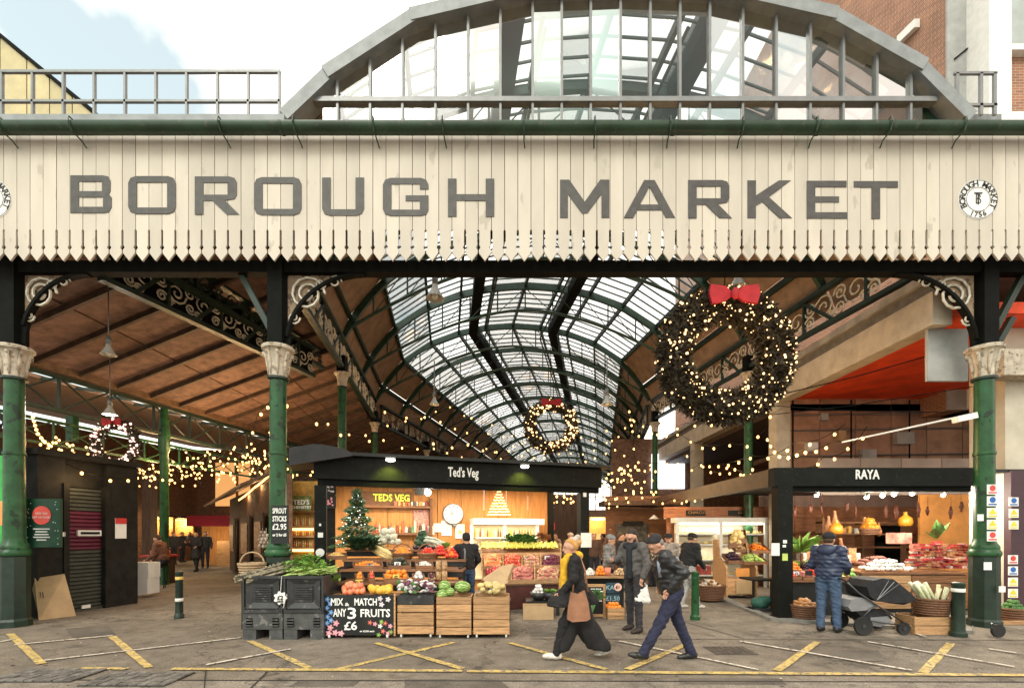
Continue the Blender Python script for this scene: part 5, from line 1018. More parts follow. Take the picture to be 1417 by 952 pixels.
pst = [('poster','pink patterned poster on the plywood wall under the shelf',572,593,705,727,mat('pink_poster',(.55,.25,.2),.7,var=.5,nscale=20)),('notice','left white notice under the clock',590,601,727,740,M_PAPER),('notice','middle white notice under the clock',600,611,724,736,M_PAPER),('notice','tall white notice right below the clock',611,625,720,741,M_PAPER),('notice','white notice with yellow warning triangle beside the clock',630,643,725,745,M_PAPER)]
for nm, lab, a, b, y0, y1, m in pst:
    t = thing(nm, lab, nm, bw((a+b)/2,y1)); wallbox(t,'sheet',a,b,y0,y1,.006,m,.0)
    if 'triangle' in lab: ce = bw((a+b)/2,735,.0); at(outline_mesh([[(-.06,-.05),(.06,-.05),(0,.06)]],.004), ce-SV*.012, SRZ).build('triangle', mat('sign_yellow',(.8,.55,.03),.5), t)
    else:
        for k in range(4): wallbox(t,'print_line',a+2,b-2,y0+4+k*2.6,y0+4.7+k*2.6,.002,mat('grey_print',(.3,.3,.3),.7),.0065)
ck = bw(627,711,.05); sd_ = thing('wall_clock','big round white dial scale on the plywood wall','clock',ck,SRZ)
M90 = Matrix.Rotation(R(90),4,'X'); MB().lathe([(.285,-.02),(.3,.0),(.285,.03)],30,(0,0,0),M90).build('rim', M_ALU, sd_, 'auto', False); MB().lathe([(.27,0),(.27,.005)],30,(0,-.032,0),M90).build('dial', M_PAPER, sd_, False, False)
for k in range(12): a = k*math.pi/6; MB().obox((.22*math.sin(a),-.04,.22*math.cos(a)),(.02,.006,.045),Matrix.Rotation(a,4,'Y')).build('hour_mark', M_IRON, sd_, world=False)
MB().bar((0,-.044,0),(-.09,-.044,.09),.014,.005,(0,1,0)).build('hand', M_IRON, sd_, world=False); MB().bar((0,-.05,0),(-.13,-.05,-.0),.012,.005,(0,1,0)).build('hand', M_IRON, sd_, world=False)
MB().ball((.03,-.02,-.33),.05,8,6).build('hook_weight', M_ALU, sd_, True, False)
fr = thing('drinks_fridge','white glass fronted drinks fridge behind the banana display','fridge',bw(697,800,.5))
def fbox(nm, px0, px1, py0, py1, off, th, m): return wallbox(fr,nm,px0,px1,py0,py1,th,m,off)
fbox('cabinet',652,743,719,800,.02,.05,M_WHITE); fbox('canopy',650,745,718,726,.08,.5,M_WHITE)
for a, b in ((650,654),(696,700),(741,745)): fbox('frame_post',a,b,726,800,.5,.05,M_WHITE)
for y in (743,757,772): fbox('shelf',654,741,y,y+1.6,.1,.38,M_WHITE)
fl_ = fbox('lit_lining',654,741,727,799,.075,.01,glow('fridge_glow',(1.,.82,.5),.12))
for yy, ys in ((743,12),(757,9),(772,9)):
    x = 656.
    while x < 739:
        if not 695 < x < 700:
            s_ = sl(x+1.2,TB-.3); z0 = shh(yy,s_,TB-.3); hh = ys/F*13.4*random.uniform(.8,1.); cl = random.choice([(.7,.3,.03),(.35,.45,.05),(.5,.06,.04),(.6,.5,.2),(.12,.09,.05),(.55,.55,.5)]); o = lone('drinks_bottle', MB().lathe([(.024,0),(.026,.02),(.026,hh*.6),(.012,hh*.78),(.012,hh)],7,sw(s_,TB-.3,z0+.002)), mat('bottle_%d' % int(cl[0]*100), cl, .2, var=.2), 'small drinks bottle on the %s shelf of the white fridge' % {743:'top',757:'middle',772:'lowest'}[yy], 'bottle', 'bottles in the drinks fridge, %s shelf' % {743:'top',757:'middle',772:'lowest'}[yy], True)
        x += random.uniform(3.2,4.2)
arealight(sw(sl(697,2.1),2.05,shh(727,sl(697,2.1),2.1)-.02), 4, 1.7, .1, (1,.85,.6), fr, (0,0,SRZ))
lt_ = thing('light_tree','flat Christmas tree of stacked fairy lights above the fridge','fairy lights',bw(690,716))
for r_, y in enumerate(range(680,715,4)):
    hw = 2 + (y-680)*.42
    for k in range(int(hw/1.6)*2+1):
        px = 690.5 + (k/(max(1,int(hw/1.6)*2))*2-1)*hw; MB().ball(bw(px,y+random.uniform(-.5,.5),.08),.02,6,5).build('bulb', M_WARM2, lt_, True)
MB().tube([bw(690.5,678,.05),bw(690.5,719,.05)],.012,5).build('stem', M_WOOD, lt_)
# shelves with juice left of the stall post
ju = thing('juice_shelf','lit yellow shelf of juice bottles between the column and stall post','shelf',P(415,790,12.2))
Z = 12.2
MB().box(xz(398,Z),xz(434,Z),Z+.3,Z+.34,0,hz(664,Z)).build('back', mat('yellow_shelf_back',(.6,.38,.1),.6,var=.3), ju)
for y in (706,727,741,757,770): MB().box(xz(398,Z),xz(434,Z),Z,Z+.3,hz(y+2.5,Z),hz(y,Z)).build('shelf', M_CRATE, ju)
for y in (730.5,759.5): MB().box(xz(398,Z),xz(434,Z),Z-.01,Z+.0,hz(y+3.5,Z),hz(y,Z)).build('light_strip', glow('amber_strip',(1.,.62,.15),3.), ju)
for y, hh in ((727,.22),(741,.16),(757,.18),(706,.3)):
    for k in range(11 if hh < .3 else 3): lone('juice_bottle', MB().lathe([(.022,0),(.024,.02),(.024,hh*.62),(.01,hh*.8),(.01,hh)],7,(xz(400+k*(3.1 if hh < .3 else 11),Z)+.02,Z+.12,hz(y,Z)+.002)), mat('juice_%d' % (k % 3), [(.65,.4,.08),(.5,.12,.05),(.6,.55,.25)][k % 3], .2), 'juice bottle on the lit yellow shelf, row %s' % {727:'under the sign',741:'second from bottom',757:'lowest',706:'at the top'}[y], 'bottle', 'juice bottles, row %s' % {727:'under the sign',741:'second from bottom',757:'lowest',706:'at the top'}[y], True)
sgn = thing('stall_sign',"dark sign lettered TED'S CHEMISTRY over the juice shelf",'sign',P(415,706,12.1)); MB().box(xz(399,12.1),xz(431,12.1),12.08,12.1,hz(706,12.1),hz(686,12.1)).build('board', mat('olive_board',(.12,.14,.03),.6,var=.5,nscale=8), sgn)
at(text("TED'S",.17,.004,bold=.003),P(417,695,12.06)).join(at(text('CHEMISTRY',.1,.004,bold=.002),P(417,702,12.06))).build('lettering', M_PAPER, sgn)
for i, y in enumerate((676,694)): 
    t = thing('picture_panel', ('upper' if i == 0 else 'lower')+' dark picture panel just right of the left stall post','panel',P(455,y+8,11.9)); MB().box(xz(450,11.9),xz(465,11.9),11.88,11.9,hz(y+9,11.9),hz(y-8,11.9)).build('board', M_BLACKB, t)
    mb = MB(); [mb.ball(P(457+random.uniform(-4,4),y+random.uniform(-5,5),11.87),.025,6,5) for k in range(9)]; mb.build('print', M_PNK if i else M_LIL, t)['kind'] = 'stuff'
# Christmas tree on the rack
xt = thing('christmas_tree','small frosted Christmas tree standing on the fruit rack','Christmas tree',P(494,752,9.45))
zt0, zt1 = hz(757,9.45), hz(676,9.45); xx = xz(494,9.45)
MB().tube([(xx,9.45,1.28),(xx,9.45,zt1-.03)],[.03,.008],6).build('trunk', M_WOOD, xt)
mb = MB(); mf = MB()
for k in range(6500):
    f = random.random()**.75; z = zt1 - (zt1-zt0)*f; rr = (.03+.53*f)*(random.random()**.45)*(.75+.25*math.sin(z*34)); a = random.uniform(0,2*math.pi)
    p = Vector((xx+rr*math.cos(a),9.45+rr*math.sin(a)*.8,z)); d = Vector((math.cos(a),math.sin(a),random.uniform(-.5,.3))).normalized(); s = d.cross(Vector((random.uniform(-1,1),random.uniform(-1,1),1))).normalized()*.014; l = random.uniform(.04,.09)
    b = mf if random.random() < .28 else mb; b._add([p-s,p+s,p+d*l],[(0,1,2)])
mb.build('needles', M_LEAFM, xt)['kind'] = 'stuff'; mf.build('frosted_needles', mat('frosted_needle',(.42,.47,.42),.6), xt)['kind'] = 'stuff'
for k in range(46):
    f = random.random()**.7; a = random.uniform(math.pi,2*math.pi); rr = (.04+.44*f)*random.uniform(.75,1.); MB().ball((xx+rr*math.cos(a),9.45+rr*math.sin(a)*.8,zt1-(zt1-zt0)*f),.009,6,5).build('fairy_light', glow('white_fairy_light',(.85,1.,.92),2.), xt, True)
# ------------------------------------------------------------------ apple and root display on the right of the stall
ad = thing('sloping_display','sloping wooden display of apples and roots in front of the stall','display',(.2,9.9,0))
def ap(u, v, dz=0): a = Vector((xz(668,9.55),9.55,.56)); b = Vector((xz(776,9.9),9.9,.56)); c_ = Vector((xz(776,11.0),11.0,1.3)); d = Vector((xz(666,10.6),10.6,1.3)); return grid_on((a,b,c_,d),u,v)+Vector((0,0,dz))
MB().slab([ap(0,0,-.03),ap(1,0,-.03),ap(1,1,-.03),ap(0,1,-.03)],(0,0,.02)).build('bed', M_WOOD, ad)
for v in (0,.36,.72,1): MB().bar(ap(-.01,v,.03),ap(1.01,v,.03),.02,.09).build('rail', M_CRATE, ad)
for u, v0, v1 in ((0,0,1),(.26,.36,.72),(.36,0,.36),(.5,.36,.72),(.74,.36,.72),(.66,0,.36),(1,0,1)): MB().bar(ap(u,v0,.02),ap(u,v1,.02),.018,.08).build('divider', M_CRATE, ad)
MB().slab([ap(0,0)+Vector((.05,.05,-.55)),ap(1,0)+Vector((-.05,.05,-.55)),ap(1,0)+Vector((-.05,.05,-.06)),ap(0,0)+Vector((.05,.05,-.06))],(0,.9,0)).build('plinth', mat('dark_red_panel',(.07,.018,.014),.6,var=.3), ad)
def cell(u0,u1,v0,v1): return [ap(u0+.01,v0+.02,.0),ap(u1-.01,v0+.02,.0),ap(u1-.01,v1-.02,.0),ap(u0+.01,v1-.02,.0)]
pile('apple_heap','blush orange apples at the left of the sloping display','apples',cell(0,.26,.36,.72),60,.036,M_PEACH,2); pile('apple_heap','red apples in the second compartment of the sloping display','apples',cell(.26,.5,.36,.72),60,.036,M_APPLE,2); pile('shallot_heap','pale shallots in the third compartment of the sloping display','shallots',cell(.5,.74,.36,.72),80,.03,[M_POT,M_SHAL],2); pile('beetroot_heap','dark purple beetroots in the right compartment of the sloping display','beetroots',cell(.74,1,.36,.72),80,.03,mat('beetroot_skin',(.12,.018,.04),.5,var=.4,nscale=8),2)
pile('apple_heap','deep red apples along the lower left of the sloping display','apples',cell(.02,.36,0,.36),90,.036,mat('deep_red_apple_skin',(.36,.012,.02),.3,var=.3),2); pile('sweet_potato_heap','pink sweet potatoes at the lower middle of the sloping display','sweet potatoes',cell(.36,.66,0,.36),50,.036,M_SHAL,2,stretch=1.8); pile('potato_heap','pale pinkish potatoes at the lower right of the sloping display','potatoes',cell(.66,1,0,.36),70,.036,[M_POT,M_SHAL],2,stretch=1.3)
bm2 = MB().tube([(.17*math.sin(a)*1.0,0,.17*(1-math.cos(a))) for a in [-.75+k*.25 for k in range(7)]],[.008,.02,.026,.028,.026,.02,.008],7).mesh('banana',M_BAN,True)
for k in range(13):
    hn = thing('banana_hand','hand of yellow green bananas along the top of the sloping display','bananas',ap(.04+.073*k,.84,.09),0,'hands of bananas')
    for j in range(6): put('banana', bm2, hn, M=Matrix.Translation((-.05+.022*j,random.uniform(-.02,.02),.02+.03*random.random())) @ Matrix.Rotation(R(90)+random.uniform(-.5,.5),4,'Z') @ Matrix.Rotation(random.uniform(-.3,.3),4,'X') @ Matrix.Rotation(R(-35),4,'Y'))
lone('kale_heap', leaves(ap(.5,1.0,.06),260,.2,(.32,.12,.16),0,.8,.45), M_LEAFM, 'dark leafy kale piled behind the bananas', 'kale', None, False, 'stuff'); lone('dried_flower_bunch', leaves(ap(.78,1.05,.1),90,.16,(.12,.06,.12),0,.9,.3), mat('rust_leaf',(.25,.09,.03),.7,var=.4), 'rust brown dried bunch to the right of the kale', 'dried flowers', None, False, 'stuff')
tb = thing('tilted_crate','empty cardboard carton tilted open in front of the apples','carton',P(690,815,8.6)); q = [P(668,800,8.5),P(690,785,8.7),P(702,806,8.4),P(680,820,8.3)]; MB().slab(q,(0.02,.04,.01)).build('flap', M_CARD, tb); MB().slab([P(690,784,8.72),P(711,779,8.9),P(706,800,8.75),P(700,806,8.42)],(.01,.03,0)).build('side', M_CARD, tb); MB().box(xz(668,8.5),xz(700,8.5),8.45,8.7,.4,.62).build('base', M_CARD, tb)
lone('box_stand', MB().box(xz(660,8.5),xz(706,8.5),8.35,8.8,0,.39), M_BLACKW, 'dark stand under the tilted carton', 'stand')
cbx = crate('fruit_carton','low brown cardboard box on the ground under the sloping display',xz(724,8.6),xz(766,8.6),8.6,9.0,0,hz(839,8.6),1,None,M_CARD,gap=.0,cat='box')
for i, (px, m) in enumerate(((745,M_POT),(761,M_LEAFL))):
    b_ = thing('produce_bowl', ['black bowl of pale garlic under the sloping display','black bowl of green leaves under the sloping display'][i], 'bowl', (xz(px,9.2),9.2,.28)); MB().lathe([(.08,0),(.14,.06),(.17,.16),(.15,.15),(.1,.05)],16).build('bowl', M_BLKP, b_, True, False)
    ce = Vector((xz(px,9.2),9.2,.4)); (pile('garlic_heap','pale garlic bulbs in the black bowl','garlic',[ce+Vector(v) for v in ((-.12,-.12,0),(.12,-.12,0),(.12,.12,0),(-.12,.12,0))],14,.04,M_BAG,2) if i == 0 else lone('salad_heap', leaves(ce,60,.12,(.1,.1,.05),0,.8,.5), M_LEAFL, 'green leaves in the black bowl under the display', 'leaves', None, False, 'stuff'))
lone('bowl_shelf', MB().box(xz(728,9.2),xz(775,9.2),9.0,9.5,.24,.28).box(xz(730,9.2),xz(734,9.2),9.02,9.08,0,.24).box(xz(769,9.2),xz(773,9.2),9.02,9.08,0,.24), M_BLACKW, 'low black shelf carrying two bowls', 'shelf')
# board, leek pot, orange crate and counter right of the stall post
Zs_ = 8.75
abd = thing('chalk_a_board','wooden framed chalk board with scribbled prices beside the right stall post','sign',(xz(822,Zs_),Zs_,0))
x0, x1 = xz(806,Zs_), xz(838,Zs_); z0, z1 = 0, hz(808,Zs_)
for nm, bx_ in (('frame_left',(x0,x0+.045,z0,z1)),('frame_right',(x1-.045,x1,z0,z1)),('frame_top',(x0+.046,x1-.046,z1-.05,z1)),('frame_bottom',(x0+.046,x1-.046,.03,.08))): MB().box(bx_[0],bx_[1],Zs_,Zs_+.03,bx_[2],bx_[3]).build(nm, M_CRATE, abd)
MB().box(x0+.046,x1-.046,Zs_+.008,Zs_+.02,.08,z1-.05).build('slate', M_BLACKB, abd); mb = MB()
for k in range(6): z = z1-.1-k*.045; x = x0+.07; 
for k in range(6):
    z = z1-.1-k*.045; x = x0+.07
    while x < x1-.1: w = random.uniform(.02,.06); mb.box(x,x+w,Zs_+.002,Zs_+.006,z,z+.018); x += w+.012
mb.build('scribbles', M_CHALK, abd)['kind'] = 'stuff'
for s_ in (x0+.02,x1-.02): MB().bar((s_,Zs_+.35,0),(s_,Zs_+.04,z1-.05),.03,.03).build('rear_leg', M_CRATE, abd)
lone('leek_bunch', sticks((xz(815,8.55),8.55,.1),(xz(824,8.55),8.5,.52),16,(.05,.04,.02),.014,.02,.02).join(leaves((xz(822,8.5),8.5,.35),60,.28,(.06,.05,.1),1.2,.8,.16,.1)), mat('leek_green',(.12,.24,.09),.5,var=.4,nscale=9), 'bunch of green leeks standing before the chalk board', 'leeks', None, False, 'stuff')
crate('orange_crate','small pale crate of oranges at the side of the chalk board',xz(841,8.6),xz(864,8.6),8.6,8.9,0,hz(841,8.6),3,None)
each('orange','orange in the small pale crate at the side of the chalk board','orange','oranges in the small crate',[(xz(843.5+4.6*i+(j%2)*2,8.6),8.66+.085*j,hz(841,8.6)+.0) for i in range(4) for j in range(3)]+[(xz(846+4.6*i,8.6),8.72,hz(841,8.6)+.06) for i in range(3)],.042,M_ORANGE)
for i, (a, b, y0, y1) in enumerate(((839,857,806,820),(839,857,822,834))):
    t = thing('chalk_slate',['upper','lower'][i]+' small blue slate above the crate of oranges','sign',P(848,y1,8.95)); MB().box(xz(a,8.95),xz(b,8.95),8.93,8.95,hz(y1,8.95),hz(y0,8.95)).build('slate', mat('blue_slate',(.02,.06,.09),.6,var=.3), t); at(text(['KAKI','£1.50'][i],.12,.003,bold=.001),P(848,(y0+y1)/2,8.92)).build('chalk', mat('pale_blue_chalk',(.3,.45,.5),.9), t)
pd = thing('price_disc','round pink price tag beside the blue slates','price tag',P(855,812,8.88)); MB().lathe([(.075,0),(.075,.005)],18,P(855,812,8.88),M90).build('card', mat('pink_card',(.75,.45,.38),.7), pd); at(text('£1',.08,.003,bold=.002),P(855,812,8.86)).build('price', M_IRON, pd)
ctn = thing('side_counter','small wooden counter of punnets behind the chalk boards','counter',(xz(840,9.2),9.2,0)); MB().box(xz(808,9.1),xz(872,9.1),9.1,9.8,.72,.76).build('top', M_CRATE, ctn)
for px in (811,869): MB().box(xz(px-2,9.1),xz(px+2,9.1),9.15,9.2,0,.72).build('leg', M_CRATE, ctn)
MB().box(xz(810,9.1),xz(870,9.1),9.5,9.52,.0,.7).build('back', M_BLACKW, ctn)
def cq(a, b, z=.765): return [(xz(a,9.15),9.15,z),(xz(b,9.15),9.15,z),(xz(b,9.6),9.6,z+.03),(xz(a,9.6),9.6,z+.03)]
pile('mushroom_heap','white mushrooms on the left of the small counter','mushrooms',cq(809,824),40,.025,mat('mushroom_skin',(.68,.64,.58),.7),2); pile('persimmon_heap','orange persimmons in the middle of the small counter','persimmons',cq(824,838),24,.035,M_ORANGE,2); pile('nut_heap','brown nuts on the right of the small counter','nuts',cq(848,870),40,.025,M_POT,2)
lone('paper_cup', MB().lathe([(.05,0),(.065,.16)],14,(xz(841,9.2),9.2,.765)), mat('coral_cup',(.6,.2,.12),.6), 'coral paper pot standing on the small counter', 'pot', None, True)
# ------------------------------------------------------------------ the RAYA stall
ZR = 8.68
ry = thing('delicatessen_stall','dark timber delicatessen stall with RAYA in white on its beam','stall',(xz(1080,ZR),ZR,0))
RXL, RXR = xz(1067,ZR), xz(1341,ZR); zt_, zb_ = hz(648,ZR), hz(673,ZR)
MB().box(RXL,RXR,ZR-.1,ZR+.1,zb_,zt_).build('front_beam', M_CHAR, ry); MB().box(RXL+.2,RXR,ZR-.04,ZR+.06,zb_-.1,zb_-.002).build('under_beam', M_IRON, ry)
MB().box(xz(1071,ZR),xz(1091,ZR),ZR-.14,ZR+.08,.0,zb_-.001).build('post', M_CHAR, ry); MB().box(xz(1069,ZR),xz(1094,ZR),ZR-.17,ZR+.1,0,.06).build('post_base', M_CHAR, ry)
MB().box(RXL,RXL+.16,ZR+.101,16.2,zb_+.02,zt_-.01).build('side_beam', mat('brown_lit_beam',(.07,.038,.02),.5,var=.3,nscale=3), ry)
MB().box(RXL+.17,RXR+1.5,ZR+.101,14.2,zt_-.06,zt_).build('canopy_roof', M_BLACKW, ry)
at(text('RAYA',.24,.012,fit=.44,bold=.005),P(1200,657,ZR-.108)).build('lettering', M_WHITE, ry)
for px, py, w, h, m in ((1080,749,.07,.06,M_PAPER),(1079,755,.06,.045,M_PAPER),(1080,770,.1,.13,mat('lime_sticker',(.5,.6,.15),.5))): MB().box(xz(px,ZR)-w/2,xz(px,ZR)+w/2,ZR-.146,ZR-.141,hz(py,ZR)-h/2,hz(py,ZR)+h/2).build('sticker', m, ry)
MB().box(xz(1061,ZR),xz(1072,ZR),ZR-.16,ZR-.15,hz(768,ZR),hz(751,ZR)).build('notice', M_PAPER, ry)
ZW = 13.8
M_WBAND = mat('red_brown_board',(.3,.12,.055),.6,var=.3,nscale=3,stretch=(1,1,8),bump=.1)
for k in range(9): a = 930+k*46; MB().box(xz(a,ZW)+.006,xz(a+46,ZW)-.006,ZW+.5,ZW+.54,0,hz(700,ZW)).build('back_panel', M_WBAND, ry)
MB().box(xz(925,ZW),xz(1345,ZW),ZW+.4,ZW+.45,hz(716,ZW),hz(700,ZW)).build('header_board', M_WBAND, ry); MB().box(xz(1064,ZW),xz(1345,ZW),ZW+.52,ZW+.56,hz(700,ZW),hz(655,ZW)).build('upper_wall', mat('mauve_wall',(.3,.2,.165),.8,var=.12,nscale=3), ry)
MB().box(xz(1273,11.6),xz(1345,11.6),11.6,11.66,0,hz(684,11.6)).build('orange_wall', mat('orange_wall_paint',(.55,.24,.06),.7,var=.2,nscale=2), ry)
for k, px in enumerate((970,1030)): 
    MB().box(xz(px-14,ZW),xz(px+14,ZW),ZW+.38,ZW+.395,hz(713,ZW),hz(705,ZW)).build('hanging_board', M_BLACKB, ry); at(text(['CHARCUTERIE','OLIVES'][k],.12,.003),P(px,709,ZW+.37)).build('board_lettering', M_CRATE, ry)
fr2 = thing('cheese_fridge','open fronted white fridge with lit shelves of cheese behind the side counter','fridge',(xz(1000,ZW),ZW+.3,0))
for a, b in ((935,939),(994.5,999),(1057,1061)): MB().box(xz(a,ZW),xz(b,ZW),ZW-.05,ZW+.02,0,hz(718,ZW)).build('frame_post', M_WHITE, fr2)
MB().box(xz(934,ZW),xz(1062,ZW),ZW-.06,ZW+.38,hz(723,ZW),hz(716,ZW)).build('canopy', M_WHITE, fr2); MB().box(xz(939,ZW),xz(1057,ZW),ZW+.33,ZW+.38,0,hz(724,ZW)).build('lining', mat('fridge_lining',(.45,.4,.3),.6), fr2)
for y in (738,752.5,774,795): MB().box(xz(939.5,ZW),xz(994,ZW),ZW,ZW+.325,hz(y+2,ZW),hz(y,ZW)).build('shelf', M_WHITE, fr2); MB().box(xz(999.5,ZW),xz(1056.5,ZW),ZW,ZW+.325,hz(y+2,ZW),hz(y,ZW)).build('shelf', M_WHITE, fr2)
MB().box(xz(940,ZW),xz(1056,ZW),ZW+.02,ZW+.06,hz(725.5,ZW),hz(723.4,ZW)).build('tube_lamp', glow('fridge_tube',(1.,.95,.8),5.), fr2); arealight((xz(998,ZW),ZW+.1,hz(727,ZW)), 12, 2.3, .1, (1,.92,.75), fr2); arealight((xz(998,ZW),ZW+.05,hz(755.5,ZW)), 8, 2.2, .1, (1,.92,.75), fr2)
M_CHZ = mat('cheese_rind',(.62,.46,.18),.6,var=.3,nscale=8,rnd=.3)
chz = MB().lathe([(.001,0),(.07,.002),(.075,.03),(.07,.07),(.001,.075)],10).mesh('cheese',M_CHZ,True)
for y, row_ in ((738,'top'),(752.5,'second'),(774,'third'),(795,'lowest')):
    for k in range(26):
        px = 942+k*4.5
        if 991 < px < 1001 or random.random() < .12: continue
        o = put('cheese',chz,M=Matrix.Translation((xz(px,ZW),ZW+.1+random.uniform(0,.1),hz(y,ZW)+.004)) @ Matrix.Scale(random.uniform(.55,1.),4)); tag(o,'small round cheese on the %s shelf of the white fridge' % row_,'cheese','cheeses on the %s fridge shelf' % row_)
# hams, cheeses and deli goods
def spot_lamp(px, py, Z, lab, w=16):
    p = P(px,py,Z); t = thing('spot_lamp', lab, 'lamp', p, group='spot lamps in the delicatessen'); MB().lathe([(.02,.1),(.035,.06),(.05,0),(.045,-.004),(.001,-.004)],12,(0,0,0),Matrix.Rotation(R(25),4,'X')).build('hood', M_ALU, t, True, False); MB().ball((0,-.0,-.01),.042,10,6).build('bulb', M_COOL, t, True, False); MB().tube([(0,0,.08),(0,0,.2)],.008,5).build('stem', M_ALU, t, world=False)
    point(p-Vector((0,.02,.08)), w, (1,.86,.66), .05, t)
for i, (px, py) in enumerate(((1199,687),(1221,685),(1237,683),(1262,682),(1305,684),(1130,684))): spot_lamp(px,py,9.6 if i < 4 else 9.9,['leftmost bright','second bright','third bright','fourth bright','rightmost','lone left'][i]+' spot lamp under the RAYA beam',60)
M_HAM = mat('cured_ham_skin',(.4,.17,.08),.5,var=.4,nscale=7,rnd=.2); M_PROV = mat('orange_cheese_wax',(.5,.2,.02),.35,var=.2,nscale=5)
ham = MB().lathe([(.001,0),(.07,.04),(.13,.16),(.12,.3),(.06,.46),(.035,.6),(.045,.66),(.001,.68)],10).mesh('ham',M_HAM,True)
Zh = 11.3
for i, (px, py, lb) in enumerate(((1146,742,'cured ham hanging at the left of the delicatessen'),(1157,737,'cured ham hanging behind the first orange cheese'),(1195,742,'cured ham hanging above the round cheese basket'),(1168,778,'cured ham on a stand beside the man in the navy jacket'),(1216,742,'small cured ham hanging right of the cheese basket'),(1092,745,'cured ham hanging just right of the dark post'))):
    o = put('cured_ham',ham,M=Matrix.Translation(P(px,py,Zh)) @ Matrix.Rotation(random.uniform(-.2,.2),4,'Y') @ Matrix.Scale([.75,.8,.7,.9,.5,.6][i],4)); tag(o,lb,'ham','hanging hams')
prv = MB().lathe([(.001,0),(.13,.01),(.15,.1),(.13,.2),(.05,.26),(.03,.3),(.045,.33),(.001,.35)],14).mesh('cheese',M_PROV,True)
for px, py, lb in ((1157,739,'orange waxed cheese hanging at the left of the deli'),(1253,728,'orange waxed cheese standing on a red box')): o = put('waxed_cheese',prv,M=Matrix.Translation(P(px,py,Zh-.3))); tag(o,lb,'cheese')
bsk = basket('cheese_basket','round lit basket of orange cheese in the middle of the deli',P(1203,740,Zh-.2),.2,.14,M_BASK); pile('cheese_wedges','orange cheese wedges in the round basket','cheese',[P(1203,738,Zh-.2)+Vector(v) for v in ((-.15,-.15,.1),(.15,-.15,.1),(.15,.15,.1),(-.15,.15,.1))],14,.06,M_PROV,2)
MB().box(xz(1212,13),xz(1246,13),13,13.05,.6,hz(727,13)).build('opening_shade', M_IRON, ry)  # black panel stands in for the shade inside an opening
shd = thing('deli_shelf','brown wooden shelf unit behind the deli counter','shelf',(xz(1180,12.4),12.4,0))
for y in (722,738,756): MB().box(xz(1135,12.4),xz(1345,12.4),12.3,12.6,hz(y+2,12.4),hz(y,12.4)).build('shelf', M_WOOD, shd)
for px in (1135,1190,1262,1342): MB().box(xz(px,12.4),xz(px+3,12.4),12.31,12.59,0,hz(715,12.4)).build('upright', M_WOOD, shd)
def packets(n, pxr, py, Z, sz, lab, grp, cols_, lay=1):
    for k in range(n):
        for l in range(lay):
            w, h = random.uniform(*sz[0]), random.uniform(*sz[1]); px = pxr[0]+(pxr[1]-pxr[0])*(k+.5)/n; ci = random.randrange(len(cols_))
            lone('deli_packet', MB().obox(P(px,py,Z)+Vector((random.uniform(-.01,.01),random.uniform(-.04,.04),h/2+l*(sz[1][1]+.003)+.002)),(w,.12,h),Matrix.Rotation(random.uniform(-.2,.2),4,'Z')), mat('deli_%s_%d' % (grp[:4],ci), cols_[ci], .35, var=.5, nscale=25), lab, 'packet', grp)
RP = [(.36,.03,.035),(.4,.12,.09),(.5,.38,.32),(.22,.02,.03),(.4,.2,.1)]
packets(14,(1262,1340),738,12.4,((.07,.12),(.1,.22)),'bright packet on the top deli shelf near the orange wall','packets on the top deli shelf',RP); packets(9,(1265,1340),756,12.4,((.08,.13),(.1,.2)),'bright packet on the second deli shelf near the orange wall','packets on the second deli shelf',RP); packets(10,(1138,1190),738,12.4,((.07,.12),(.1,.2)),'jar or box on the shelf behind the hams','boxes behind the hams',GC)
# counter in front
ctr = thing('deli_counter','long timber fronted deli counter loaded with meats','counter',(xz(1262,9.4),9.5,0))
Zc_ = 9.3; hc = hz(791,Zc_)
MB().box(xz(1192,Zc_),xz(1342,Zc_),Zc_,Zc_+.9,hc-.05,hc).build('top', M_WOOD, ctr)
for k in range(4): MB().box(xz(1193,Zc_),xz(1262,Zc_),Zc_+.02,Zc_+.05,hc-.06-(k+1)*.17,hc-.06-k*.17-.012).build('front_plank', M_CRATE, ctr); MB().box(xz(1264,Zc_),xz(1341,Zc_),Zc_+.03,Zc_+.06,hc-.06-(k+1)*.17,hc-.06-k*.17-.012).build('front_plank', M_WOOD, ctr)
MB().box(xz(1193,Zc_),xz(1341,Zc_),Zc_+.07,Zc_+.88,.02,hc-.06).build('carcass', M_BLACKW, ctr)
def cqz(a, b, Z, d, z, tilt=.04): return [(xz(a,Z),Z,z),(xz(b,Z),Z,z),(xz(b,Z)+.0,Z+d,z+tilt),(xz(a,Z),Z+d,z+tilt)]
pile('bread_heap','white paper wrapped cheeses along the front of the deli counter','wrapped cheese',cqz(1194,1270,Zc_+.05,.25,hc),36,.05,M_PAPER,1,.7); pile('salami_heap','dark salami sausages laid along the deli counter','salami',cqz(1196,1250,Zc_+.35,.4,hc+.06),30,.045,mat('salami_skin',(.14,.05,.035),.55,var=.5,nscale=9),3,stretch=2.4)
packets(13,(1256,1340),786,Zc_+.2,((.09,.14),(.03,.05)),'flat red meat packet stacked at the front of the deli counter','meat packets, front stack',RP,4); packets(10,(1262,1338),776,Zc_+.5,((.09,.15),(.03,.05)),'flat red meat packet stacked at the back of the deli counter','meat packets, back stack',RP,7)
lone('red_pot_plant', leaves(P(1295,746,9.9),9,.42,(.03,.03,.02),0,1.2,.4,.05), M_LEAFM, 'broad leaved green plant in a red pot on the deli counter', 'plant'); lone('plant_pot', MB().lathe([(.07,0),(.09,.16),(.08,.15)],14,P(1297,755,9.9)-Vector((0,0,.06))), mat('red_pot',(.45,.03,.03),.4), 'shiny red pot of the broad leaved plant', 'pot', None, True)
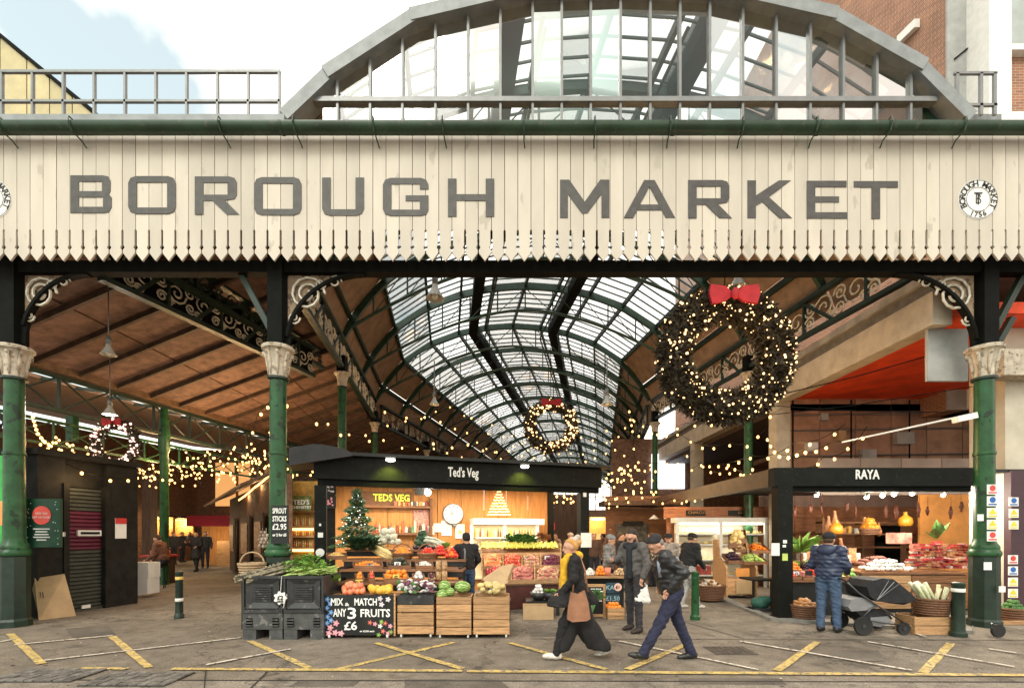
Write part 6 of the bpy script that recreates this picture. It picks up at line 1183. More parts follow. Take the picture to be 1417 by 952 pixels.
lone('weighing_box', MB().box(xz(1236,10.2),xz(1262,10.2),10.2,10.4,hz(752,10.2),hz(737,10.2)), mat('red_white_box',(.6,.2,.16),.5,var=.6,nscale=6), 'red and white box under the standing orange cheese', 'box')
# fruit table left part of the RAYA stall
ft = thing('fruit_table','black draped table of red fruit trays behind the man in navy','table',(xz(1140,8.9),9.1,0)); ht = hz(803,8.95)
MB().box(xz(1094,8.95),xz(1192,8.95),8.95,9.75,ht-.03,ht).build('top', M_WOOD, ft); MB().box(xz(1097,8.95),xz(1189,8.95),9.05,9.7,0,ht-.032).build('drape', M_BLACKW, ft)
for i, (a, b, lb, m, r) in enumerate(((1094,1110,'red strawberries',M_TOM,.022),(1111,1127,'pale pink radishes',M_SHAL,.024),(1128,1142,'tomatoes',M_TOM,.03),(1150,1176,'yellow green apples',M_PEAR,.036),(1177,1192,'green limes',M_LEAFL,.032))):
    q = cqz(a+.5,b-.5,8.98,.4,ht+.004,.1); t = tray('wooden tray of %s on the black draped table' % lb, q, .07); pile(lb.replace(' ','_').replace('yellow_green_','')+'_heap', lb+' heaped in a tray on the black draped table', lb.split()[-1], q, 46 if r < .03 else 24, r, m, 2)
for i, (px, lb) in enumerate(((1103,'left'),(1120,'right'))): lone('black_label', MB().box(xz(px+10,8.97),xz(px+20,8.97),8.94,8.945,ht+.1,ht+.19), M_BLACKB, lb+' small black price card above the red fruit', 'price card')
for k in range(5): q = cqz(1096+k*18,1112+k*18,9.5,.3,ht+.12,.08); pile('snack_heap', ['orange peppers','brown figs','red apples','mixed nuts','pale onions'][k]+' in the back row of the black draped table', 'produce', q, 26, .032, [M_ORANGE,M_AUB,M_APPLE,M_POT,M_PARS][k], 2)
yc = thing('yucca_plant','spiky yucca plant beside the dark RAYA post','plant',(xz(1110,9.9),9.9,0)); zy = hz(765,9.9)
MB().tube([(xz(1111,9.9),9.9,0),(xz(1110,9.9),9.92,zy)],[.05,.035],8).build('trunk', M_WOOD, yc); mb = leaves((xz(1108,9.9),9.9,zy),46,.62,(.03,.03,.06),0,.75,.09,.12); mb.join(leaves((xz(1113,9.9),9.9,zy-.32),34,.5,(.03,.03,.06),0,.4,.09,.25)); mb.build('leaf_crown', M_LEAFL, yc)['kind'] = 'stuff'
MB().lathe([(.16,0),(.2,.4),(.17,.4)],14,(xz(1111,9.9),9.9,0)).build('pot', M_BASK, yc, True)
def big_basket(px, py, Z, r, h, lab, heap, hl, m, n=40, rr=.035):
    g_ = Vector((xz(px,Z),Z,max(0,hz(py,Z)))); basket('round_basket', lab, g_, r, h, M_BASK); ce = g_+Vector((0,0,h*.86)); pile(heap, hl, heap.split('_')[0], [ce+Vector(v)*r for v in ((-.8,-.8,0),(.8,-.8,0),(.8,.8,0),(-.8,.8,0))], n, rr, m, 3)
big_basket(1113,857,8.55,.25,.27,'red brown basket on the ground right of the dark post','onion_heap','orange brown onions in the basket right of the dark post',mat('onion_skin',(.5,.24,.09),.5,var=.3))
big_basket(981,829,11.0,.36,.34,'large dark red basket of mushrooms by the green bollard','mushroom_heap','pale and dark mushrooms heaped in the large dark red basket',[mat('mushroom_skin',(.68,.64,.58),.7),M_POT,M_WOOD],60,.04)
lone('red_box', MB().box(xz(968,10.6),xz(984,10.6),10.6,10.85,.66,.86), mat('red_crate',(.28,.04,.03),.5,var=.3), 'small red wooden box held above the mushroom basket', 'box')
# dresser with tilted trays
ZD = 11.3; dr = thing('veg_dresser','pale wooden dresser with curved ends and tilted vegetable trays','dresser',(xz(1030,ZD),ZD+.3,0))
for i, px in enumerate((1005,1046)):
    x = xz(px,ZD); pr_l = [(x,ZD,.02),(x,ZD+.75,.02),(x,ZD+.75,1.45),(x,ZD+.5,1.45),(x,ZD+.38,1.0),(x,ZD+.1,.85),(x,ZD,.75)]; MB().slab(pr_l,(.04,0,0)).build('end_panel', M_CRATE, dr)
MB().box(xz(1006,ZD)+.04,xz(1046,ZD),ZD+.06,ZD+.7,.1,.5).build('cupboard', M_CRATE, dr); MB().box(xz(1019,ZD),xz(1038,ZD),ZD+.03,ZD+.055,.55,.75).build('notice_card', mat('orange_card',(.6,.25,.06),.7), dr); MB().box(xz(1020,ZD),xz(1044,ZD),ZD+.04,ZD+.055,.12,.45).build('carton_front', M_CARD, dr)
for i, (a, b, Z, z, lb, m, r, sx_) in enumerate(((1008,1028,ZD+.05,.86,'purple aubergines',M_AUB,.04,1.8),(1029,1062,ZD+.05,.84,'pale green courgettes',M_CEL,.035,1.8),(1018,1040,ZD+.45,1.12,'brown potatoes',M_POT,.04,1.3),(1040,1066,ZD+.4,1.1,'orange carrots',M_ORANGE,.03,2.2))):
    q = cqz(a,b,Z,.36,z,.16); tray('tilted tray of %s on the pale dresser' % lb, q, .08, M_WOOD); pile(lb.split()[1]+'_heap', lb+' in the tilted tray on the pale dresser', lb.split()[1], q, 26, r, m, 2, stretch=sx_)
q = [P(1008,760,ZD+.2),P(1033,750,ZD+.2),P(1031,738,ZD+.5),P(1008,746,ZD+.5)]; tray('orange box of pale squashes tilted high on the dresser', q, .12, M_WOOD); pile('squash_heap','pale squashes in the orange box tilted on the dresser','squashes',q,16,.06,M_PARS,2)
bt = thing('black_trestle','low black trestle left of the dark RAYA post','table',(xz(1055,9.9),9.9,0)); MB().box(xz(1042,9.9),xz(1072,9.9),9.9,10.5,.58,.62).build('top', M_BLACKW, bt)
for px in (1044,1069): MB().box(xz(px,9.9),xz(px+2,9.9),9.95,10.0,0,.58).build('leg', M_BLACKW, bt)
mb = MB().ball((xz(1054,9.7),9.75,.14),(.2,.16,.14),10,7).ball((xz(1060,9.7),9.7,.2),(.12,.1,.1),9,6); lone('green_bag', mb, mat('green_cloth',(.03,.1,.075),.7,var=.4,nscale=8), 'crumpled green cloth bag on the ground left of the dark post', 'bag', None, True)
lone('black_tray', MB().box(xz(1037,9.6),xz(1066,9.6),9.45,9.85,0,.05), M_BLKP, 'flat black tray under the green cloth bag', 'tray')
kb_ = MB().slab([G(1000,832),G(1066,859),G(1345,877),G(1345,872),G(1068,855),G(1004,828)],(0,0,.05)).build('kerb', mat('grey_kerb',(.2,.19,.17),.8,var=.2,nscale=8)); tag(kb_, kind='structure')
# leeks basket on crate, bollards
crate('slat_crate','pale low crate under the basket of leeks',xz(1266,7.3),xz(1320,7.3),7.3,7.7,0,hz(853,7.3),2,None)
bk_g = Vector((xz(1288,7.5),7.5,hz(853,7.3)+.004)); basket('leek_basket','dark red basket of leeks standing on the pale crate',bk_g,.25,.26,M_BASK)
lone('leek_sheaf', sticks(bk_g+Vector((-.02,0,.15)),bk_g+Vector((-.22,0,.5)),16,(.1,.1,.03),.022,.03,.02).join(sticks(bk_g+Vector((.12,0,.15)),bk_g+Vector((.2,0,.42)),6,(.04,.08,.03),.02,.028,.02)), mat('leek_stem',(.42,.46,.22),.5,nscale=7,col2=(.66,.64,.5)), 'pale green leeks leaning out of the dark red basket', 'leeks', None, True, 'stuff')
def bollard(px, py, ptop, lab, band, r, m=M_DGREEN):
    g_ = G(px,py); h = hz(ptop,g_.y); t = thing('bollard', lab, 'bollard', g_, group='bollards'); MB().lathe([(r*1.3,0),(r*1.3,.06),(r*1.05,.08),(r,.12),(r*.95,h-.06),(r*1.02,h-.05),(r*.98,h-.012),(r*.5,h)],14).build('post', m, t, 'auto', False); MB().lathe([(r*1.005,h*.82),(r*1.02,h*.825),(r*1.02,h*.88),(r*1.005,h*.885)],14).build('band', band, t, True, False); return t
bollard(1326,880,805,'dark bollard with a white band beside the basket of leeks',M_WHITE,.085); b2 = bollard(962,857,790,'green bollard behind the walking man in the puffer jacket',M_GREEN,.07,M_GREEN); b3 = bollard(248,855,790,'slim dark green bollard with yellow band on the left',mat('yellow_band',(.65,.45,.12),.6),.065)
MB().lathe([(.067,.32),(.07,.33),(.07,.37),(.067,.38)],14).build('lower_band', M_WHITE, b3, True, False)
# signs on the right hand column and the pier
def safety(px, py, Z, col, kind, lab):
    ce = P(px,py,Z); t = thing('safety_sign', lab, 'sign', ce, group='stacked safety signs'); MB().box(ce.x-.09,ce.x+.09,Z,Z+.006,ce.z-.083,ce.z+.083).build('plate', M_PAPER, t)
    if kind == 'tri': at(outline_mesh([[(-.07,-.02),(.07,-.02),(0,.075)]],.003),ce+Vector((0,-.003,0))).build('symbol', mat('sign_yellow',(.8,.55,.03),.5), t)
    else: MB().lathe([(.05,0),(.05,.004)],18,ce+Vector((0,-.001,.022)),M90).build('symbol', mat({'b':'sign_blue','r':'sign_red'}[kind],{'b':(.02,.12,.4),'r':(.6,.06,.05)}[kind],.5), t)
    MB().box(ce.x-.07,ce.x+.07,Z-.003,Z-.001,ce.z-.066,ce.z-.042).build('caption', mat({'tri':'sign_yellow','b':'sign_blue','r':'sign_red'}[kind],(.5,.5,.5),.5), t)
for i, k in enumerate(('r','b','tri','tri','r')): safety(1373.5,677+i*16.2,7.76,None,k,['topmost','second','third','fourth','lowest'][i]+' safety sign stacked on the right hand green column')
for i, k in enumerate(('b','tri','tri')): safety(1403,694+i*16,8.7,None,k,['upper','middle','lower'][i]+' safety sign high on the cream pier')
for i, k in enumerate(('r','b','tri','tri')): safety(1402,774+i*15.5,8.6,None,k,['topmost','second','third','lowest'][i]+' safety sign low on the cream pier')
for i, (px, py, w, h) in enumerate(((1357,716,.1,.11),(1367,783,.13,.13),(1387,815,.11,.1))): lone('sticker', MB().box(xz(px,7.7)-w/2,xz(px,7.7)+w/2,7.7,7.705,hz(py,7.7)-h/2,hz(py,7.7)+h/2), M_PAPER, ['small square white sticker on the shaft','white notice on the pedestal','small white sticker at the edge of the pedestal'][i]+' of the right hand column', 'sticker')
# goods at the right edge
crate('edge_crate','small crate at the right edge behind the column',xz(1386,8.1),xz(1418,8.1),8.1,8.4,0,hz(858,8.1),2,None); big_basket(1402,857,8.3,.2,.2,'dark basket on the small crate at the right edge','herb_heap','green herbs in the dark basket at the right edge',M_LEAFM,20,.04)
# ------------------------------------------------------------------ pushchair
pm = thing('pushchair','black pushchair with hood up beside the man in navy','pushchair',G(1215,876))
ZP = 7.28; M_TUBE = mat('dark_grey_tube',(.08,.08,.085),.3,metal=.6); M_FAB = mat('black_pram_fabric',(.014,.014,.017),.8,var=.3,nscale=10,bump=.1); M_GFAB = mat('grey_pram_plastic',(.2,.2,.21),.5); M_TYRE = mat('black_tyre',(.015,.015,.015),.7)
def wheel(px, py, r, dy):
    ce = Vector((xz(px,ZP),ZP+dy,r+.005)); w = MB().lathe([(r*.8,-.02),(r*.95,-.025),(r,-.012),(r,.012),(r*.95,.025),(r*.8,.02)],22,ce,M90).build('wheel', M_TYRE, pm, 'auto'); MB().lathe([(r*.8,-.012),(r*.78,.0),(r*.8,.012)],22,ce,M90).build('rim', M_TUBE, w, True)
    for k in range(7): a = k*2*math.pi/7; MB().bar(ce,ce+Vector((r*.8*math.cos(a),0,r*.8*math.sin(a))),.016,.016,(0,1,0)).build('spoke', M_TUBE, w)
    MB().lathe([(.03,-.03),(.03,.03)],10,ce,M90).build('hub', M_TUBE, w)
for dy in (-.02,.5): wheel(1193,873,.145,dy); wheel(1251,880,.1,dy+.03)
tb_ = lambda pts, r=.014, nm='frame_tube', m=M_TUBE: MB().tube(pts,r,8).build(nm,m,pm,True)
for dy in (0,.5):
    q = lambda px, py, d=dy: P(px,py,ZP)+Vector((0,d,0))
    tb_([q(1172,805),q(1188,820),q(1215,838),q(1252,862)]); tb_([q(1193,855),q(1205,842),q(1215,838)]); tb_([q(1193,856),q(1225,862),q(1250,864)])
MB().tube([P(1172,805,ZP),P(1166,801,ZP),P(1166,801,ZP)+Vector((0,.5,0)),P(1172,805,ZP)+Vector((0,.5,0))],.018,8).build('handle', M_FAB, pm, True)
def pan(pts, nm, m, y0=.03, y1=.47): return MB().slab([P(a,b,ZP)+Vector((0,y0,0)) for a,b in pts],(0,y1-y0,0)).build(nm,m,pm)
pan([(1176,840),(1180,830),(1195,827),(1212,832),(1214,840),(1200,845),(1180,846)],'seat_unit',M_GFAB)
hoodp = [(1200,812),(1208,803),(1222,800),(1236,801),(1248,810),(1260,820),(1269,829),(1262,833),(1240,834),(1215,832),(1204,825)]
pan(hoodp,'hood',M_FAB,.0,.5)
for k, f in enumerate((.25,.5,.75)): a = Vector((1222+f*30,801+f*8,0)); MB().tube([P(1213,830,ZP)+Vector((0,-.006,0)),P(a.x,a.y,ZP)+Vector((0,-.006,0))],.006,5).build('hood_rib', M_TUBE, pm)
pan([(1188,846),(1214,842),(1234,850),(1240,856),(1228,864),(1205,862)],'seat_fabric',M_FAB,.06,.44); pan([(1208,855),(1232,853),(1238,860),(1222,868),(1210,866)],'basket',M_GFAB,.05,.45); pan([(1240,826),(1268,829),(1275,832),(1258,838),(1240,836)],'bumper',M_FAB,.1,.4)
wh = thing('trolley_wheel','dark trolley wheel beside the foot of the right hand column','wheel',G(1381,883)); ce = Vector((xz(1381,7.1),7.1,.11)); MB().lathe([(.085,-.02),(.1,-.02),(.105,0),(.1,.02),(.085,.02)],18,ce,M90).build('tyre', M_TYRE, wh, 'auto'); MB().lathe([(.083,-.01),(.083,.01)],18,ce,M90).build('disc', M_TUBE, wh); MB().tube([ce,P(1372,862,7.1)],.015,6).build('fork', M_TUBE, wh)
# ------------------------------------------------------------------ far stalls under the nave and in the left hall
ts = thing('timber_shop','horizontal boarded brown shop with chalk menu board deep on the right','shop',(xz(890,16.4),16.4,0))
for k in range(17): MB().box(xz(838,16.4),xz(948,16.4),16.4+random.uniform(0,.02),16.45,.05+k*.17,.05+(k+1)*.17-.012).build('board', M_WOOD, ts)
MB().box(xz(853,16.3),xz(897,16.3),16.3,16.34,hz(757,16.3),hz(724,16.3)).build('menu_board', mat('grey_slate',(.09,.085,.075),.7,var=.6,nscale=7), ts); MB().box(xz(862,16.3),xz(890,16.3),16.25,16.29,hz(727,16.3),hz(721,16.3)).build('header', M_BLACKB, ts); MB().box(xz(836,15.4),xz(950,15.4),15.4,16.4,hz(700,15.9),hz(694,15.9)).build('awning', M_DKBR, ts)
for i, px in enumerate((905,925)): lone('shop_lamp', MB().lathe([(.18,0),(.06,.1),(.02,.14)],12,P(px,718,15.6)), M_WHITE, ['left','right'][i]+' pale shaded lamp in the boarded shop', 'lamp', None, True)
lan = thing('amber_lantern','cluster of amber lantern bulbs right of the stall post','lantern',P(826,735,13)); MB().box(xz(816,13),xz(838,13),13,13.2,hz(738,13),hz(715,13)).build('shade', mat('amber_shade',(.5,.25,.06),.6), lan)
for k in range(5): MB().ball(P(819+4*k,718,12.95),.05,8,6).build('bulb', M_WARM, lan, True)
point(P(827,722,12.7),14,(1,.6,.25),.1,lan)
fs = thing('red_awning_stall','dark stall with a red awning far behind the fridge','stall',(xz(760,19),19,0)); MB().slab([P(742,724,18.5),P(768,724,18.5),P(768,733,18),P(742,733,18)],(0,.1,.03)).build('awning', mat('red_canvas',(.5,.03,.05),.6), fs); MB().box(xz(735,19),xz(812,19),19,19.3,0,3.2).build('wall', M_DKBR, fs)
for k in range(5): MB().ball(P(744+5*k,736,17.9),.055,8,6).build('bulb', M_WARM2, fs, True)
bkw = thing('far_market_building','dark brick market buildings closing the far end of the nave','building',(8,50,0)); MB().box(-4,16,56,57,0,4.4).build('wall', M_DKBRICK, bkw)
for k in range(7): MB().box(-2+k*2.3,-.6+k*2.3,55.9,55.98,.9,2.6).build('lit_window', glow('amber_window',(1.,.55,.2),.5), bkw)
rs = thing('left_red_stall','far stall with a red awning deep in the left hall','stall',(xz(290,23),23,0)); MB().slab([P(258,714,23),P(320,714,23),P(320,728,22.2),P(258,728,22.2)],(0,.1,.04)).build('awning', mat('dark_red_canvas',(.26,.015,.025),.7), rs); MB().box(xz(300,22.6),xz(322,22.6),22.6,23.2,0,hz(748,22.6)).build('counter', M_CRATE, rs); MB().box(xz(268,23),xz(322,23),23.6,23.7,.0,2.4).build('back', M_OSB, rs)
point(P(290,735,22),50,(1,.75,.4),.2,rs)
for i, (a, b, y0, y1) in enumerate(((186,205,778,800),(187,204,800,822))): lone('white_box', MB().box(xz(a,11.6),xz(b,11.6),11.6,12.,max(0.002,hz(y1,11.6)),hz(y0,11.6)-.003), M_PAPER, ['upper white carton stacked right of the kiosk','lower white carton stacked right of the kiosk'][i], 'carton')
lone('white_box', MB().box(xz(190,12.3),xz(204,12.3),12.05,12.3,0,.18), M_PAPER, 'small white carton on the floor behind the stacked cartons', 'carton')
ct2 = thing('candle_table','dark table with red goods beside the seated figure in the left hall','table',(xz(210,14.5),14.5,0)); MB().box(xz(192,14.5),xz(226,14.5),14.5,15.2,.86,.92).build('top', mat('red_cloth',(.35,.03,.03),.7), ct2); MB().box(xz(195,14.5),xz(223,14.5),14.55,15.1,0,.86).build('cloth_front', M_DKBR, ct2)
for k in range(9): lone('red_jar', MB().lathe([(.03,0),(.035,.1),(.02,.14)],8,(xz(196+3.2*k,14.5),14.7+random.uniform(0,.3),.922)), mat('jar_red',(.6,.12,.05),.3,rnd=.4), 'small red jar on the dark table in the left hall', 'jar', 'red jars on the left hall table', True)

# more goods hanging in the delicatessen
random.seed(33)
for i, px in enumerate((1100,1122,1138,1172,1184,1226,1240,1270,1284,1316,1330)):
    p = P(px,694+random.uniform(0,8),11.6); L = random.uniform(.22,.4); mb = MB().tube([p+Vector((0,0,.25)),p],.005,4)
    for k in range(4): mb.tube([p+Vector((random.uniform(-.03,.03),random.uniform(-.03,.03),0)),p+Vector((random.uniform(-.05,.05),0,-L*.5)),p+Vector((random.uniform(-.03,.03),0,-L))],[.012,.026,.012],6)
    lone('sausage_bunch', mb, [mat('dark_sausage',(.12,.04,.025),.5,var=.4),mat('salami_skin',(.14,.05,.035),.55,var=.5,nscale=9)][i % 2], 'bunch of cured sausages hanging under the RAYA beam, number %s from the dark post' % ['one','two','three','four','five','six','seven','eight','nine','ten','eleven'][i], 'sausages', 'sausages hanging under the RAYA beam', True)
packets(12,(1100,1188),775,10.6,((.1,.16),(.12,.3)),'jar or carton on the shelf behind the fruit table','goods behind the fruit table',GC+RP)
lone('back_bench', MB().box(xz(1096,10.6),xz(1190,10.6),10.45,10.9,hz(775,10.6)-.05,hz(775,10.6)).box(xz(1098,10.6),xz(1188,10.6),10.5,10.85,0,hz(775,10.6)-.052), M_WOOD, 'dark wooden bench behind the fruit table', 'bench')

for i, (px0, px1, Z, m) in enumerate(((203,228,25,M_OSB),(232,258,27.5,mat('amber_back',(.5,.28,.08),.6,var=.3)),(322,350,24.5,M_OSB))):  # stalls and lamps added to give the far left hall a warm glow
    t = thing('glow_stall', ['left','middle','right'][i]+' small stall added for warm glow far back in the left hall', 'stall', (xz((px0+px1)/2,Z),Z,0), group='far added stalls'); MB().box(xz(px0,Z),xz(px1,Z),Z+.6,Z+.7,0,2.5).build('back', m, t); MB().box(xz(px0,Z),xz(px1,Z),Z,Z+.4,0,.9).build('counter', M_WOOD, t); MB().box(xz(px0,Z)-.1,xz(px1,Z)+.1,Z-.2,Z+.7,2.5,2.6).build('roof', M_BLACKW, t)
    for k in range(5): MB().ball((xz(px0+(px1-px0)*(k+.5)/5,Z),Z-.05,2.4),.05,8,6).build('bulb', M_WARM, t, True)
    for k in range(6): MB().obox((xz(px0+(px1-px0)*(k+.5)/6,Z),Z+.2,1.0),(.2,.2,.18)).build('goods_box', [M_TOM,M_ORANGE,M_LEAFM,M_PAPER][k % 4], t)
    point((xz((px0+px1)/2,Z),Z+.2,2.2), 80, (1,.7,.35), .15, t)
# ------------------------------------------------------------------ figures: smooth-blended tapered limbs meshed with surface nets
def _prim(Pp, pr):
    if pr[0] == 'c':
        a, b, ra, rb = np.array(pr[1],float), np.array(pr[2],float), pr[3], pr[4]; ba = b-a; L = max(ba@ba,1e-9)
        t = np.clip(((Pp-a)@ba)/L,0,1); return np.linalg.norm(Pp-a-t[...,None]*ba,axis=-1) - (ra+(rb-ra)*t)
    ce, r = np.array(pr[1],float), np.array(pr[2],float); q = Pp-ce
    if len(pr) > 3 and pr[3] is not None: q = q @ np.array(pr[3].to_3x3())
    k0 = np.linalg.norm(q/r,axis=-1); k1 = np.linalg.norm(q/(r*r),axis=-1)+1e-9; return k0*(k0-1)/k1
def sdf_mb(prims, vox=.016, k=.03, disp=None, cut=None):
    pts = []
    for p in prims:
        if p[0] == 'c':
            m_ = max(p[3],p[4]); pts += [np.array(p[1])-m_, np.array(p[1])+m_, np.array(p[2])-m_, np.array(p[2])+m_]
        else: m_ = max(p[2]); pts += [np.array(p[1])-m_, np.array(p[1])+m_]
    lo = np.min(pts,0)-.04; hi = np.max(pts,0)+.04; n = np.ceil((hi-lo)/vox).astype(int)+1
    X, Y, Zz = np.meshgrid(*[lo[i]+vox*np.arange(n[i]) for i in range(3)], indexing='ij'); Pp = np.stack([X,Y,Zz],-1)
    D = None
    for p in prims:
        d = _prim(Pp,p)
        if D is None: D = d
        else: h = np.clip(.5+.5*(D-d)/k,0,1); D = D*(1-h)+d*h-k*h*(1-h)
    if disp: D = D + disp(X,Y,Zz)
    if cut is not None: D = np.maximum(D, cut(X,Y,Zz))
    S = D < 0; nx, ny, nz = n; C = D.shape; corner = np.zeros((nx-1,ny-1,nz-1),int); cs = {}
    for i in (0,1):
        for j in (0,1):
            for l in (0,1): cs[i,j,l] = (slice(i,nx-1+i),slice(j,ny-1+j),slice(l,nz-1+l)); corner += S[cs[i,j,l]]
    act = (corner > 0) & (corner < 8); idx = -np.ones(act.shape,int); ids = np.argwhere(act); idx[act] = np.arange(len(ids))
    acc = np.zeros((len(ids),3)); cnt = np.zeros(len(ids))
    for a in cs:
        for ax in range(3):
            if a[ax] == 1: continue
            b = list(a); b[ax] = 1; b = tuple(b); da = D[cs[a]][act]; db = D[cs[b]][act]; m_ = (da < 0) != (db < 0)
            t = np.where(m_, da/np.where(m_,da-db,1), 0); p = np.array(a,float)[None].repeat(len(ids),0); p[:,ax] += t; acc += p*m_[:,None]; cnt += m_
    V = lo + (ids + acc/np.maximum(cnt,1)[:,None])*vox; Fs = []
    for ax in range(3):
        o = [i for i in range(3) if i != ax]; s0 = [slice(1,-1)]*3; s0[ax] = slice(0,-1); s1 = list(s0); s1[ax] = slice(1,None)
        A = S[tuple(s0)]; B = S[tuple(s1)]
        q = np.argwhere(A != B); q[:,o[0]] += 1; q[:,o[1]] += 1; cl = []
        for da, db in ((-1,-1),(0,-1),(0,0),(-1,0)):
            h = q.copy(); h[:,o[0]] += da; h[:,o[1]] += db; cl.append(idx[h[:,0],h[:,1],h[:,2]])
        cl = np.stack(cl,-1); Fs += [tuple(f) for f in cl[(cl >= 0).all(1)].tolist()]
    mb = MB(); mb._add(V.tolist(), Fs); return mb
M_SKIN = mat('skin',(.5,.27,.18),.5,var=.12,nscale=20)
def cloth(nm, col, rough=.85, var=.25): return mat(nm, col, rough, var=var, nscale=14, bump=.15, bscale=60)
M_EYE = mat('dark_eye',(.02,.015,.012),.3); M_LIP = mat('lip',(.36,.12,.1),.5)
HAND = {}
def person(label, loc, rz, H=1.75, lean=0., head_yaw=0., head_nod=0., legs=None, arms=None, fit=None, far=False, group=None):
    """joints are given for a 1.75 m figure: +y forward, +x to its right"""
    o = {'jacket':cloth('dark_jacket',(.03,.03,.035)),'hem':.82,'trousers':cloth('dark_trousers',(.02,.02,.03)),'shoes':cloth('black_shoes',(.015,.014,.014),.5),'hair':cloth('brown_hair',(.06,.035,.02)),'hat':None,'puffer':0,'bulk':1.,'flare':0.,'beard':False,'skirt':None,'long':False}
    o.update(fit or {}); sc_ = H/1.75; vox = .03 if far else .017; bk = o['bulk']
    t = thing('person', label, 'person', loc, rz, group); Rl = Matrix.Rotation(-lean,4,'X'); hipc = Vector((0,0,.95))
    U = lambda v: (Rl @ (Vector(v)-hipc)) + hipc
    legs = legs or (((-.1,.02,.5),(-.1,-.02,.09),0),((.1,.02,.5),(.1,-.02,.09),0)); arms = arms or (((-.25,-.03,1.16),(-.25,.08,.93)),((.25,-.03,1.16),(.25,.08,.93)))
    sh = [U((-.18,0,1.43)),U((.18,0,1.43))]; hip = [Vector((-.095,0,.92)),Vector((.095,0,.92))]
    el = [Vector(a[0]) if len(a) > 2 else U(a[0]) for a in arms]; wr = [Vector(a[1]) if len(a) > 2 else U(a[1]) for a in arms]
    nk = U((0,.0,1.47)); hc_ = U((0,.02,1.61)); HM = Matrix.Translation(hc_) @ Rl @ Matrix.Rotation(head_yaw,4,'Z') @ Matrix.Rotation(-head_nod,4,'X'); h_ = lambda v: HM @ Vector(v); hm = Rl @ Matrix.Rotation(head_yaw,4,'Z') @ Matrix.Rotation(-head_nod,4,'X')
    # body
    B = [('e',h_((0,0,.02)),(.078,.096,.105),hm),('e',h_((0,.03,-.06)),(.058,.066,.06),hm),('c',nk-Vector((0,0,.05)),h_((0,-.015,-.06)),.062,.055),('c',h_((0,.09,.01)),h_((0,.112,-.022)),.012,.017),('e',h_((-.08,-.005,-.005)),(.012,.024,.034),hm),('e',h_((.08,-.005,-.005)),(.012,.024,.034),hm),('c',h_((-.028,.088,-.065)),h_((.028,.088,-.065)),.012,.012),('c',h_((-.04,.075,.035)),h_((.04,.075,.035)),.018,.018),
         ('e',U((0,0,1.25)),(.15,.1,.22),Rl),('e',Vector((0,0,.98)),(.15,.1,.12))]
    for s in (0,1):
        B += [('c',sh[s],el[s],.05,.04),('c',el[s],wr[s],.04,.027),('c',hip[s],legs[s][0],.08,.055),('c',legs[s][0],legs[s][1],.055,.038)]
        d = (wr[s]-el[s]).normalized(); B.append(('c',wr[s],wr[s]+d*.075,.028,.03))
    mb = sdf_mb(B, vox*.8 if not far else vox, .025)
    if not far:
        for s in (0,1):                                    # four unequal curled fingers and a thumb from the side of the palm
            d = (wr[s]-el[s]).normalized(); side = d.cross(Vector((1,0,0)) if abs(d.x) < .7 else Vector((0,1,0))).normalized(); nn = d.cross(side).normalized(); pb = wr[s]+d*.085
            for k, L in enumerate((.065,.075,.07,.055)):
                a = pb+side*(-.024+.016*k); m1 = a+d*L*.5+nn*.006; mb.tube([a-d*.02,m1,m1+d*L*.35+nn*L*.35,m1+d*L*.3+nn*L*.7],[.0095,.009,.008,.006],6)
            a = wr[s]+d*.035-side*.026; mb.tube([a,a+d*.03-side*.022+nn*.01,a+d*.055-side*.022+nn*.03],[.012,.011,.008],6)
    def bld(m_, nm, mat_, smooth=True):
        m_.v = [tuple(Vector(v)*sc_) for v in m_.v]; return m_.build(nm, mat_, t, smooth, False)
    bld(mb,'body',M_SKIN)
    if not far:
        ey = MB()
        for s in (-1,1): ey.ball(h_((s*.03,.09,.012)),.009,8,6)
        bld(ey,'eyes',M_EYE); bld(MB().tube([h_((-.022,.102,-.066)),h_((0,.106,-.064)),h_((.022,.102,-.066))],[.004,.006,.004],6),'lips',M_LIP)
    # trousers
    fl = o['flare']; Tq = [('e',Vector((0,0,.97)),(.165*bk,.12*bk,.13)),]
    for s in (0,1): Tq += [('c',hip[s],legs[s][0],.095*bk,.072+.02*fl),('c',legs[s][0],Vector(legs[s][1])+Vector((0,0,.0)),.072+.02*fl,.055+fl*.06)]
    fold = lambda X,Y,Zz: .006*np.sin(Zz*58+X*31+2*np.sin(Y*23))*np.sin(Y*36+Zz*21+X*12) + .004*np.sin(Zz*110+Y*60)
    bld(sdf_mb(Tq,vox,.03,None if far else fold),'trousers',o['trousers'])
    # jacket
    J = [('e',U((0,0,1.27)),(.19*bk,.135*bk,.25),Rl),('e',U((0,0,1.05)),(.185*bk,.135*bk,.2),Rl),('c',sh[0],sh[1],.085*bk,.085*bk),('c',nk-Vector((0,0,.08)),nk+Vector((0,0,.0)),.085,.072)]
    for s in (0,1): J += [('c',sh[s],el[s],.074*bk,.062*bk),('c',el[s],wr[s],.062*bk,.045*bk)]
    hem = o['hem']
    if hem < .8:
        for s in (0,1): J.append(('c',Vector((0,0,1.0)),Vector((legs[s][0][0]*1.3,legs[s][0][1]*1.25,hem)),.15*bk,.19*bk))
    pf = o['puffer']
    def jd(X,Y,Zz):
        d = .008*np.sin(Zz*34+Y*27+1.5*np.sin(X*19))*np.sin(X*31+Zz*13) + .004*np.sin(Zz*80+X*50-Y*40)
        if pf: d = d - .011*np.abs(np.sin(Zz*math.pi/.07)) + .006
        return d
    bld(sdf_mb(J,vox,.035,None if far else jd,lambda X,Y,Zz: hem-Zz),'jacket',o['jacket'])
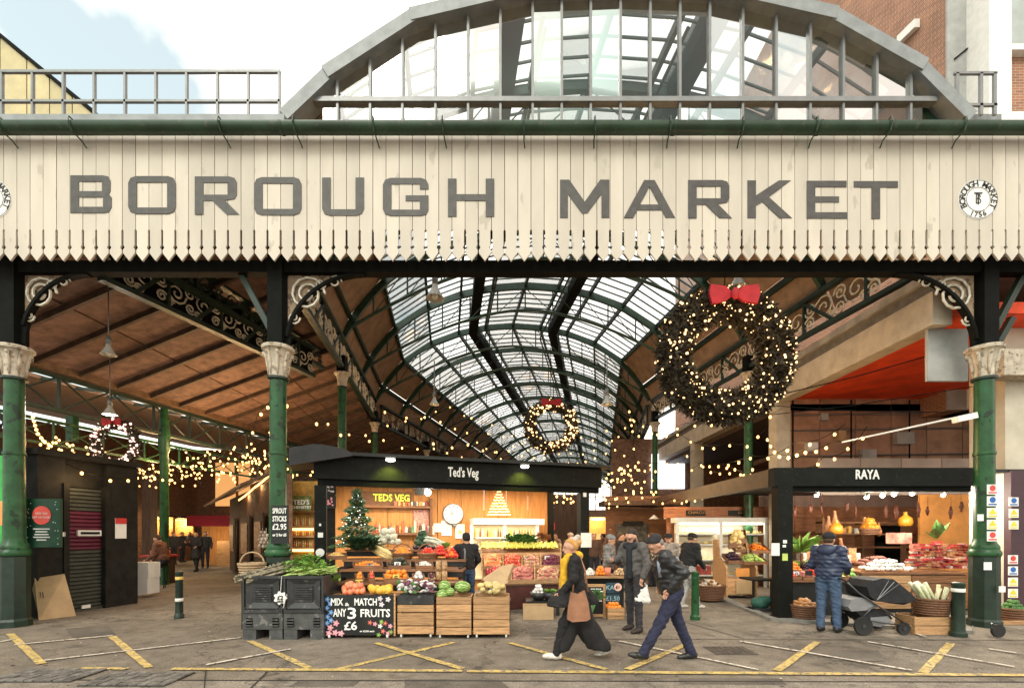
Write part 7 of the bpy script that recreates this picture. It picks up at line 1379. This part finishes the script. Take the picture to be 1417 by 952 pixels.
    if o['skirt']: bld(sdf_mb(o['skirt'][0],vox,.05,lambda X,Y,Zz: .014*np.sin(X*34+Y*42)*np.clip((1-Zz),0,1),lambda X,Y,Zz: .15-.25*(Y+.1)**2-Zz),'skirt',o['skirt'][1])
    # shoes
    for s in (0,1):
        an = Vector(legs[s][1]); pt = legs[s][2]; Mf = Matrix.Rotation(pt,4,'X'); f_ = lambda v: an + Mf @ Vector(v)
        bld(sdf_mb([('c',f_((0,-.04,-.035)),f_((0,.1,-.048)),.046,.04),('c',f_((0,.1,-.05)),f_((0,.17,-.056)),.042,.03),('c',f_((0,-.02,.0)),f_((0,.02,-.03)),.045,.05)],vox*.7 if not far else vox,.025,None,lambda X,Y,Zz: -.09+ (an.z-Zz)),'shoe',o['shoes'])
    # hair or hat
    if o['hat'] is not None: bld(sdf_mb([('e',h_((0,-.014,.06)),(.101,.12,.088),hm)]+([('c',h_((-.05,.1,.05)),h_((.05,.1,.05)),.016,.016),('e',h_((0,.13,.045)),(.06,.05,.01),hm)] if o.get('cap') else []),vox*.7,.02,None,lambda X,Y,Zz: (h_((0,0,.028)).z-Zz) if not lean > .3 else (h_((0,0,.01)).z-Zz)),'hat',o['hat'])
    hp = [('e',h_((0,-.04,.035)),(.086,.08,.098),hm),('e',h_((0,-.02,.09)),(.076,.084,.045),hm)]
    if o['hat'] is not None: hp = [('e',h_((0,-.04,.0)),(.083,.072,.07),hm)]
    if o['long']: hp += [('c',h_((0,-.06,0)),h_((0,-.1,-.2)),.085,.05)]
    if o.get('bun'): hp += [('e',h_((0,-.12,.06)),(.05,.05,.05),hm)]
    bld(sdf_mb(hp,vox*.8,.03,lambda X,Y,Zz: .007*np.sin(X*120+3*np.sin(Zz*40))*np.sin(Y*90+Zz*30)),'hair',o['hair'])
    if o['beard']: bld(sdf_mb([('e',h_((0,.055,-.085)),(.058,.052,.05),hm),('c',h_((-.06,.02,-.05)),h_((.06,.02,-.05)),.03,.03)],vox*.7,.03),'beard',o['hair'])
    if o.get('glasses'):
        gl = MB()
        for s in (-1,1): gl.tube([h_((s*.032+.024*math.cos(a),.104,.012+.019*math.sin(a))) for a in [k*math.pi/5 for k in range(10)]],.0035,4,True); gl.tube([h_((s*.056,.1,.014)),h_((s*.082,.0,.012))],.003,4)
        bld(gl,'glasses',M_EYE)
    return t, sc_, U, h_
def pxloc(px, py): g_ = G(px,py); return (g_.x, g_.y, 0)
def extra(t, mb, nm, m, sc_=1., smooth=True): mb.v = [tuple(Vector(v)*sc_) for v in mb.v]; return mb.build(nm, m, t, smooth, False)
LEFT = R(90); C_BLK = cloth('black_wool',(.012,.011,.012)); C_NAVY = cloth('navy_cloth',(.02,.022,.05)); C_JEAN = cloth('blue_denim',(.05,.085,.15)); C_GREY = cloth('grey_wax_jacket',(.085,.078,.075)); M_PUFF = mat('black_puffer_nylon',(.022,.022,.024),.35,var=.3,nscale=12,bump=.2,bscale=30); M_NPUFF = mat('navy_puffer_nylon',(.022,.032,.07),.4,var=.3,nscale=12,bump=.2,bscale=30)
M_MUST = cloth('mustard_wool',(.62,.34,.02)); M_WSHOE = cloth('white_shoe',(.6,.55,.5),.5)
# woman striding left in black with the mustard scarf (forward = left in the picture)
t, s_, U, h_ = person('woman in a long black coat and mustard scarf striding left with a tan tote', pxloc(798,911), LEFT, 1.55, .1, 0, .05,
    legs=(((-.09,.2,.52),(-.09,.3,.1),.1),((.09,-.12,.5),(.09,-.42,.12),-.35)), arms=(((-.24,.06,1.18),(-.2,.24,1.0)),((.24,-.1,1.17),(.22,.05,.95))),
    fit={'jacket':C_BLK,'hem':.78,'trousers':C_BLK,'flare':.1,'shoes':M_WSHOE,'hair':cloth('ginger_blonde_hair',(.46,.24,.07)),'bun':True,
         'skirt':([('c',(0,0,1.0),(0,-.06,.6),.16,.17),('c',(0,-.06,.6),(.02,-.33,.16),.16,.16),('c',(-.02,.02,.7),(-.06,.2,.18),.12,.11)],C_BLK)})
extra(t, sdf_mb([('c',U((-.09,.06,1.47)),U((.09,.06,1.47)),.062,.062),('c',U((0,-.07,1.48)),U((0,.06,1.46)),.075,.07),('c',U((-.06,.13,1.42)),U((-.08,.2,1.0)),.05,.055),('c',U((.06,.13,1.42)),U((.05,.19,1.05)),.05,.05)],.016,.03,lambda X,Y,Z: .006*np.sin(X*60+Y*30)*np.sin(Z*24)),'scarf',M_MUST,s_)
hd_t = h_((0,-.02,.1)); extra(t, sdf_mb([('e',h_((0,-.05,.09)),(.075,.08,.06)),('e',h_((0,-.12,.13)),(.045,.045,.045))],.014,.02),'bobble_hat',cloth('pale_pink_knit',(.45,.36,.3)),s_)
M_TAN = mat('tan_leather',(.27,.125,.07),.5,var=.25,nscale=5,bump=.08); tote = thing('tote_bag','soft tan leather tote carried by the striding woman','bag',t.location,LEFT)
sh_ = MB().slab([(-.3,y,z) for y,z in ((-.15,.63),(-.1,.6),(.1,.585),(.17,.62),(.16,.8),(.12,1.0),(.02,.97),(-.07,1.02),(-.12,.85))],(.07,0,0)); extra(tote,sh_,'pouch',M_TAN,s_,False); extra(tote,MB().tube([(-.27,-.12,1.0),(-.25,-.08,1.3),(-.19,-.02,1.5),(-.22,.06,1.3),(-.27,.09,1.0)],.012,6),'strap',M_TAN,s_)
# man striding left in the black puffer
t, s_, U, h_ = person('man in a black puffer jacket and beanie striding left, head bowed', pxloc(930,914), LEFT, 1.62, .3, 0, .5,
    legs=(((-.1,.2,.52),(-.1,.42,.13),.22),((.1,-.12,.51),(.1,-.3,.09),-.06)), arms=(((-.28,-.14,1.2),(-.19,.07,1.02)),((.28,-.12,1.2),(.18,.07,1.03))),
    fit={'jacket':M_PUFF,'hem':.82,'trousers':C_NAVY,'shoes':cloth('black_leather',(.02,.02,.02),.35),'hat':cloth('black_knit',(.02,.019,.02)),'puffer':1,'bulk':1.22,'hair':cloth('grey_hair',(.2,.18,.17)),'flare':.18})
extra(t, MB().tube([U((-.13,.13,1.2)),U((-.15,.1,1.4)),U((-.14,-.02,1.5)),U((-.14,-.14,1.38)),U((-.14,-.17,1.15))],.028,7),'backpack_strap',cloth('blue_grey_webbing',(.22,.24,.3)),s_)
# man standing with the white carrier bag
t, s_, U, h_ = person('bearded man in a grey wax jacket standing with a white carrier bag', pxloc(878,873), R(125), 1.68, .06, -.2, .45,
    legs=(((-.12,.04,.5),(-.14,.05,.09),0),((.12,-.02,.5),(.14,-.06,.09),0)), arms=(((-.29,.0,1.16),(-.26,.1,.95)),((.26,.1,1.2),(.14,.36,1.24))),
    fit={'jacket':C_GREY,'hem':.84,'trousers':cloth('charcoal_trousers',(.03,.028,.033)),'beard':True,'hair':cloth('dark_hair',(.035,.025,.02)),'glasses':True,'bulk':1.12,'shoes':cloth('brown_black_shoe',(.03,.02,.018),.5)})
extra(t, sdf_mb([('c',U((-.1,.07,1.46)),U((.1,.07,1.46)),.06,.06),('c',U((0,-.06,1.48)),U((0,.07,1.45)),.07,.07),('c',U((-.03,.14,1.42)),U((-.02,.145,.95)),.055,.06)],.018,.03),'dark_scarf',cloth('dark_scarf',(.016,.017,.022)),s_)
bgm = mat('white_carrier_plastic',(.72,.71,.68),.4,var=.1,nscale=12,bump=.4,bscale=18); bpt = P(889,823,7.45); bg = thing('carrier_bag','white plastic carrier bag hanging from the standing man','bag',bpt)
mb = sdf_mb([('e',(0,0,0),(.11,.06,.12)),('c',(-.08,0,-.08),(.08,0,-.09),.05,.05),('c',(-.05,0,.09),(-.07,0,.16),.03,.012),('c',(.05,0,.09),(.07,0,.16),.03,.012)],.013,.04,lambda X,Y,Z: .006*np.sin(X*70+Z*40)*np.sin(Z*50)); mb.build('bag',bgm,bg,True,False); MB().tube([(-.06,0,.14),(-.02,0,.22),(.02,0,.22),(.06,0,.14)],.012,6).build('handle',bgm,bg,True,False)
# man in navy at the RAYA stall, seen from behind and turned right
t, s_, U, h_ = person('man in a navy padded jacket and jeans standing at the RAYA fruit table', pxloc(1146,874), R(-50), 1.62, .03, 0, .15,
    legs=(((-.11,.02,.5),(-.11,-.04,.09),0),((.11,.03,.5),(.12,.05,.09),0)), arms=(((-.26,.02,1.17),(-.2,.26,1.08)),((.26,.03,1.17),(.2,.3,1.06))),
    fit={'jacket':M_NPUFF,'hem':.84,'trousers':C_JEAN,'hat':cloth('black_cap',(.015,.015,.018)),'cap':True,'puffer':1,'bulk':1.12,'flare':.15})
extra(t, sdf_mb([('e',U((0,-.1,1.47)),(.15,.08,.07)),('e',U((0,-.13,1.42)),(.12,.06,.07))],.017,.03),'hood',M_NPUFF,s_)
# the stall worker
t, s_, U, h_ = person('stall worker in black top and jeans reaching among the fruit', (xz(646,9.0),9.0,0), R(25), 1.62, .06, 0, .1,
    arms=(((-.34,.1,1.3),(-.52,.3,1.34)),((.27,.02,1.17),(.22,.2,1.02))), fit={'jacket':C_BLK,'hem':.86,'trousers':C_JEAN,'hair':cloth('black_hair',(.015,.013,.012))})
extra(t, MB().tube([U((-.09,-.12,1.05)),U((-.08,-.14,1.35)),U((-.07,-.02,1.49)),U((-.06,.11,1.35))],.022,6),'apron_strap',cloth('grey_webbing',(.14,.14,.14)),s_)
# others in and behind
person('woman in black with cap leaning over the mushroom basket', (xz(952,9.9),9.9,0), R(-70), 1.62, .16, 0, .3, legs=(((-.1,.06,.5),(-.1,-.1,.09),0),((.1,.1,.5),(.1,.2,.09),0)), arms=(((-.25,.02,1.16),(-.2,.2,1.0)),((.25,.05,1.16),(.2,.28,1.0))), fit={'jacket':C_BLK,'hem':.8,'trousers':cloth('pale_jeans',(.3,.29,.28)),'hat':C_BLK,'cap':True,'shoes':M_WSHOE,'bulk':1.15})
person('woman with long brown hair in a grey padded jacket by the counter', (xz(842,10.0),10.0,0), R(-120), 1.58, .05, 0, .3, arms=(((-.25,.05,1.16),(-.14,.28,1.12)),((.25,.05,1.16),(.14,.28,1.12))), fit={'jacket':mat('grey_puffer_nylon',(.16,.15,.145),.45,var=.3,nscale=12),'puffer':1,'long':True,'hair':cloth('auburn_hair',(.12,.05,.025)),'hat':cloth('grey_knit',(.2,.19,.19))})
person('figure in a pale coat and dark cap between the two men', (xz(925,11.0),11.0,0), R(160), 1.6, 0, 0, .1, fit={'jacket':cloth('pale_coat',(.3,.25,.22)),'hat':C_BLK,'cap':True,'trousers':cloth('maroon_trousers',(.12,.015,.02)),'hem':.75})
for i, (px, Z, rz, lb, jk, hr, hat) in enumerate(((755,15,170,'far shopper in black left of the woman with the scarf',C_BLK,'brown_hair',None),(770,16.5,120,'far shopper in a beige coat behind the scarf',cloth('beige_coat',(.3,.2,.13)),'brown_hair',None),(789,14.5,200,'far shopper in grey with a pale hat beside the stall post',C_GREY,'brown_hair',cloth('pale_pink_knit',(.45,.36,.3))),(735,19,10,'far shopper with back turned near the red awning',cloth('tan_coat',(.3,.19,.1)),'brown_hair',None),(822,14.2,170,'far shopper in dark brown right of the stall post',cloth('brown_coat',(.08,.045,.03)),'auburn_hair',None),(870,15.2,90,'far shopper in black before the menu board',C_BLK,'brown_hair',None))):
    person(lb, (xz(px,Z),Z,0), R(rz), 1.63, .02, 0, .1, fit={'jacket':jk,'hat':hat,'hem':.8}, far=True, group='far shoppers')
person('woman in black walking towards the street in the left hall', (xz(272,19.5),19.5,0), R(180), 1.68, 0, 0, 0, legs=(((-.09,.1,.5),(-.09,.14,.09),0),((.09,-.04,.5),(.09,-.16,.1),0)), arms=(((-.26,.06,1.17),(-.16,.2,1.1)),((.26,.06,1.17),(.3,.2,1.25))), fit={'jacket':C_BLK,'hem':.6,'long':True,'trousers':C_BLK})
person('figure in a brown jacket sitting on a stool in the left hall', (xz(226,13.6),13.6,-.12), R(100), 1.7, .2, 0, .3, legs=(((-.1,.4,.62),(-.1,.42,.21),0),((.1,.4,.62),(.1,.42,.21),0)), arms=(((-.25,.1,1.15),(-.16,.34,1.05)),((.25,.1,1.15),(.16,.34,1.05))), fit={'jacket':cloth('rust_brown_jacket',(.16,.07,.045)),'hem':.84,'bulk':1.15})
lone('stool', MB().lathe([(.16,.62),(.17,.66)],12,(xz(226,13.6),13.55,0)).tube([(xz(226,13.6)-.12,13.45,0),(xz(226,13.6)-.08,13.5,.62)],.015,5).tube([(xz(226,13.6)+.12,13.45,0),(xz(226,13.6)+.08,13.5,.62)],.015,5).tube([(xz(226,13.6),13.68,0),(xz(226,13.6),13.62,.62)],.015,5), M_BLACKW, 'dark stool under the seated figure in the left hall', 'stool')
for i, (px, Z, rz, lb, jk) in enumerate(((748,13.2,150,'shopper in a brown coat just behind the bananas',cloth('brown_coat',(.08,.045,.03))),(808,17,190,'far shopper in navy straight behind the stall post',C_NAVY),(835,18.5,60,'far shopper in rust red beyond the lantern',cloth('rust_brown_jacket',(.16,.07,.045))),(858,13,250,'shopper in black with back turned behind the bearded man',C_BLK),(902,14,40,'shopper in olive between the bearded man and the beanie',cloth('olive_coat',(.07,.065,.03))),(780,20,10,'very far shopper in tan near the red awning',cloth('tan_coat',(.3,.19,.1))))):
    person(lb, (xz(px,Z),Z,0), R(rz), 1.62, .02, 0, .1, fit={'jacket':jk,'hem':.8}, far=True, group='far shoppers')
for i, (px, Z, lb) in enumerate(((208,22,'far shopper at the left end of the left hall'),(262,28,'very far shopper behind the red awning stall'),(284,21.5,'shopper in dark clothes at the red awning counter'),(298,24,'far shopper by the counter of the red awning stall'),(240,24,'far dark shopper left of the walking woman in the left hall'),(252,26,'far dark shopper just behind the walking woman in the left hall'),(310,25,'far dark shopper right of the walking woman in the left hall'))): person(lb,(xz(px,Z),Z,0),R(170+20*i),1.7,0,0,0,far=True,group='far shoppers')
# ------------------------------------------------------------------ wreaths
def wreath(label, cen, Rr, r, nb, n, bow=True, bs=.02, m=None, needle=.12):
    t = thing('christmas_wreath', label, 'wreath', Vector(cen)-Vector((0,0,Rr+r))); cen = Vector(cen); mb = MB()
    core = MB().tube([cen+Vector((Rr*math.cos(a),0,Rr*math.sin(a))) for a in [k*2*math.pi/40 for k in range(40)]], r*.7, 8, True); M_WR = mat('dark_wreath_needle',(.034,.024,.012),.6,var=.6,nscale=9); core.build('core', M_WR, t, True)
    for k in range(n):
        a = random.uniform(0,2*math.pi); b = random.uniform(0,2*math.pi); e = Vector((math.cos(a),0,math.sin(a))); out = e*math.cos(b)+Vector((0,-1,0))*math.sin(b)
        p = cen+e*Rr+out*r*random.uniform(.55,.95); d = (out*.8+Vector((random.uniform(-1,1),random.uniform(-1,1),random.uniform(-1,1)))*.7).normalized(); s = d.cross(Vector((random.uniform(-1,1),random.uniform(-1,1),random.uniform(-1,1)))).normalized()*needle*.17; l = needle*random.uniform(.5,1.1)
        mb._add([p-s,p+s,p+d*l],[(0,1,2)])
    mb.build('foliage', M_WR, t)['kind'] = 'stuff'
    bme_ = MB().ball((0,0,0),bs,6,5).mesh('bulb', m or M_WARM2, True)
    for k in range(nb):
        a = random.uniform(0,2*math.pi); b = random.gauss(math.pi/2,.75); e = Vector((math.cos(a),0,math.sin(a))); out = e*math.cos(b)+Vector((0,-1,0))*math.sin(b)
        put('bulb', bme_, t, True, Matrix.Translation(cen+e*Rr+out*r*random.uniform(.98,1.12)) @ Matrix.Scale(random.choice([.55,.75,.9,1.1,1.6]),4))
    if bow:
        q = Rr/1.0; M_BOW = mat('red_velvet_bow',(.3,.008,.014),.75,var=.2,nscale=8); bz = cen+Vector((0,-r*1.1,Rr*1.0)); bo = None
        for s in (-1,1):
            pts = [(0,.02),(s*.16,.17),(s*.44,.2),(s*.47,.02),(s*.42,-.16),(s*.16,-.1)]; o = MB().slab([bz+Vector((x*q,-.02-.05*abs(x),z*q)) for x,z in pts],(0,.07*q,0)).build('bow_loop', M_BOW, t)
        MB().ball(bz+Vector((0,-.05,.02*q)),(.08*q,.06*q,.11*q),10,8).build('bow_knot', M_BOW, t, True)
    return t
w1 = wreath('huge fairy lit Christmas wreath with a red bow hanging on the right', P(1003,494,8.1), .9, .3, 300, 14000, bs=.0125)
point(P(1003,494,8.1)+Vector((0,-.7,.3)), 14, (1,.7,.4), .5, w1); point(P(1003,494,8.1)+Vector((0,-.1,0)), 14, (1,.6,.3), .3, w1)
MB().tube([P(1003,408,8.1),P(1003,360,8.1)],.012,5).build('hanger', M_IRON, w1)
w2 = wreath('smaller fairy lit wreath with a red bow deep in the nave', P(762,590,15.0), .7, .2, 140, 3500, bs=.026, needle=.11); MB().tube([P(762,556,15.0),P(762,440,15.0)],.01,5).build('hanger', M_IRON, w2)
w3 = wreath('small wreath with pinkish lights on the left above the kiosk', P(161,614,10.6), .46, .1, 130, 1500, bs=.017, m=glow('pinkish_bulb',(1.,.6,.48),2.), needle=.09)
w4 = wreath('pale lit wreath cut by the left edge of the picture', P(-4,612,8.6), .4, .1, 60, 900, False, .014, glow('cool_bulb',(.7,.8,1.),2.), .08)
# ------------------------------------------------------------------ strings of bulbs
BULB = MB().ball((0,0,-.03),(.028,.028,.036),8,6).mesh('bulb', M_WARM, True); CAPM = MB().lathe([(.014,.0),(.016,.03),(.008,.045)],6).mesh('bulb_cap', M_IRON)
def string(label, pts, n, sag=.15, sc_=1., watts=6., nl=1, group='festoon light strings', jit=.0):
    t = thing('light_string', label, 'string lights', pts[0], 0, group); path = []
    for a, b in zip(pts, pts[1:]):
        a, b = Vector(a), Vector(b)
        for k in range(9): f = k/8; path.append(a.lerp(b,f)-Vector((0,0,4*sag*f*(1-f))))
    MB().tube(path, .006, 4).build('cable', M_IRON, t); L = [0.]
    for a, b in zip(path, path[1:]): L.append(L[-1]+(b-a).length)
    for i in range(n):
        d = L[-1]*(i+.5)/n; j = max(k for k in range(len(L)) if L[k] <= d); j = min(j,len(path)-2); f = (d-L[j])/max(1e-6,L[j+1]-L[j]); p = path[j].lerp(path[j+1],f)
        b = put('bulb', BULB, t, True, Matrix.Translation(p-Vector((random.uniform(-jit,jit),random.uniform(-jit,jit),.03+random.uniform(-jit,jit)))) @ Matrix.Scale(sc_,4))
    for k in range(nl):
        p = path[int((k+.5)/nl*(len(path)-1))]; point(p-Vector((0,0,.12)), watts, (1.,.62,.28), .15, t)
    return t
# around the middle column and under the nave girder
string('festoon string crossing behind the middle column', [P(330,640,12.5),P(358,570,11),P(378,545,9.2),P(405,555,9.6),P(470,598,11.5),P(528,605,13)], 8, .1, 1.1, 14, 2)
string('festoon string along the left girder of the nave', [P(516,560,13),P(600,572,16),P(640,590,18),P(690,625,22)], 9, .2, 1.1, 14, 2)
string('festoon string low along the left of the nave above the stall', [P(585,604,14),P(650,612,17),P(700,620,20),P(760,630,24)], 9, .2, 1.3, 14, 2)
string('festoon string hanging deep in the middle of the nave', [P(640,560,18),P(705,600,22),P(800,600,22),P(850,580,18)], 8, .5, 1.2, 14, 2)
string('festoon string along the right girder of the nave', [P(870,560,15),P(875,590,17),P(880,650,17),P(850,665,19)], 9, .1, 1.2, 10, 1)
for i, (a, b, n) in enumerate((((820,672),(900,640),14),((815,680),(905,652),14),((818,690),(930,668),16),((750,694),(800,684),10),((752,690),(796,676),9),((835,655),(880,640),9))):
    string(['uppermost','second','lowest','leftmost low','leftmost high','shortest'][i]+' string of the bulb cluster over the passage beside the stall', [P(a[0],a[1],14.5),P((a[0]+b[0])/2,(a[1]+b[1])/2-4,14),P(b[0],b[1],13.5)], n, .12, 1.0, 16, 1, jit=.12)
string('long festoon string slung across the RAYA stall roof, upper', [P(872,600,14),P(950,585,12.5),P(1030,570,10.5),P(1082,565,9.4)], 8, .12, 1.0, 30, 2)
string('long festoon string slung across the RAYA stall roof, lower', [P(965,640,13),P(1040,630,10.5),P(1100,612,9.6),P(1170,586,9.2)], 10, .12, 1.0, 40, 2)
string('short festoon string on the right concrete post', [P(1060,600,10),P(1078,628,9.6),P(1110,622,9.6),P(1150,612,9.4)], 9, .06, 1.0, 40, 1)
string('festoon string on the side beam of the RAYA stall', [P(920,690,16),P(960,680,13),P(1010,668,11),P(1062,655,9.2)], 12, .02, .9, 10, 2)
string('festoon string among the columns right of the nave', [P(930,648,15),P(970,640,14),P(1005,650,12.5),P(1050,640,11)], 8, .15, 1.0, 8, 1)
for i, (pts, n, lb) in enumerate((([(440,575,11),(520,600,13),(600,618,15),(700,632,18)],12,'shallow swag of bulbs above the stall beam on its left'),([(520,585,14),(620,560,18),(700,590,22),(740,620,25)],12,'swag of bulbs crossing the nave below the small wreath'),([(700,610,20),(780,625,20),(840,612,18),(880,570,15)],12,'swag of bulbs across the nave right of the small wreath'),([(780,640,17),(850,618,15),(920,640,14),(960,622,13)],12,'swag of bulbs over the passage to the boarded shop'),([(870,575,14),(940,600,12.5),(1010,612,11),(1062,590,10)],11,'swag of bulbs passing below the big wreath'),([(1000,640,11.5),(1080,648,9.8),(1140,632,9.3),(1200,590,9.)],12,'swag of bulbs over the front of the RAYA roof'),([(835,700,14.5),(880,680,14),(930,690,13.5),(1000,672,11.5)],14,'row of bulbs under the eaves of the boarded shop'))): string(lb, [P(*p) for p in pts], n, .18, .95, 12, 1, jit=.04)
for i in range(6):
    x0 = 48+i*24; string('%s drooping string of bulbs between the left column and the hall' % ['first','second','third','fourth','fifth','sixth'][i], [P(x0,590+i*8,10+i*.6),P(x0+14,612+i*7,10.2+i*.6),P(x0+30,606+i*8,10.6+i*.6)], 7, .08, .85, 5, 1, jit=.06)
# left hall canopy of bulbs
random.seed(5)
for i in range(9):
    x0 = 205+i*26; zz = 17-.3*i
    string('string %s of the warm bulb canopy over the left hall passage' % ['first','second','third','fourth','fifth','sixth','seventh','eighth','ninth'][i], [P(x0-6,665+random.uniform(-6,6)-i*3,zz+2),P(x0+6,648+random.uniform(-10,6)-i*3,zz),P(x0+22,672-i*2.2+random.uniform(-6,4),zz-1.5)], 12, .1, 1.0, 32, 1, jit=.16)
for i in range(8):
    x0 = 198+i*27; zz = 15.5-.2*i
    string('%s string of the lower bulb canopy in the left hall' % ['first','second','third','fourth','fifth','sixth','seventh','eighth'][i], [P(x0-8,650+random.uniform(-8,8)-i*2,zz+1.5),P(x0+10,636+random.uniform(-10,8)-i*2.5,zz),P(x0+28,662-i*2.2+random.uniform(-6,4),zz-1)], 11, .12, .95, 30, 1, jit=.18)
string('string of bulbs rising to the skylight in the left hall', [P(378,640,15),P(412,660,14.5),P(408,620,15),P(440,640,14)], 10, .05, 1.0, 8, 1)
string('string of bulbs at the roof edge left of the skylight', [P(372,590,14),P(382,635,14),P(372,655,14.5),P(395,680,15)], 10, .05, 1.0, 8, 1)
string('string of star bulbs above the kiosk beside the left column', [P(45,570,9.6),P(52,595,9.6),P(68,612,9.7),P(62,625,9.6),P(110,628,9.9)], 16, .03, 1.0, 10, 1)
string('string of bulbs along the top of the kiosk', [P(55,622,9.2),P(125,655,9.4),P(170,662,10),P(196,655,11),P(240,662,13)], 9, .03, 1.0, 12, 2)
string('string of bulbs under the dark shop awning behind the column', [P(330,690,17.5),P(352,672,15),P(372,655,13)], 22, .02, 1.0, 14, 2)
# hanging lamps
def pendant(label, px, py, Z, r, lit, watts=0):
    ce = P(px,py,Z); t = thing('pendant_lamp', label, 'lamp', ce, group='pendant lamps'); MB().lathe([(r*.3,r*1.5),(r*.35,r*1.1),(r*.42,r*1.0),(r*.9,r*.1),(r,0),(r*.93,.0),(r*.38,r*.9)],16).build('shade', mat('frosted_lamp_shade',(.45,.44,.4),.25,var=.1), t, True, False); MB().ball((0,0,r*.25),r*.35,10,6).build('bulb', M_COOL if lit else M_WHITE, t, True, False); MB().tube([(0,0,r*1.4),(0,0,r*1.4+1.2)],.02 if r > .15 else .01,5).build('rod', M_ALU, t, True, False); MB().lathe([(r*.32,r*1.5),(r*.32,r*2.6)],12).build('gear_housing', M_ALU, t, True, False)
    if watts: point(ce-Vector((0,0,.1)), watts, (1,.9,.75), .15, t)
pendant('large glass pendant lamp hanging left of the nave crown',602,413,9.5,.19,False); pendant('large glass pendant lamp above the big wreath',1021,398,9.0,.17,False); pendant('dark pendant lamp under the left aisle ceiling',150,491,9.2,.14,False)
pendant('bright lit globe lamp above the small wreath on the left',152,574,11,.15,True,60); pendant('small pendant lamp on the right side of the nave',840,560,15,.2,False); pendant('small pendant lamp on the left side of the nave',601,560,15,.16,False)
# price cards stuck among the produce
random.seed(21)
M_CARDS = [M_PAPER, mat('yellow_card',(.72,.5,.1),.7), M_BLACKB]
def pcard(px, py, Z, lab, k):
    p = P(px,py,Z); t = thing('price_card', lab, 'price card', p-Vector((0,0,.1)), random.uniform(-.3,.3), 'price cards among the produce'); MB().box(-.055,.055,-.002,.002,.07,.15).build('card', M_CARDS[k], t, world=False); MB().tube([(0,.003,-.02),(0,.003,.08)],.003,4).build('stick', M_CRATE, t, world=False); at(text(random.choice(['£1','£2','£3','£1.50']),.055,.002,bold=.002),(0,-.004,.11)).build('price', M_CHALK if k == 2 else M_IRON, t, world=False)
for i, (px, py, Z, w) in enumerate(((464,772,8.8,'yellow physalis'),(497,806,7.3,'grapefruit'),(512,783,8.2,'kumquats'),(550,781,8.2,'avocados'),(548,799,7.6,'oranges'),(582,783,8.3,'mushrooms'),(560,762,8.9,'clementine basket'),(604,766,8.9,'bright tomatoes'),(630,767,8.9,'peppers'),(683,775,10.1,'blush apples'),(707,774,10.2,'red apples'),(731,773,10.3,'shallots'),(757,772,10.4,'beetroots'),(690,797,9.8,'deep red apples'),(722,797,9.9,'sweet potatoes'),(752,797,10.,'potatoes'),(532,818,7.15,'mangoes'),(680,818,7.15,'pears'),(1102,794,9.1,'strawberries'),(1162,797,9.1,'yellow green apples'),(1182,796,9.1,'limes'),(1020,788,11.5,'aubergines'),(1045,788,11.5,'courgettes'),(985,815,11.,'mushroom basket'))): pcard(px,py,Z,'small price card stuck in the '+w,i % 3)
